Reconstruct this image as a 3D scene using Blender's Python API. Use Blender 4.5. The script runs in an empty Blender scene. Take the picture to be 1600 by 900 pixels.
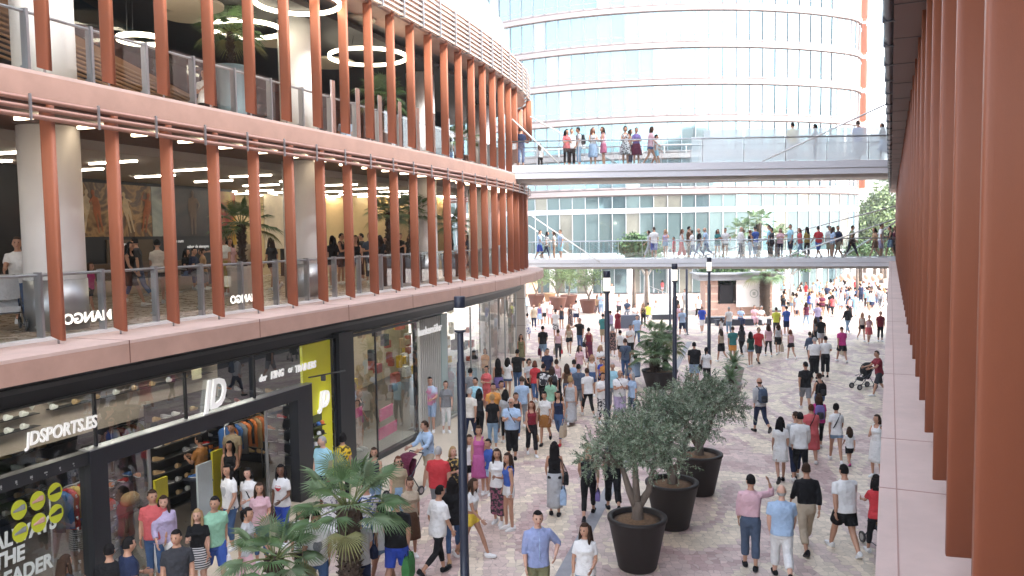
import bpy, bmesh, math, random
from mathutils import Vector, Matrix
R_ = random.Random(7)
sc = bpy.context.scene
COL = sc.collection
PI = math.pi
rad = math.radians
# ------------------------------------------------------------------ camera
EYE = 6.4
FPX = 1244.0
PITCH = math.atan(82 / FPX)
ROLL = -0.0147
_fw = Vector((0, math.cos(PITCH), -math.sin(PITCH)))
_r0 = Vector((1, 0, 0)); _u0 = _r0.cross(_fw)
_c, _s = math.cos(ROLL), math.sin(ROLL)
CR = _r0 * _c + _u0 * _s
CU = -_r0 * _s + _u0 * _c
cam = bpy.data.cameras.new("camera"); cam.sensor_width = 36; cam.lens = FPX / 1600 * 36
cam.clip_end = 3000; cam.clip_start = 0.05
camo = bpy.data.objects.new("camera", cam); COL.objects.link(camo)
m3 = Matrix((CR, CU, -_fw)).transposed()
camo.matrix_world = Matrix.Translation((0, 0, EYE)) @ m3.to_4x4()
sc.camera = camo
def ray(px, py):
    return _fw + CR * ((px - 800) / FPX) + CU * ((450 - py) / FPX)
def at(px, py, z=0.0):            # survey point: where a sight line meets height z
    d = ray(px, py); t = (z - EYE) / d.z
    return Vector((d.x * t, d.y * t, z))
def atd(px, py, y):               # survey point at distance y
    d = ray(px, py); t = y / d.y
    return Vector((d.x * t, y, EYE + d.z * t))
# ------------------------------------------------------------------ materials
MATS = {}
def _nodes(name):
    m = bpy.data.materials.new(name); m.use_nodes = True
    nt = m.node_tree; b = nt.nodes["Principled BSDF"]
    return m, nt, b
def mat(name, col, rough=.6, metal=0.0, var=.12, scale=2.5, bump=0.0, bscale=60, spec=.5, coords='Object', emit=None, es=0, streak=0, bdist=.02):
    if name in MATS: return MATS[name]
    m, nt, b = _nodes(name)
    N, L = nt.nodes, nt.links
    b.inputs['Roughness'].default_value = rough; b.inputs['Metallic'].default_value = metal
    b.inputs['Specular IOR Level'].default_value = spec
    tc = N.new('ShaderNodeTexCoord')
    vec = tc.outputs[coords]
    if streak:
        mp = N.new('ShaderNodeMapping'); mp.inputs['Scale'].default_value = (1, 1, streak); L.new(vec, mp.inputs[0]); vec = mp.outputs[0]
    if var:
        n = N.new('ShaderNodeTexNoise'); n.inputs['Scale'].default_value = scale; n.inputs['Detail'].default_value = 6; n.inputs['Roughness'].default_value = .65
        L.new(vec, n.inputs['Vector'])
        r = N.new('ShaderNodeMapRange'); r.inputs['From Min'].default_value = .25; r.inputs['From Max'].default_value = .75
        L.new(n.outputs['Fac'], r.inputs['Value'])
        mx = N.new('ShaderNodeMix'); mx.data_type = 'RGBA'
        mx.inputs['A'].default_value = (*[max(0, c * (1 - var)) for c in col], 1)
        mx.inputs['B'].default_value = (*[min(1, c * (1 + var)) for c in col], 1)
        L.new(r.outputs[0], mx.inputs['Factor']); L.new(mx.outputs['Result'], b.inputs['Base Color'])
        rr = N.new('ShaderNodeMapRange'); rr.inputs['To Min'].default_value = max(.02, rough - .08); rr.inputs['To Max'].default_value = min(1, rough + .08)
        L.new(n.outputs['Fac'], rr.inputs['Value']); L.new(rr.outputs[0], b.inputs['Roughness'])
    else:
        b.inputs['Base Color'].default_value = (*col, 1)
    if bump:
        n2 = N.new('ShaderNodeTexNoise'); n2.inputs['Scale'].default_value = bscale; n2.inputs['Detail'].default_value = 4
        L.new(vec, n2.inputs['Vector'])
        bp = N.new('ShaderNodeBump'); bp.inputs['Strength'].default_value = bump; bp.inputs['Distance'].default_value = bdist
        L.new(n2.outputs['Fac'], bp.inputs['Height']); L.new(bp.outputs[0], b.inputs['Normal'])
    if emit:
        b.inputs['Emission Color'].default_value = (*emit, 1); b.inputs['Emission Strength'].default_value = es
    MATS[name] = m
    return m
def glassmat(name, tint=(1, 1, 1), k=1.0, rough=0.0, base=.04, frost=None, ffac=0):
    if name in MATS: return MATS[name]
    m = bpy.data.materials.new(name); m.use_nodes = True
    nt = m.node_tree; N, L = nt.nodes, nt.links
    N.remove(N["Principled BSDF"]); out = N["Material Output"]
    tr = N.new('ShaderNodeBsdfTransparent'); tr.inputs[0].default_value = (*tint, 1)
    src = tr.outputs[0]
    if frost:
        df = N.new('ShaderNodeBsdfTranslucent'); df.inputs[0].default_value = (*frost, 1)
        d2 = N.new('ShaderNodeBsdfDiffuse'); d2.inputs[0].default_value = (*frost, 1)
        a = N.new('ShaderNodeMixShader'); a.inputs[0].default_value = .5; L.new(df.outputs[0], a.inputs[1]); L.new(d2.outputs[0], a.inputs[2])
        c = N.new('ShaderNodeMixShader'); c.inputs[0].default_value = ffac; L.new(src, c.inputs[1]); L.new(a.outputs[0], c.inputs[2]); src = c.outputs[0]
    gl = N.new('ShaderNodeBsdfGlossy'); gl.inputs['Roughness'].default_value = rough; gl.inputs[0].default_value = (1, 1, 1, 1)
    fr = N.new('ShaderNodeLayerWeight'); fr.inputs['Blend'].default_value = .32
    mr = N.new('ShaderNodeMapRange'); mr.inputs['To Min'].default_value = base; mr.inputs['To Max'].default_value = min(1, k)
    L.new(fr.outputs['Fresnel'], mr.inputs['Value'])
    mx = N.new('ShaderNodeMixShader'); L.new(mr.outputs[0], mx.inputs[0]); L.new(src, mx.inputs[1]); L.new(gl.outputs[0], mx.inputs[2])
    L.new(mx.outputs[0], out.inputs['Surface'])
    MATS[name] = m
    return m
def emis(name, col, s):
    if name in MATS: return MATS[name]
    m, nt, b = _nodes(name)
    b.inputs['Base Color'].default_value = (*col, 1); b.inputs['Emission Color'].default_value = (*col, 1); b.inputs['Emission Strength'].default_value = s
    MATS[name] = m
    return m
# ------------------------------------------------------------------ mesh builder
class MB:
    def __init__(s): s.v = []; s.f = []; s.m = []; s.sm = []
    def add(s, vs, fs, mi=0, smooth=False):
        o = len(s.v); s.v.extend([tuple(v) for v in vs])
        for f in fs:
            s.f.append([i + o for i in f]); s.m.append(mi); s.sm.append(smooth)
        return s
    def box(s, c, d, rz=0, mi=0, rx=0):
        hx, hy, hz = d[0] / 2, d[1] / 2, d[2] / 2
        M = Matrix.Rotation(rz, 3, 'Z') @ Matrix.Rotation(rx, 3, 'X')
        vs = [Vector(c) + M @ Vector((x, y, z)) for x, y, z in ((-hx, -hy, -hz), (hx, -hy, -hz), (hx, hy, -hz), (-hx, hy, -hz), (-hx, -hy, hz), (hx, -hy, hz), (hx, hy, hz), (-hx, hy, hz))]
        return s.add(vs, [(0, 3, 2, 1), (4, 5, 6, 7), (0, 1, 5, 4), (1, 2, 6, 5), (2, 3, 7, 6), (3, 0, 4, 7)], mi)
    def rings(s, rs, cap=True, mi=0, smooth=True, closed=True):
        n = len(rs[0]); vs = [p for r in rs for p in r]; fs = []
        for i in range(len(rs) - 1):
            for j in range(n if closed else n - 1):
                k = (j + 1) % n
                fs.append((i * n + j, i * n + k, (i + 1) * n + k, (i + 1) * n + j))
        s.add(vs, fs, mi, smooth)
        if cap and closed:
            o = len(s.v) - len(vs)
            s.f.append([o + j for j in range(n)][::-1]); s.m.append(mi); s.sm.append(False)
            s.f.append([o + (len(rs) - 1) * n + j for j in range(n)]); s.m.append(mi); s.sm.append(False)
        return s
    def tube(s, pts, r, n=8, mi=0, smooth=True, cap=True):
        pts = [Vector(p) for p in pts]
        if not isinstance(r, (list, tuple)): r = [r] * len(pts)
        rs = []; up = None
        for i, p in enumerate(pts):
            d = (pts[min(i + 1, len(pts) - 1)] - pts[max(i - 1, 0)]).normalized()
            if up is None:
                up = Vector((0, 0, 1)) if abs(d.z) < .9 else Vector((0, 1, 0))
            x = d.cross(up).normalized(); up = x.cross(d).normalized()
            rs.append([p + (x * math.cos(a) + up * math.sin(a)) * r[i] for a in [2 * PI * k / n for k in range(n)]])
        return s.rings(rs, cap, mi, smooth)
    def lathe(s, c, prof, n=24, mi=0, smooth=True, cap=True):
        c = Vector(c)
        rs = [[c + Vector((r * math.cos(a), r * math.sin(a), z)) for a in [2 * PI * k / n for k in range(n)]] for r, z in prof]
        return s.rings(rs, cap, mi, smooth)
    def ell(s, c, r, n=10, m=7, mi=0, M=None, smooth=True):
        c = Vector(c); rs = []
        for i in range(m + 1):
            t = -PI / 2 + PI * i / m; ct = max(.02, math.cos(t))
            ring = []
            for k in range(n):
                a = 2 * PI * k / n
                v = Vector((r[0] * ct * math.cos(a), r[1] * ct * math.sin(a), r[2] * math.sin(t)))
                ring.append(c + (M @ v if M else v))
            rs.append(ring)
        return s.rings(rs, True, mi, smooth)
    def mesh(s, name, mats):
        me = bpy.data.meshes.new(name); me.from_pydata(s.v, [], s.f)
        for m in (mats if isinstance(mats, (list, tuple)) else [mats]): me.materials.append(m)
        me.polygons.foreach_set('material_index', s.m); me.polygons.foreach_set('use_smooth', s.sm); me.update()
        return me
    def build(s, name, mats, parent=None, **kw):
        return obj(name, s.mesh(name, mats), parent, **kw)
def obj(name, me, parent=None, loc=None, rz=None, label=None, cat=None, group=None, kind=None):
    o = bpy.data.objects.new(name, me); COL.objects.link(o)
    if parent: o.parent = parent
    if loc is not None: o.location = loc
    if rz is not None: o.rotation_euler = (0, 0, rz)
    tag(o, label, cat, group, kind)
    return o
def tag(o, label=None, cat=None, group=None, kind=None):
    if label: o['label'] = label
    if cat: o['category'] = cat
    if group: o['group'] = group
    if kind: o['kind'] = kind
    return o
def empty(name, loc, rz=0, label=None, cat=None, group=None):
    o = obj(name, None, None, loc, rz, label, cat, group); o.empty_display_size = .2
    return o
def copy_tree(o, loc=None, rz=None, parent=None):
    c = o.copy(); COL.objects.link(c)
    if parent: c.parent = parent
    if loc is not None: c.location = loc
    if rz is not None: c.rotation_euler = (0, 0, rz)
    for ch in list(o.children): copy_tree(ch, None, None, c)
    return c
def text_mesh(s, size, M, depth=.02, shear=0.0, xs=1.0, bold=0.0, align='LEFT', flip=False):
    cu = bpy.data.curves.new('lettering', 'FONT'); cu.body = s; cu.size = size; cu.extrude = depth / 2; cu.shear = shear; cu.align_x = align
    cu.offset = bold; cu.resolution_u = 3
    o = bpy.data.objects.new('lettering', cu); COL.objects.link(o)
    dg = bpy.context.evaluated_depsgraph_get()
    me = bpy.data.meshes.new_from_object(o.evaluated_get(dg))
    bpy.data.objects.remove(o); bpy.data.curves.remove(cu)
    sx = -xs if flip else xs
    me.transform(M @ Matrix.Diagonal((sx, 1, 1, 1)))
    return me
def write(name, s, size, M, m, parent=None, **kw):
    tk = {k: kw.pop(k) for k in ('depth', 'shear', 'xs', 'bold', 'align', 'flip') if k in kw}
    me = text_mesh(s, size, M, **tk); me.materials.clear(); me.materials.append(m)
    return obj(name, me, parent, **kw)
# ------------------------------------------------------------------ facade lines
class Line:                       # a plan line with outward (street side) normals
    def __init__(s, pts, flip=1):
        s.p = [Vector(p) for p in pts]; s.flip = flip
        s.L = [0.0]
        for a, b in zip(s.p, s.p[1:]): s.L.append(s.L[-1] + (b - a).length)
        s.s0 = 0.0
    def fr(s, S):
        S = S - s.s0
        S = min(max(S, 0), s.L[-1] - 1e-4)
        lo, hi = 0, len(s.L) - 1
        while hi - lo > 1:
            md = (lo + hi) // 2
            if s.L[md] <= S: lo = md
            else: hi = md
        t = (S - s.L[lo]) / (s.L[hi] - s.L[lo])
        p = s.p[lo].lerp(s.p[hi], t)
        def tg(i):
            a = s.p[max(i - 1, 0)]; b = s.p[min(i + 1, len(s.p) - 1)]
            return (b - a).normalized()
        d = tg(lo).lerp(tg(hi), t).normalized()
        return p, d, Vector((d.y, -d.x)) * s.flip
    lim = None
    def pt(s, S, o, z):
        if s.lim and o < -4: o = max(o, s.lim(S))
        p, d, n = s.fr(S); q = p + n * o
        return Vector((q.x, q.y, z))
    def mat(s, S, o, z):          # x along the line, y up, z outward
        p, d, n = s.fr(S); q = p + n * o
        X = Vector((d.x, d.y, 0)) * s.flip; Y = Vector((0, 0, 1)); Z = Vector((n.x, n.y, 0))
        M = Matrix((X, Y, Z)).transposed().to_4x4(); M.translation = (q.x, q.y, z)
        return M
    def ang(s, S):
        p, d, n = s.fr(S); return math.atan2(d.y, d.x)
    def strip(s, mb, a, b, o0, o1, z0, z1, step=.6, mi=0, zo=None):
        n = max(1, int(math.ceil((b - a) / step))); rs = []
        for i in range(n + 1):
            S = a + (b - a) * i / n
            rs.append([s.pt(S, o0, z0), s.pt(S, o1, z0), s.pt(S, o1, z1), s.pt(S, o0, z1)])
        return mb.rings(rs, True, mi, False)
    def pipe(s, mb, a, b, o, z, r, n=8, step=.5, mi=0):
        k = max(1, int(math.ceil((b - a) / step)))
        return mb.tube([s.pt(a + (b - a) * i / k, o, z) for i in range(k + 1)], r, n, mi)
def poly(c, x):
    r = 0
    for k in c: r = r * x + k
    return r
_cx = [-3.4752056298665716e-06, -6.905704219284477e-06, 0.001201811307704656, 0.3364838384446843, -7.401474693146532]
_cy = [-6.731465103767285e-06, 0.000284890911465393, -0.00358871505073278, 0.9450253087633679, 12.89848133527647]
_pts = []
_d0 = Vector((poly(_cx, .1) - poly(_cx, 0), poly(_cy, .1) - poly(_cy, 0))).normalized()
for i in range(28, 0, -1):
    p0 = Vector((_cx[-1], _cy[-1])); _pts.append(p0 - _d0 * (i * .5))
for i in range(0, 113): _pts.append(Vector((poly(_cx, i * .25), poly(_cy, i * .25))))
_e = _pts[-1]; _dd = (_pts[-1] - _pts[-2]).normalized(); _h = math.atan2(_dd.y, _dd.x); _Rr = 6.0
_cc = _e + Vector((-_dd.y, _dd.x)) * _Rr
for i in range(1, 37):
    a = _h - PI / 2 + rad(i * 4.2)
    _pts.append(_cc + Vector((math.cos(a), math.sin(a))) * _Rr)
_dd = (_pts[-1] - _pts[-2]).normalized()
for i in range(1, 12): _pts.append(_pts[-1] + _dd * 2)
LF = Line(_pts); LF.s0 = -14.0
LF.lim = lambda S: -21.5 if S < 16 else max(-21.5, min(-4.0, -21.5 + (S - 16) * 1.5)) if S < 28 else -4.0
_rd = Vector((.4292, .9032))
RF = Line([Vector((2.05, 3.71)) + _rd * t for t in (-9, 0, 20, 40, 60)], flip=-1); RF.s0 = -9.0
# ------------------------------------------------------------------ palette
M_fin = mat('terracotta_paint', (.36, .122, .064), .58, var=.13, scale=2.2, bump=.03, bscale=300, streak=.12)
M_fas = mat('terracotta_fascia', (.44, .275, .22), .55, var=.13, scale=1.6, bump=.03, bscale=200)
M_ledge = mat('pale_terracotta_coping', (.57, .425, .38), .6, var=.13, scale=2.2, bump=.05, bscale=120)
M_pipe = mat('rose_metal_pipe', (.42, .235, .185), .35, metal=.35, var=.05)
M_stain = mat('brushed_steel', (.42, .43, .45), .42, metal=.9, var=.02, scale=2)
M_dark = mat('black_painted_metal', (.02, .021, .025), .38, var=.15)
M_anth = mat('anthracite_metal', (.03, .035, .05), .4, var=.15)
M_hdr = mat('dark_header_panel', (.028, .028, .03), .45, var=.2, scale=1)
M_white = mat('white_paint', (.72, .72, .71), .5, var=.04, scale=1)
M_col = mat('white_column_paint', (.82, .82, .82), .45, var=.05, scale=.7)
M_slab = mat('concrete_slab', (.32, .30, .29), .8, var=.12)
M_floor = mat('pale_terrazzo', (.34, .27, .19), .28, var=.12, scale=6)
M_ceilw = mat('ceiling_plaster', (.40, .37, .33), .8, var=.04)
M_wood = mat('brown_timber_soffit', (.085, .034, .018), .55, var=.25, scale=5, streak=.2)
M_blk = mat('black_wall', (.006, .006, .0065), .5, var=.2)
M_cream = mat('cream_wall', (.62, .50, .30), .7, var=.08)
M_beige = mat('beige_panel', (.46, .42, .38), .6, var=.06, scale=.6)
M_teal = mat('pale_teal_pilaster', (.36, .47, .46), .4, var=.06)
M_yel = mat('lime_yellow_panel', (.80, .80, .03), .45, var=.04)
M_sign = mat('white_letter_face', (.85, .85, .85), .4, var=0, emit=(1, 1, 1), es=.06)
M_lampw = emis('warm_lamp', (1, .80, .55), 1.8)
M_lampc = emis('white_lamp', (1, .90, .74), 4.0)
M_lamps = emis('shop_lamp_glow', (1, .92, .80), 11.0)
M_ring = emis('ring_lamp', (1, .90, .68), 1.3)
G_rail = glassmat('clear_railing_glass', (.96, .98, .98), .14, 0, .008)
G_shop = glassmat('shop_glass', (.90, .93, .92), .20, 0, .012)
G_frost = glassmat('frosted_screen', (.95, .99, 1), .5, .1, .05, (.92, .96, .97), .5)
G_hazy = glassmat('white_glass_fin', (.95, .98, 1), .8, .02, .15, (.9, .92, .93), .6)
M_twg, _nt, _b = _nodes('tower_coated_glass')
_b.inputs['Base Color'].default_value = (.235, .36, .395, 1); _b.inputs['Metallic'].default_value = .75; _b.inputs['Roughness'].default_value = .06
_n = _nt.nodes.new('ShaderNodeTexNoise'); _n.inputs['Scale'].default_value = .35; _bp = _nt.nodes.new('ShaderNodeBump'); _bp.inputs['Strength'].default_value = .04; _bp.inputs['Distance'].default_value = .1
_t = _nt.nodes.new('ShaderNodeTexCoord'); _nt.links.new(_t.outputs['Object'], _n.inputs['Vector']); _nt.links.new(_n.outputs['Fac'], _bp.inputs['Height']); _nt.links.new(_bp.outputs[0], _b.inputs['Normal'])
M_twp = mat('tower_pink_band', (.34, .29, .285), .6, var=.06, scale=.3)
M_twm = mat('tower_mullion', (.25, .28, .30), .45, metal=.2, var=.05)
# ------------------------------------------------------------------ ground
def paving():
    m, nt, b = _nodes('wavy_colour_paving'); N, L = nt.nodes, nt.links
    tc = N.new('ShaderNodeTexCoord')
    vo = N.new('ShaderNodeTexVoronoi'); vo.inputs['Scale'].default_value = 6.5; vo.inputs['Randomness'].default_value = .55
    L.new(tc.outputs['Object'], vo.inputs['Vector'])
    ed = N.new('ShaderNodeTexVoronoi'); ed.feature = 'DISTANCE_TO_EDGE'; ed.inputs['Scale'].default_value = 6.5; ed.inputs['Randomness'].default_value = .55
    L.new(tc.outputs['Object'], ed.inputs['Vector'])
    # flowing bands: distorted wave read at each paver's own centre, so the zones have stepped paver edges
    mp = N.new('ShaderNodeMapping'); mp.inputs['Rotation'].default_value = (0, 0, rad(-24)); mp.inputs['Scale'].default_value = (.85, .34, 1)
    L.new(vo.outputs['Position'], mp.inputs[0])
    nz = N.new('ShaderNodeTexNoise'); nz.inputs['Scale'].default_value = .42; nz.inputs['Detail'].default_value = 1.6; nz.inputs['Distortion'].default_value = 1.2
    L.new(mp.outputs[0], nz.inputs['Vector'])
    cr = N.new('ShaderNodeValToRGB'); cr.color_ramp.interpolation = 'CONSTANT'
    e = cr.color_ramp.elements
    cols = [(0, (.65, .55, .43)), (.37, (.58, .46, .41)), (.43, (.69, .59, .47)), (.485, (.54, .41, .375)), (.53, (.46, .32, .30)), (.555, (.57, .44, .405)), (.59, (.69, .59, .46)), (.69, (.57, .45, .395))]
    e[0].position = 0; e[0].color = (*cols[0][1], 1); e[1].position = cols[1][0]; e[1].color = (*cols[1][1], 1)
    for p, c in cols[2:]:
        k = e.new(p); k.color = (*c, 1)
    L.new(nz.outputs['Fac'], cr.inputs[0])
    hs = N.new('ShaderNodeHueSaturation')
    wn = N.new('ShaderNodeTexWhiteNoise'); L.new(vo.outputs['Position'], wn.inputs[0])
    mr = N.new('ShaderNodeMapRange'); mr.inputs['To Min'].default_value = .84; mr.inputs['To Max'].default_value = 1.14; L.new(wn.outputs['Value'], mr.inputs['Value'])
    L.new(mr.outputs[0], hs.inputs['Value']); L.new(cr.outputs[0], hs.inputs['Color'])
    # worn stains
    st = N.new('ShaderNodeTexNoise'); st.inputs['Scale'].default_value = .9; st.inputs['Detail'].default_value = 7; st.inputs['Roughness'].default_value = .7
    L.new(tc.outputs['Object'], st.inputs['Vector'])
    sr = N.new('ShaderNodeMapRange'); sr.inputs['From Min'].default_value = .35; sr.inputs['From Max'].default_value = .7; sr.inputs['To Min'].default_value = .86; sr.inputs['To Max'].default_value = 1.08
    L.new(st.outputs['Fac'], sr.inputs['Value'])
    jr = N.new('ShaderNodeMapRange'); jr.inputs['From Max'].default_value = .045; jr.inputs['To Min'].default_value = .58; L.new(ed.outputs['Distance'], jr.inputs['Value'])
    ml = N.new('ShaderNodeMath'); ml.operation = 'MULTIPLY'; L.new(sr.outputs[0], ml.inputs[0]); L.new(jr.outputs[0], ml.inputs[1])
    mx = N.new('ShaderNodeMix'); mx.data_type = 'RGBA'; mx.blend_type = 'MULTIPLY'; mx.inputs['Factor'].default_value = 1
    L.new(hs.outputs[0], mx.inputs['A']); L.new(ml.outputs[0], mx.inputs['B'])
    L.new(mx.outputs['Result'], b.inputs['Base Color'])
    b.inputs['Roughness'].default_value = .55
    bp = N.new('ShaderNodeBump'); bp.inputs['Strength'].default_value = .35; bp.inputs['Distance'].default_value = .01
    L.new(jr.outputs[0], bp.inputs['Height']); L.new(bp.outputs[0], b.inputs['Normal'])
    return m
def sheet(name, pts, z, m, kind='structure'):
    mb = MB(); mb.add([(p[0], p[1], z) for p in pts], [tuple(range(len(pts)))])
    return mb.build(name, m, kind=kind)
sheet('ground', [(-900, -300), (900, -300), (900, 1500), (-900, 1500)], -.012, mat('far_ground', (.34, .30, .25), .9, var=.2, scale=.02))
sheet('plaza_paving', [(-40, -20), (110, -20), (110, 150), (-70, 150)], 0, paving())
_o = []
for k in range(0, 60): _o.append(LF.pt(-12 + k * .7, 2.5 + .15 * math.sin(k * .5), 0))
_i = [LF.pt(-12 + k * .7, -.3, 0) for k in range(59, -1, -1)]
mbp = MB(); _oo = _o; _ii = _i[::-1]
mbp.add([(p.x, p.y, .004) for p in _oo] + [(p.x, p.y, .004) for p in _ii], [(k, k + 1, 60 + k + 1, 60 + k) for k in range(59)])
mbp.build('pavement', mat('pale_flagstones', (.52, .45, .36), .6, var=.12, scale=1.1, bump=.1, bscale=30), kind='structure')
_a = at(868, 920); _b2 = at(925, 815); _dv = (_b2 - _a).normalized(); _nv = Vector((-_dv.y, _dv.x, 0)) * .14
_q = [_a - _dv * 8 - _nv, _a - _dv * 8 + _nv, _a + _dv * 34 + _nv, _a + _dv * 34 - _nv]
sheet('drain_channel', [(q.x, q.y) for q in _q][::-1], .006, mat('grey_drain_stone', (.27, .27, .29), .6, var=.2, scale=4))
# ------------------------------------------------------------------ curved mall building on the left
mall = empty('mall_building', LF.pt(6, -6, 0), 0, 'curved terracotta shopping building with rows of vertical fins and open galleries', 'building')
mall.location = (0, 0, 0)
A, B = -11, 44.0
def lstrip(name, m, *segs, line=LF, parent=None, step=.6):
    mb = MB()
    for g in segs: line.strip(mb, *g, step=step)
    return mb.build(name, m, parent or mall)
# level 1 and 2 slabs, ledges and fascias
lstrip('floor_slab', M_slab, (A, B, -21, .80, 4.44, 4.70))
lstrip('gallery_floor', M_floor, (A, B, -21, -.75, 4.702, 4.75))
lstrip('coping', M_ledge, (A, B, -.75, .86, 4.702, 4.752))
lstrip('fascia', M_fas, (A, B, .802, .862, 4.37, 4.70))
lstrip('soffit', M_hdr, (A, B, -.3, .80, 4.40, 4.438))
lstrip('floor_slab', M_slab, (A, B, -21, .06, 8.70, 9.02))
lstrip('gallery_floor', M_floor, (A, B, -21, -.75, 9.022, 9.07))
lstrip('coping', M_ledge, (A, B, -.75, .12, 9.022, 9.075))
lstrip('fascia', M_fas, (A, B, .062, .125, 8.64, 9.02))
lstrip('fascia', M_fas, (A, B, -.9, .05, 12.86, 13.0), (A, B, -.06, .05, 13.0, 14.1))
lstrip('floor_slab', M_slab, (A, B, -21, -.902, 12.9, 13.25))
# seams in the ledge every few metres
mb = MB()
for k in range(-3, 11):
    S = k * 3.4 + .6
    LF.strip(mb, S, S + .018, -.7, .865, 4.751, 4.754, step=1); LF.strip(mb, S, S + .018, .8, .8645, 4.372, 4.75, step=1)
mb.build('panel_joint', mat('dark_joint_gap', (.16, .07, .055), .8, var=0), mall)
# soffits and ceilings
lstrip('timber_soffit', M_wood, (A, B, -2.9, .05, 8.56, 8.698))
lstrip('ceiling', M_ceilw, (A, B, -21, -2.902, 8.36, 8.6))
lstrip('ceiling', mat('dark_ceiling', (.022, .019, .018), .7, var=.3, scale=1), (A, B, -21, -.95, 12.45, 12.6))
# rows of pipes under the level two edge with steel brackets
mb = MB(); mbr = MB()
for z in (8.60, 8.47, 8.34): LF.pipe(mb, A, 41, .22, z, .042)
for k in range(-8, 33):
    S = k * 1.27 + .75
    p = LF.pt(S, .285, 8.47); mbr.box(p, (.035, .03, .40), LF.ang(S))
mb.build('sunshade_pipes', M_pipe, mall); mbr.build('pipe_bracket', M_stain, mall)
# sunshade louvre of level three
mb = MB(); mbr = MB()
for k in range(8): LF.strip(mb, A, 42, .22, .30, 12.86 + k * .155, 12.86 + k * .155 + .065, step=.5)
for k in range(-8, 33):
    S = k * 1.27 + .3
    mbr.box(LF.pt(S, .26, 13.43), (.05, .17, 1.22), LF.ang(S))
mb.build('louvre_screen', mat('pale_louvre_metal', (.55, .43, .37), .4, metal=.3, var=.04), mall); mbr.build('louvre_bracket', M_stain, mall)
lstrip('parapet', M_white, (A, B, -1.1, -.75, 13.26, 15.2))
mb = MB()
for k in range(0, 24): LF.strip(mb, k * 1.7 - 2, k * 1.7 - .35, -.92, -.90, 15.2, 16.4, step=.6)
mb.build('parapet_glass', G_frost, mall)
# fins
def fin_mesh(h, w=.27, t=.10, drop=.08, PW=.5):
    mb = MB(); n = 20; bot = []; top = []
    for k in range(n):
        a = 2 * PI * k / n; c, s_ = math.cos(a), math.sin(a)
        x = t / 2 * (abs(s_) ** PW) * (1 if s_ >= 0 else -1); y = w / 2 * (abs(c) ** PW) * (1 if c >= 0 else -1)
        bot.append(Vector((x, y, -drop * (-y / w + .5) * 1.0))); top.append(Vector((x, y, h)))
    mb.rings([bot, top], True, 0, True)
    mb.tube([(0, 0, -.14), (0, 0, .1)], .018, 6, 1)
    return mb.mesh('fin', [M_fin, M_stain])
FM1 = fin_mesh(3.72); FM2 = fin_mesh(3.74)
def put_fin(me, line, S, o, z, parent):
    p, d, n = line.fr(S); q = p + n * o
    f = obj('fin', me, parent, (q.x, q.y, z)); f.rotation_euler = (0, 0, math.atan2(-n.x, n.y) + PI)
    return f
for k in range(-4, 24): put_fin(FM1, LF, k * 1.27, 0, 4.88, mall)
for k in range(24, 31): put_fin(FM1, LF, k * 1.27, 0, 4.88, mall)
for k in range(-4, 20): put_fin(FM2, LF, k * 1.27 + .02, -.02, 9.20, mall)
FM3 = fin_mesh(1.75)
for k in range(24, 31): put_fin(FM3, LF, k * .9 + 5.6, .26, 11.1, mall)
# columns
def column(o, S, z0, z1, base, r=.53):
    p = LF.pt(S, o, 0)
    mb = MB(); mb.lathe((p.x, p.y, 0), [(r, z0), (r, z1)], 28)
    c = mb.build('column', M_col, mall)
    if base:
        mb = MB(); mb.lathe((p.x, p.y, 0), [(r + .015, z0), (r + .015, z0 + base)], 28); mb.build('steel_skirt', M_stain, c)
for k in range(4):
    column(-2.0, 1.7 + 8 * k, 4.75, 8.56, .95); column(-2.0, 1.7 + 8 * k, 9.07, 12.45, 0)
_p = at(765, 561); mb = MB(); mb.lathe((_p.x, _p.y, 0), [(.42, .004), (.42, .45), (.46, .46), (.46, 3.2), (.48, 3.21), (.48, 4.4)], 28); mb.build('column', M_col, mall)
# header band over the shops and shop storey behind
lstrip('header_band', M_hdr, (A, 27.5, -.36, -.26, 3.78, 4.40)); lstrip('header_band', mat('grey_steel_header', (.10, .10, .10), .35, metal=.5, var=.1), (A, 27.5, -.255, -.235, 4.02, 4.1), (A, 27.5, -.256, -.22, 3.78, 3.81))
_w0 = at(777, 552); _w1 = at(822, 553)
mb = MB(); _wd = (_w1 - _w0); _wl = _wd.length; _wa = math.atan2(_wd.y, _wd.x)
_mid = (_w0 + _w1) / 2 + Vector((-math.sin(_wa), math.cos(_wa), 0)) * .2
_ctr = _w0.lerp(_w1, .2); _ln = _wl * 1.6
mb.box((_ctr.x, _ctr.y + .2, 2.2), (_ln, .35, 4.4), _wa)
ew = mb.build('end_wall', M_beige, mall)
mb = MB()
for z in (1.55, 3.0): mb.box((_ctr.x, _ctr.y + .02, z), (_ln, .012, .03), _wa)
mb.box((_ctr.x + .55, _ctr.y + .02, 2.2), (.03, .012, 4.3), _wa)
mb.build('panel_joint', mat('grey_gap', (.25, .23, .21), .8, var=0), ew)
mb = MB(); mb.box((_ctr.x - .15, _ctr.y - .0, 3.45), (.35, .03, .3), _wa); mb.build('notice_plate', mat('plate_grey', (.3, .3, .28), .5), ew)
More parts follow.
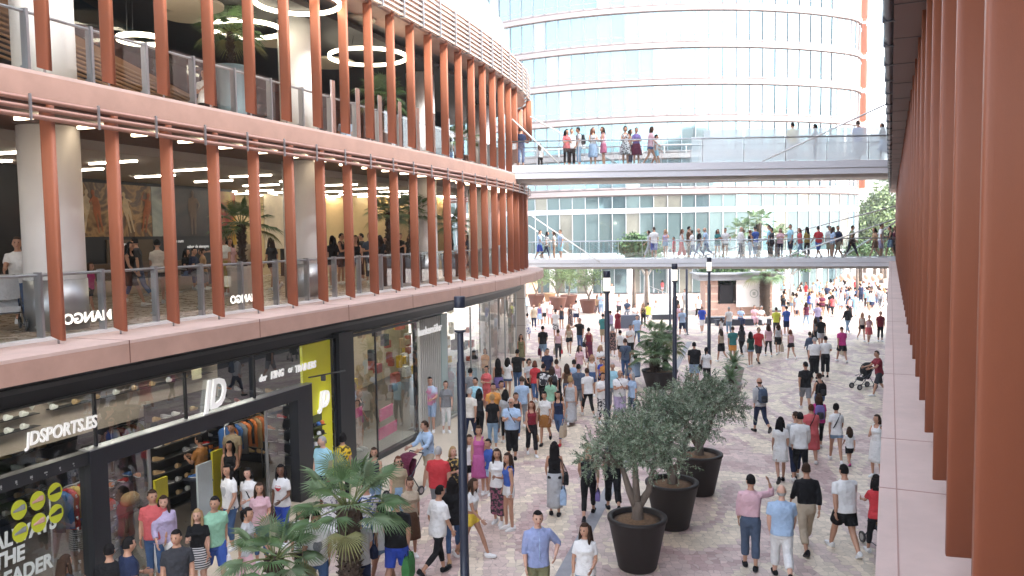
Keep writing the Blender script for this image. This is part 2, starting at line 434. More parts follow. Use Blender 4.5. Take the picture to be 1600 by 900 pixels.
# interior back walls of level 1 and level 2
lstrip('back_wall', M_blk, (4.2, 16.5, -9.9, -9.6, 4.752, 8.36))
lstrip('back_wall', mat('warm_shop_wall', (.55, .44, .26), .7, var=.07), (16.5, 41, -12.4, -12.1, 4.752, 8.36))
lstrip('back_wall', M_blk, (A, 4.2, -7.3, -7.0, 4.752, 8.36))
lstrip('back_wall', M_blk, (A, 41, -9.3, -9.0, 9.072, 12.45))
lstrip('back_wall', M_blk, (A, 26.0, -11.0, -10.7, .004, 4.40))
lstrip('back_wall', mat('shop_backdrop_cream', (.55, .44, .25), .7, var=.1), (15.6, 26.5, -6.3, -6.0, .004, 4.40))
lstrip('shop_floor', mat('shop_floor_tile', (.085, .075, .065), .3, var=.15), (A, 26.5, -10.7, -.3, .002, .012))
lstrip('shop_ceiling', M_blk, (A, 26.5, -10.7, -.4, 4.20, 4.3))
# end of the upper storeys beyond the tip
mb = MB()
for S in (41,):
    pass
# lamps under the soffits : one slim bar per bay, pointing to the street
SL = []
for k in range(-3, 22):
    S = k * 1.27 + .55
    p, d, n = LF.fr(S); q = p + n * -1.05
    mb = MB(); a = math.atan2(n.y, n.x)
    mb.box((0, 0, 0), (.62, .085, .05))
    l = mb.build('linear_lamp', M_lampw, None, loc=(q.x, q.y, 8.53), rz=a, label='slim warm strip lamp under the brown timber soffit of the first gallery', cat='lamp', group='strip lamps along the gallery soffit')
for k in range(12):
    for o in (-4.6, -7.0):
        S = k * 2.6 + .4 + (1.2 if o < -5 else 0)
        if o < -5 and S < 4: continue
        p, d, n = LF.fr(S); q = p + n * o
        mb = MB(); mb.box((0, 0, 0), (1.5, .07, .04)); mb.build('linear_lamp', M_lampc, None, loc=(q.x, q.y, 8.338), rz=math.atan2(n.y, n.x), label='long white strip light set in the pale gallery ceiling', cat='lamp', group='strip lights in the pale ceiling')
for k in range(7):
    for o in (-9.0, -10.7):
        q = LF.pt(17.5 + k * 1.7, o, 8.338); mb = MB(); mb.box((0, 0, 0), (1.2, .09, .04)); mb.build('linear_lamp', M_lampc, None, loc=q, rz=LF.ang(17) - PI / 2, label='long white strip light over the cream shop interior', cat='lamp', group='strip lights over the cream shop')
# ring lamps and acoustic discs of the dark ceiling
def ring_lamp(px, py, y, dia, label):
    c = atd(px, py, y); mb = MB(); R = dia / 2; n = 40; rs = []
    for i in range(n + 1):
        a = 2 * PI * i / n; u = Vector((math.cos(a), math.sin(a), 0))
        rs.append([u * (R - .035) + Vector((0, 0, -.05)), u * (R + .035) + Vector((0, 0, -.05)), u * (R + .035) + Vector((0, 0, .05)), u * (R - .035) + Vector((0, 0, .05))])
    mb.rings(rs, False, 0, False)
    e = mb.build('ring_lamp', M_ring, None, loc=c, label=label, cat='lamp')
    mw = MB()
    for k in range(3):
        a = 2 * PI * k / 3 + .3; mw.tube([(R * math.cos(a), R * math.sin(a), .07), (R * .9 * math.cos(a), R * .9 * math.sin(a), 12.45 - c.z)], .008, 5)
    mw.build('suspension_wire', M_dark, e)
ring_lamp(575, 89, 25.4, 2.4, 'glowing ring lamp hanging near the third white column on the upper gallery')
ring_lamp(385, 46, 21.9, 1.85, 'glowing ring lamp hanging right above the potted palm on the upper gallery')
ring_lamp(465, 4, 20.6, 2.1, 'glowing ring lamp cut by the top edge, in front of the white column')
ring_lamp(222, 62, 18.5, 1.0, 'small glowing ring lamp hanging over the escalator on the upper gallery')
for i, (px, py, y, d) in enumerate([(300, 10, 20, .75), (290, 28, 21, .55), (352, 4, 21, .5), (507, 38, 24, .6), (545, 50, 27, .7), (495, 60, 25, .55), (470, 24, 25, .6), (512, 100, 27, .9), (430, 68, 24, .6), (560, 33, 24, .5), (600, 62, 30, .7), (640, 60, 28, .7), (590, 52, 27, .5)]):
    c = atd(px, py, y); mb = MB(); mb.lathe((0, 0, 0), [(d, 0), (d, .07)], 26); mb.tube([(0, 0, .06), (0, 0, max(.1, 12.45 - c.z))], .01, 5)
    mb.build('ceiling_disc', mat('pale_acoustic_disc', (.55, .50, .40), .8, var=.05), None, loc=c, label='flat round pale acoustic disc hanging from the dark upper gallery ceiling', cat='ceiling disc', group='acoustic discs under the dark ceiling')
# posters and wall panels on the first gallery
def poster_mat(name, stops, sc_=3, seed=0):
    if name in MATS: return MATS[name]
    m, nt, b = _nodes(name); N, L = nt.nodes, nt.links
    tc = N.new('ShaderNodeTexCoord'); mp = N.new('ShaderNodeMapping'); mp.inputs['Location'].default_value = (seed, seed * .7, seed * .3); L.new(tc.outputs['Object'], mp.inputs[0])
    n = N.new('ShaderNodeTexNoise'); n.inputs['Scale'].default_value = sc_; n.inputs['Detail'].default_value = 3; n.inputs['Distortion'].default_value = .8; L.new(mp.outputs[0], n.inputs['Vector'])
    cr = N.new('ShaderNodeValToRGB'); e = cr.color_ramp.elements
    e[0].position = stops[0][0]; e[0].color = (*stops[0][1], 1); e[1].position = stops[1][0]; e[1].color = (*stops[1][1], 1)
    for p, c in stops[2:]:
        k = e.new(p); k.color = (*c, 1)
    L.new(n.outputs['Fac'], cr.inputs[0]); L.new(cr.outputs[0], b.inputs['Base Color']); b.inputs['Roughness'].default_value = .4
    MATS[name] = m; return m
def panel(name, line, S0, S1, o, z0, z1, m, t=.04, parent=None, **kw):
    mb = MB(); line.strip(mb, S0, S1, o, o + t, z0, z1, step=.8); return mb.build(name, m, parent, **kw)
pm1 = poster_mat('sepia_dancers_picture', [(.3, (.04, .02, .01)), (.45, (.14, .07, .02)), (.52, (.42, .24, .08)), (.58, (.10, .05, .02)), (.7, (.25, .16, .07))], 1.1)
pm2 = poster_mat('dark_portrait_picture', [(.35, (.008, .008, .009)), (.55, (.035, .024, .018)), (.7, (.012, .01, .01))], .8, 3)
pm3 = poster_mat('pale_blue_picture', [(.35, (.20, .25, .24)), (.55, (.40, .44, .40)), (.7, (.10, .12, .13))], .8, 5)
pm4 = poster_mat('red_yellow_picture', [(.3, (.45, .03, .02)), (.48, (.5, .36, .03)), (.62, (.3, .02, .02))], .5, 9)
panel('poster', LF, 7.6, 11.9, -9.6, 6.55, 8.25, pm1, label='wide sepia poster of leaping dancers on the black gallery wall', cat='poster')
panel('poster', LF, 11.92, 12.7, -9.6, 6.55, 8.25, pm3, label='narrow pale blue poster between the dancers and the dark portrait', cat='poster')
panel('poster', LF, 12.72, 15.2, -9.6, 6.55, 8.25, pm2, label='dark portrait poster with a pale shape on the black gallery wall', cat='poster')
panel('poster', LF, 15.22, 16.6, -9.6, 6.2, 8.25, pm4, label='red and yellow poster at the far end of the black gallery wall', cat='poster')
panel('menu_board', LF, 9.9, 11.9, -9.6, 4.8, 6.45, mat('brown_board', (.10, .065, .03), .5), label='brown board with small white writing under the dancers poster', cat='board')
for i, (S, z, w_) in enumerate([(7.9, 6.33, 'The sum'), (10.1, 6.25, 'Welcome'), (10.1, 6.02, 'a tu casa'), (12.9, 6.33, 'Tu sum'), (13.6, 6.12, 'sabor de siempre')]):
    write('wall_lettering', w_, .16 if z > 6.1 else .1, LF.mat(S, -9.55, z), M_sign, depth=.008, label=['small white words under the left of the dancers poster', 'white heading on the brown board', 'small white line below the heading on the brown board', 'small white words right of the brown board', 'lower small white line under the dark portrait'][i], cat='lettering')
panel('poster', LF, -.6, 4.1, -7.0, 5.1, 8.2, poster_mat('shoe_advert_picture', [(.3, (.006, .006, .007)), (.55, (.016, .015, .016)), (.75, (.035, .03, .028))], .7, 2), label='tall dark sportswear picture beside the first white column', cat='poster')
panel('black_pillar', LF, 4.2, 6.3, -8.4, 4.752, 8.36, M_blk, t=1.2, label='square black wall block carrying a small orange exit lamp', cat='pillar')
_q = LF.pt(5.5, -7.16, 7.2); mb = MB(); mb.box(_q, (.16, .05, .24), LF.ang(5)); mb.build('exit_lamp', emis('orange_lamp', (1, .2, .05), 2.0), None, label='small orange lamp on the square black wall block', cat='lamp')
panel('black_door', LF, 21.2, 23.6, -10.2, 4.752, 7.7, M_blk, t=.15, label='tall black portal standing in the cream shop interior', cat='door')
panel('illuminated_panel', LF, 17.4, 20.2, -8.8, 6.0, 8.2, mat('pale_etched_panel', (.6, .52, .36), .35, var=.2, scale=2), label='pale etched glass panel at the front of the cream shop', cat='panel')
panel('shop_screen', LF, 26.0, 29.5, -8.4, 5.2, 8.1, mat('yellow_shop_wall', (.7, .5, .12), .5, var=.3, scale=2), label='yellow lit shop wall behind the far fins', cat='panel')
# shelves with clothes at the far left of the first gallery
mb = MB(); ms = MB()
for z in (5.3, 5.9, 6.5, 7.1, 7.7): LF.strip(mb, -5.0, -1.0, -6.98, -6.6, z, z + .03)
SH = mb.build('clothes_shelf', mat('dark_shelf', (.05, .045, .04), .5), None, label='dark wall shelves of folded clothes at the left end of the gallery', cat='shelf')
for i in range(34):
    S = R_.uniform(-4.9, -1.2); z = R_.choice((5.33, 5.93, 6.53, 7.13)); h = R_.uniform(.1, .3)
    LF.strip(ms, S, S + R_.uniform(.2, .35), -6.95, -6.68, z, z + h, mi=R_.randrange(4))
ms.build('folded_clothes', [mat('cl_a', (.4, .38, .34), .9), mat('cl_b', (.08, .06, .06), .9), mat('cl_c', (.35, .06, .04), .9), mat('cl_d', (.2, .2, .22), .9)], SH)
# ------------------------------------------------------------------ railings
def railing(name, line, ks, s_off, o, z, label, h=1.1, screens=None, fl=1):
    e = empty(name, (0, 0, 0), 0, label, 'railing')
    ss = [k * 1.27 + s_off for k in ks]
    pm = MB()
    pm.box((0, 0, h / 2 + .02), (.05, .14, h + .06)); pm.box((0, 0, .03), (.16, .2, .05)); pm.box((0, .09, h * .2), (.04, .06, .03))
    pme = pm.mesh('post', M_stain)
    for S in ss: obj('post', pme, e, line.pt(S, o, z), line.ang(S))
    mb = MB(); line.pipe(mb, ss[0] - .3, ss[-1] + .3, o, z + h, .027); mb.build('handrail', M_stain, e)
    for a, b in zip(ss, ss[1:]):
        mb = MB(); line.strip(mb, a + .06, b - .06, o + .04, o + .052, z + .06, z + h + .05, step=.5); mb.build('glass_panel', G_rail, e)
    mb = MB(); line.strip(mb, ss[0] - .3, ss[-1] + .3, o - .03, o + .16, z + .003, z + .055); mb.build('base_rail', M_white, e)
    if screens:
        for S in ss[screens:]:
            mb = MB(); line.strip(mb, S - .03, S + .19, o + .06, o + .075, z + .12, z + 1.55, step=1); mb.build('glass_fin', G_hazy, e)
    return e
r1 = railing('glass_railing', LF, range(-4, 30), .2, -.62, 4.752, 'clear glass railing with steel posts behind the fins of the first gallery')
r2 = railing('glass_railing', LF, range(-4, 20), .2, -.62, 9.075, 'clear glass railing with steel posts behind the fins of the upper gallery', screens=11)
M_ltr = mat('cream_sign_reflection', (.85, .82, .7), .5, var=0, emit=(1, .95, .85), es=.2)  # sign reflection in the railing glass, put in as glowing cream letters
write('reflection_lettering', 'MANGO', .25, LF.mat(1.62, -.56, 4.98), M_ltr, r1, depth=.004, bold=.008, flip=True, xs=1.1)
write('reflection_lettering', 'MANGO', .24, LF.mat(5.75, -.56, 4.98), M_ltr, r1, depth=.004, bold=.008, flip=True, xs=1.0)
write('reflection_lettering', 'O', .42, LF.mat(8.75, -.9, 4.98), mat('red_lettering', (.6, .02, .03), .5), r1, depth=.004, bold=.008)
# escalator with slatted side on the upper gallery
esc = empty('escalator', (0, 0, 0), 0, 'escalator with slatted timber sides rising behind the upper gallery railing', 'escalator')
mb = MB(); ms = MB(); mg = MB()
for k in range(9):
    a = LF.pt(-4.5, -4.2, 12.4 - k * .16); b = LF.pt(11.5, -4.2, 9.6 - k * .06)
    ms.tube([a, b], .03, 6)
a0, b0 = LF.pt(-4.5, -4.3, 12.7), LF.pt(11.5, -4.3, 9.3)
mb.add([a0, b0, b0 + Vector((0, 0, .30)), a0 + Vector((0, 0, .34)), a0 + Vector((-.9, .4, 0)), b0 + Vector((-.9, .4, 0)), b0 + Vector((-.9, .4, .30)), a0 + Vector((-.9, .4, .34))], [(0, 1, 2, 3), (4, 7, 6, 5), (3, 2, 6, 7), (0, 4, 5, 1)])
mb.build('truss', mat('tan_timber', (.35, .2, .1), .5, var=.2), esc); ms.build('slat', mat('tan_slat', (.4, .25, .14), .5), esc)
mg.add([a0 + Vector((0, 0, .35)), b0 + Vector((0, 0, .35)), b0 + Vector((0, 0, 1.2)), a0 + Vector((0, 0, 1.2))], [(0, 1, 2, 3)]); mg.build('balustrade', glassmat('blue_glass', (.45, .68, .85), .6, 0, .06), esc)
# cafe counters, tables and chairs glimpsed on the upper gallery
for i in range(9):
    S = 10.2 + i * 1.5; q = LF.pt(S, -3.4 - .7 * (i % 2), 9.07)
    e = empty('cafe_chair', q, R_.uniform(0, 6), 'dark woven cafe chair behind the upper gallery railing', 'chair', 'woven cafe chairs on the upper gallery')
    mb = MB(); mb.box((0, 0, .44), (.46, .44, .06)); mb.build('seat', M_dark, e)
    mb = MB()
    for k in range(7): mb.tube([(-.2 + k * .066, .2, .47), (-.2 + k * .066, .24, .8 + .06 * math.cos((k - 3) * .4))], .012, 5)
    mb.tube([(-.23, .2, .47), (-.22, .25, .84), (0, .26, .92), (.22, .25, .84), (.23, .2, .47)], .018, 6); mb.build('backrest', mat('brown_cane', (.2, .09, .05), .6), e)
    for sx in (-.19, .19):
        for sy in (-.18, .18): mb = MB(); mb.tube([(sx, sy, 0), (sx, sy, .43)], .016, 6); mb.build('leg', M_dark, e)
# ------------------------------------------------------------------ shoe shape (shop stock and walkers)
def shoe_geo(mb, M=None, L=.27, W=.095, H=.10, mi=0, mi2=0):
    n = 10; rs = []
    prof = [(-.5, .70, .35, 1.0), (-.42, .92, 0, 1.0), (-.2, .86, 0, .98), (.02, .92, 0, .72), (.22, 1.0, 0, .52), (.4, .86, 0, .42), (.49, .5, .12, .32)]
    for y, w, z0, h in prof:
        ring = []
        for k in range(n):
            a = 2 * PI * k / n; c, s_ = math.cos(a), math.sin(a)
            x = W / 2 * w * (abs(c) ** .7) * (1 if c >= 0 else -1)
            z = (H * h * .5) + (H * h * .5) * (abs(s_) ** .7) * (1 if s_ >= 0 else -1)
            z = max(z, H * z0 * .3)
            v = Vector((x * (1 - .25 * max(0, z / H - .4)), y * L, z)); ring.append(M @ v if M else v)
        rs.append(ring)
    mb.rings(rs, True, mi, True)
    rs = []
    for z in (0, .022):
        ring = []
        for k in range(12):
            a = 2 * PI * k / 12
            v = Vector((W * .53 * math.cos(a), L * .52 * math.sin(a), z)); ring.append(M @ v if M else v)
        rs.append(ring)
    mb.rings(rs, True, mi2, True)
# ------------------------------------------------------------------ sports shop front
O = -.15
def wall_panel(name, S0, S1, z0, z1, o0, o1, m, parent, step=.6):
    mb = MB(); LF.strip(mb, S0, S1, o0, o1, z0, z1, step=step); return mb.build(name, m, parent)
M_dec0 = mat('grey_vinyl_marks', (.32, .33, .33), .5, var=0)
js = empty('shopfront', (0, 0, 0), 0, 'black framed sports shop front with a wide open doorway and glass above it', 'shopfront')
mb = MB(); LF.strip(mb, .50, 7.02, O - .12, O + .14, 2.53, 2.82); LF.strip(mb, .50, .86, O - .12, O + .14, .01, 2.53); LF.strip(mb, 6.42, 7.02, O - .12, O + .14, .01, 2.53)
mb.build('door_portal', mat('portal_black', (.016, .017, .022), .35, var=.15), js)
mb = MB(); LF.strip(mb, .5, 7.02, O - .12, O + .145, 2.822, 2.842); mb.build('steel_edge', M_stain, js)
mb = MB()
for S, za, zb in ((-1.9, 2.845, 3.78), (.74, 2.845, 3.78), (2.9, 2.845, 3.78), (5.0, 2.845, 3.78), (-5.5, .21, 2.59), (-2.6, .21, 2.59)):
    m1_ = MB(); LF.strip(m1_, S, S + .045, O - .03, O + .03, za, zb); m1_.build('mullion', M_dark, js)
LF.strip(mb, -8, .5, O - .10, O + .10, 2.6, 2.82); mb.build('lintel', M_dark, js); mb = MB(); LF.strip(mb, -8, .5, O - .08, O + .08, .01, .2); mb.build('plinth', M_dark, js)
for a, b, z0, z1 in ((-8, -5.5, .2, 2.6), (-5.45, -2.6, .2, 2.6), (-2.55, .5, .2, 2.6), (-8, -1.9, 2.82, 3.78), (-1.86, .74, 2.85, 3.78), (.78, 2.9, 2.85, 3.78), (2.94, 5.0, 2.85, 3.78), (5.04, 6.86, 2.85, 3.78)):
    wall_panel('glass_pane', a, b, z0, z1, O - .006, O + .006, G_shop, js)
wall_panel('door_leaf', .95, 2.0, .03, 2.5, O - .09, O - .075, G_shop, js)
wall_panel('door_leaf', 5.5, 6.4, .03, 2.5, O - .09, O - .075, G_shop, js)
wall_panel('steel_post', 1.98, 2.03, .02, 2.52, O - .11, O - .06, M_stain, js); wall_panel('steel_post', 5.47, 5.52, .02, 2.52, O - .11, O - .06, M_stain, js)
# vertical rows of small white marks on door leaf, jamb and lintel
mb = MB()
for i in range(11):
    for S, z, s_ in ((1.15, 2.25 - i * .2, .07), (.30, 2.5 - i * .19, .04), (-2.4 + i * .26, 2.70, .05)):
        p, d, n = LF.fr(S)
        oo = O + .105 if s_ == .05 else (O + .012 if s_ == .04 else O - .07)
        mb.box(LF.pt(S, oo, z), (s_ * R_.uniform(.5, 1.2), .004, s_ * R_.uniform(.4, .9)), LF.ang(S))
        mb.box(LF.pt(S + .01, oo, z - s_ * .8), (s_ * R_.uniform(.3, .8), .004, .016), LF.ang(S))
mb.build('glyph_row', M_dec0, js)
MT = lambda S, z, o=O + .03: LF.mat(S, o, z)
write('shop_sign', 'JDSPORTS.ES', .30, MT(-.58, 3.19), M_sign, depth=.02, bold=.007, shear=.15, xs=.80, label='long row of bold white slanted capitals on the glass left of the doorway', cat='sign')
write('shop_sign', 'JD', .84, MT(3.36, 2.92, O + .06), M_sign, depth=.05, bold=.018, shear=.28, xs=.74, label='two big white slanted letters on the glass over the doorway', cat='sign')
write('shop_sign', 'KING', .23, MT(5.60, 3.18, O + .02), M_sign, depth=.02, bold=.010, shear=.15, xs=.86, label='white slanted word KING over the doorway, before the small words', cat='sign')
write('shop_sign', 'der', .22, MT(5.18, 3.18, O + .02), M_sign, depth=.02, bold=.006, shear=.2, xs=.86, label='short white script word at the start of the slogan over the doorway', cat='sign')
write('shop_sign', 'OF', .15, MT(6.26, 3.21, O + .02), M_sign, depth=.02, bold=.005, shear=.15, xs=.8, label='small white word OF inside the slogan over the doorway', cat='sign')
write('shop_sign', 'TRAINERS', .23, MT(6.48, 3.18, O + .05), M_sign, depth=.02, bold=.010, shear=.15, xs=.84, label='white slanted word TRAINERS running onto the yellow panel', cat='sign')
M_dec = mat('pale_grey_vinyl', (.55, .60, .58), .5, var=.1)
for i, (w_, z) in enumerate((('ALWAYS', 1.72), ('THE', 1.42), ('LEADER', 1.10))):
    write('window_lettering', w_, .33, MT(-1.22, z, O + .012), M_dec, depth=.006, bold=.012, xs=.86, shear=.08, label='pale vinyl word %s on the left shop window' % w_, cat='lettering')
M_disc = mat('lime_vinyl', (.50, .55, .03), .5, var=.06)
for i, (S, z) in enumerate(((-.75, 2.22), (-.42, 2.26), (-.10, 2.30), (-.75, 1.86), (-.42, 1.90), (-.10, 1.94))):
    mb = MB(); M = LF.mat(S, O + .012, z)
    mb.add([M @ Vector((.135 * math.cos(a), .155 * math.sin(a), 0)) for a in [2 * PI * k / 24 for k in range(24)]] + [M @ Vector((.135 * math.cos(a), .155 * math.sin(a), .006)) for a in [2 * PI * k / 24 for k in range(24)]], [tuple(range(24))[::-1], tuple(range(24, 48))] + [(k, (k + 1) % 24, 24 + (k + 1) % 24, 24 + k) for k in range(24)])
    e = mb.build('window_sticker', M_disc, None, label='round lime sticker with a shoe on the left shop window, %s of the %s row' % (['first', 'second', 'third'][i % 3], ['upper', 'lower'][i // 3]), cat='sticker')
    mb = MB(); shoe_geo(mb, M @ Matrix.Translation((-.0, -.02, .008)) @ Matrix.Rotation(PI / 2, 4, 'Z') @ Matrix.Rotation(PI / 2, 4, 'Y') @ Matrix.Diagonal((.12, 1, 1, 1)), .2, .09, .09); mb.build('shoe_print', [mat('print_grey', (.25, .27, .28), .6), mat('print_pink', (.6, .35, .3), .6), M_dark][i % 3], e)
# yellow panel, black pilasters
wall_panel('yellow_panel', 6.90, 8.12, .02, 3.77, O - .10, O - .03, M_yel, None); tag(bpy.context.scene.objects['yellow_panel'], 'tall lime yellow panel between the shop doorway and the black pilaster', 'panel')
jp = write('shop_sign', 'JD', .55, LF.mat(7.45, O + .05, 2.12), M_sign, depth=.07, bold=.02, shear=.3, xs=.7, label='pair of smaller white slanted letters on the lower yellow panel', cat='sign')
mb = MB(); 
mb.tube([LF.pt(6.95, O + .1, 2.98), LF.pt(8.1, O + .42, 2.98)], .02, 6); mb.box(LF.pt(7.4, O + .22, 2.9), (.1, .1, .14)); mb.build('spot_bracket', M_dark, None, label='thin black arm with a spotlight across the yellow panel', cat='spotlight')
e = empty('cap_display', (0, 0, 0), 0, 'small lit display of caps and shoes at the foot of the yellow panel', 'display')
mb = MB(); ms = MB()
for k in range(5): LF.strip(mb, 6.98, 7.62, O - .02, O + .12, .7 + k * .24, .715 + k * .24)
LF.strip(mb, 6.96, 7.64, O - .025, O - .02, .5, 1.95)
mb.build('shelf', mat('shelf_green', (.10, .13, .03), .5), e)
cm = [mat('stock_white', (.7, .7, .68), .5), mat('stock_black', (.02, .02, .02), .5), mat('stock_blue', (.05, .15, .4), .5), mat('stock_orange', (.7, .2, .05), .5), mat('stock_tan', (.45, .30, .15), .6), mat('stock_grey', (.25, .25, .26), .6), mat('stock_red', (.5, .03, .03), .5)]
for k in range(5):
    for j in range(4):
        if (k + j) % 5 == 4: continue
        p = LF.pt(7.06 + j * .16, O + .05, .72 + k * .24); mi = R_.choice((0, 1, 2, 3, 0, 1)); ms.ell(p + Vector((0, 0, .05)), (.06, .06, .055), 8, 6, mi); ms.box(p + Vector((.03, -.06, .03)), (.09, .07, .012), 0, mi)
ms.build('caps', cm, e)
wall_panel('black_pilaster', 8.34, 9.05, .01, 3.9, O - .15, O + .10, M_dark, None); tag(bpy.context.scene.objects['black_pilaster'], 'black pilaster dividing the sports shop from the lingerie shop', 'pilaster')
mb = MB(); LF.strip(mb, 8.15, 8.33, O - .01, O + .01, .05, 3.78); mb.build('dark_glass_strip', mat('dark_glass', (.01, .012, .018), .06, var=0, spec=.8), None, label='narrow dark glass strip beside the yellow panel', cat='glass strip')
# lingerie shop : glass box on a dark base, slatted wall, teal pilaster
ls = empty('shopfront', (0, 0, 0), 0, 'tall glass shop window on a dark base with a white slatted wall beside it', 'shopfront')
for a, b in ((9.08, 10.35), (10.39, 11.85), (11.89, 13.05)): wall_panel('glass_pane', a, b, .16, 3.77, O - .006, O + .006, G_shop, ls)
mb = MB(); LF.strip(mb, 9.05, 13.07, O - .05, O + .10, .01, .14); LF.strip(mb, 9.05, 13.07, O - .03, O + .03, 3.70, 3.78); LF.strip(mb, 10.35, 10.39, O - .03, O + .02, .14, 3.7); mb.build('base_frame', M_dark, ls)
wall_panel('window_floor', 9.06, 13.06, .015, .15, -2.6, O - .055, mat('grey_tile', (.16, .17, .17), .35), ls)
mb = MB()
for k in range(11): LF.strip(mb, 13.12 + k * .155, 13.12 + k * .155 + .05, O - .06, O + .04, .03, 3.74)
mb.build('slat_wall', mat('pale_slat', (.55, .55, .52), .5), ls)
wall_panel('slat_backing', 13.08, 14.8, .02, 3.76, O - .2, O - .12, M_dark, ls)
wall_panel('pilaster', 14.82, 15.3, .02, 3.76, O - .2, O + .03, M_teal, ls)
write('shop_sign', 'hunkemöller', .36, LF.mat(12.98, O + .06, 3.25), M_sign, depth=.03, bold=.006, xs=.98, label='white lower case lettering over the slatted wall', cat='sign')
wall_panel('window_poster', 9.15, 10.1, .45, 1.45, -.55, -.5, poster_mat('skin_tone_advert', [(.3, (.5, .3, .22)), (.48, (.65, .5, .42)), (.55, (.12, .05, .05)), (.62, (.6, .42, .35)), (.8, (.1, .05, .05))], 1.8, 4), None); tag(bpy.context.scene.objects['window_poster'], 'skin toned picture poster low in the lingerie window', 'poster')
wall_panel('window_poster', 9.12, 9.8, 1.5, 2.6, -.75, -.7, poster_mat('orange_advert', [(.3, (.6, .12, .03)), (.5, (.7, .25, .06)), (.58, (.1, .05, .04)), (.7, (.6, .5, .45))], 1.6, 6), None); tag(bpy.context.scene.objects['window_poster.001'], 'orange picture poster above the skin toned one in the lingerie window', 'poster')
M_pink = mat('pink_card', (.75, .06, .25), .5, var=.1)
for i, (S, z, w_, h) in enumerate(((9.2, 1.32, .75, .26), (11.05, .35, 1.1, .34), (11.3, .85, .8, .36))):
    M = LF.mat(S, -.38 - .1 * i, z); mb = MB(); mb.add([M @ Vector(v) for v in ((0, 0, 0), (w_, .05, 0), (w_, h + .05, 0), (0, h, 0), (0, 0, -.03), (w_, .05, -.03), (w_, h + .05, -.03), (0, h, -.03))], [(0, 1, 2, 3), (7, 6, 5, 4), (0, 4, 5, 1), (2, 6, 7, 3), (1, 5, 6, 2), (0, 3, 7, 4)])
    mb.build('pink_card', M_pink, None, label=['pink card band between the two posters in the lingerie window', 'lowest pink card in the lingerie window, by the mannequin', 'pink card above the lowest one in the lingerie window'][i], cat='card')
# shops after the teal pilaster
ns = empty('shopfront', (0, 0, 0), 0, 'bright glass shop front with a yellow interior between the teal pilaster and the round column', 'shopfront')
for k in range(4): wall_panel('glass_pane', 15.35 + k * 2.3, 17.6 + k * 2.3, .1, 3.77, O - .006, O + .006, G_shop, ns)
mb = MB()
for k in range(5): LF.strip(mb, 15.3 + k * 2.3, 15.34 + k * 2.3, O - .03, O + .03, .02, 3.77)
LF.strip(mb, 15.3, 24.6, O - .03, O + .03, .01, .1); mb.build('frame', M_stain, ns)
mb = MB(); mc = MB()
for i in range(70):
    S = R_.uniform(15.8, 25); z = R_.choice((.9, 1.5, 2.1, 2.7, 3.2)); mc.strip = None
    p = LF.pt(S, R_.uniform(-4.5, -2.0), z); mc.box(p, (R_.uniform(.15, .5), .2, R_.uniform(.2, .5)), LF.ang(S), R_.randrange(5))
mc.build('stock', [mat('st_y', (.75, .5, .03), .6), mat('st_w', (.7, .68, .62), .6), mat('st_r', (.5, .1, .06), .6), mat('st_b', (.06, .06, .07), .6), mat('st_t', (.5, .35, .2), .6)], ns)
# sports shop interior
TR = empty('display_wall', (0, 0, 0), 0, 'lit shoe wall with rows of trainers seen through the glass above the doorway', 'display wall')
mb = MB(); LF.strip(mb, .4, 7.2, -3.2, -3.05, 2.3, 4.15); mb.build('wall_panel', mat('taupe_panel', (.40, .33, .28), .6, var=.1), TR)
mb = MB()
for z in (2.75, 3.0, 3.25, 3.5): LF.strip(mb, .5, 1.9, -3.05, -2.85, z, z + .015)
for z in (3.0, 3.2): LF.strip(mb, 2.2, 6.8, -3.05, -2.85, z, z + .015)
mb.build('shelf', M_dark, TR)
def stock_mesh(mi):
    key = 'stockshoe%d' % mi
    if key not in bpy.data.meshes:
        mb = MB(); shoe_geo(mb, None, .28, .10, .11, 0, 1); me = mb.mesh(key, [cm[mi], cm[0] if mi != 4 else cm[4]])
    return bpy.data.meshes[key]
def stock_shoe(S, o, z, mi, label, gi):
    me = stock_mesh(mi); q = LF.pt(S, o, z)
    return obj('trainer_shoe', me, None, q, LF.ang(S) - PI / 2 + .5, label, 'shoe', gi)
for z in (2.765, 3.015, 3.265, 3.515):
    for j in range(4): stock_shoe(.65 + j * .33, -2.95, z, 0, 'white trainer on the stacked shelves right of the long row of white capitals', 'white trainers on the stacked shelves')
for z in (3.015, 3.215):
    for j in range(8): stock_shoe(2.3 + j * .52, -2.95, z, 4 if j % 3 else 0, ('tan' if j % 3 else 'white') + ' trainer on the lit shelf behind the big letters', 'trainers behind the big letters')
mb = MB()
for S in (1.75, 2.15):
    M = LF.mat(S, -3.03, 3.1); mb.add([M @ Vector(v) for v in ((0, .12, 0), (.13, -.05, 0), (.26, .12, 0), (.24, .3, 0), (.02, .3, 0))], [(0, 1, 2, 3, 4)])
mb.build('shield_emblem', mat('pale_emblem', (.6, .6, .55), .5), TR)
for i, (S, z, w_, h, m) in enumerate(((2.75, 3.35, .35, .5, M_dark), (4.3, 3.3, .3, .2, M_white), (6.0, 2.95, .32, .25, mat('cream_card', (.65, .6, .42), .6)))):
    panel('picture_card', LF, S, S + w_, -2.8, z, z + h, m, .02, None, label=['small black card over the lit shoe shelf', 'small white card right of the big letters', 'small cream card under the slogan'][i], cat='card')
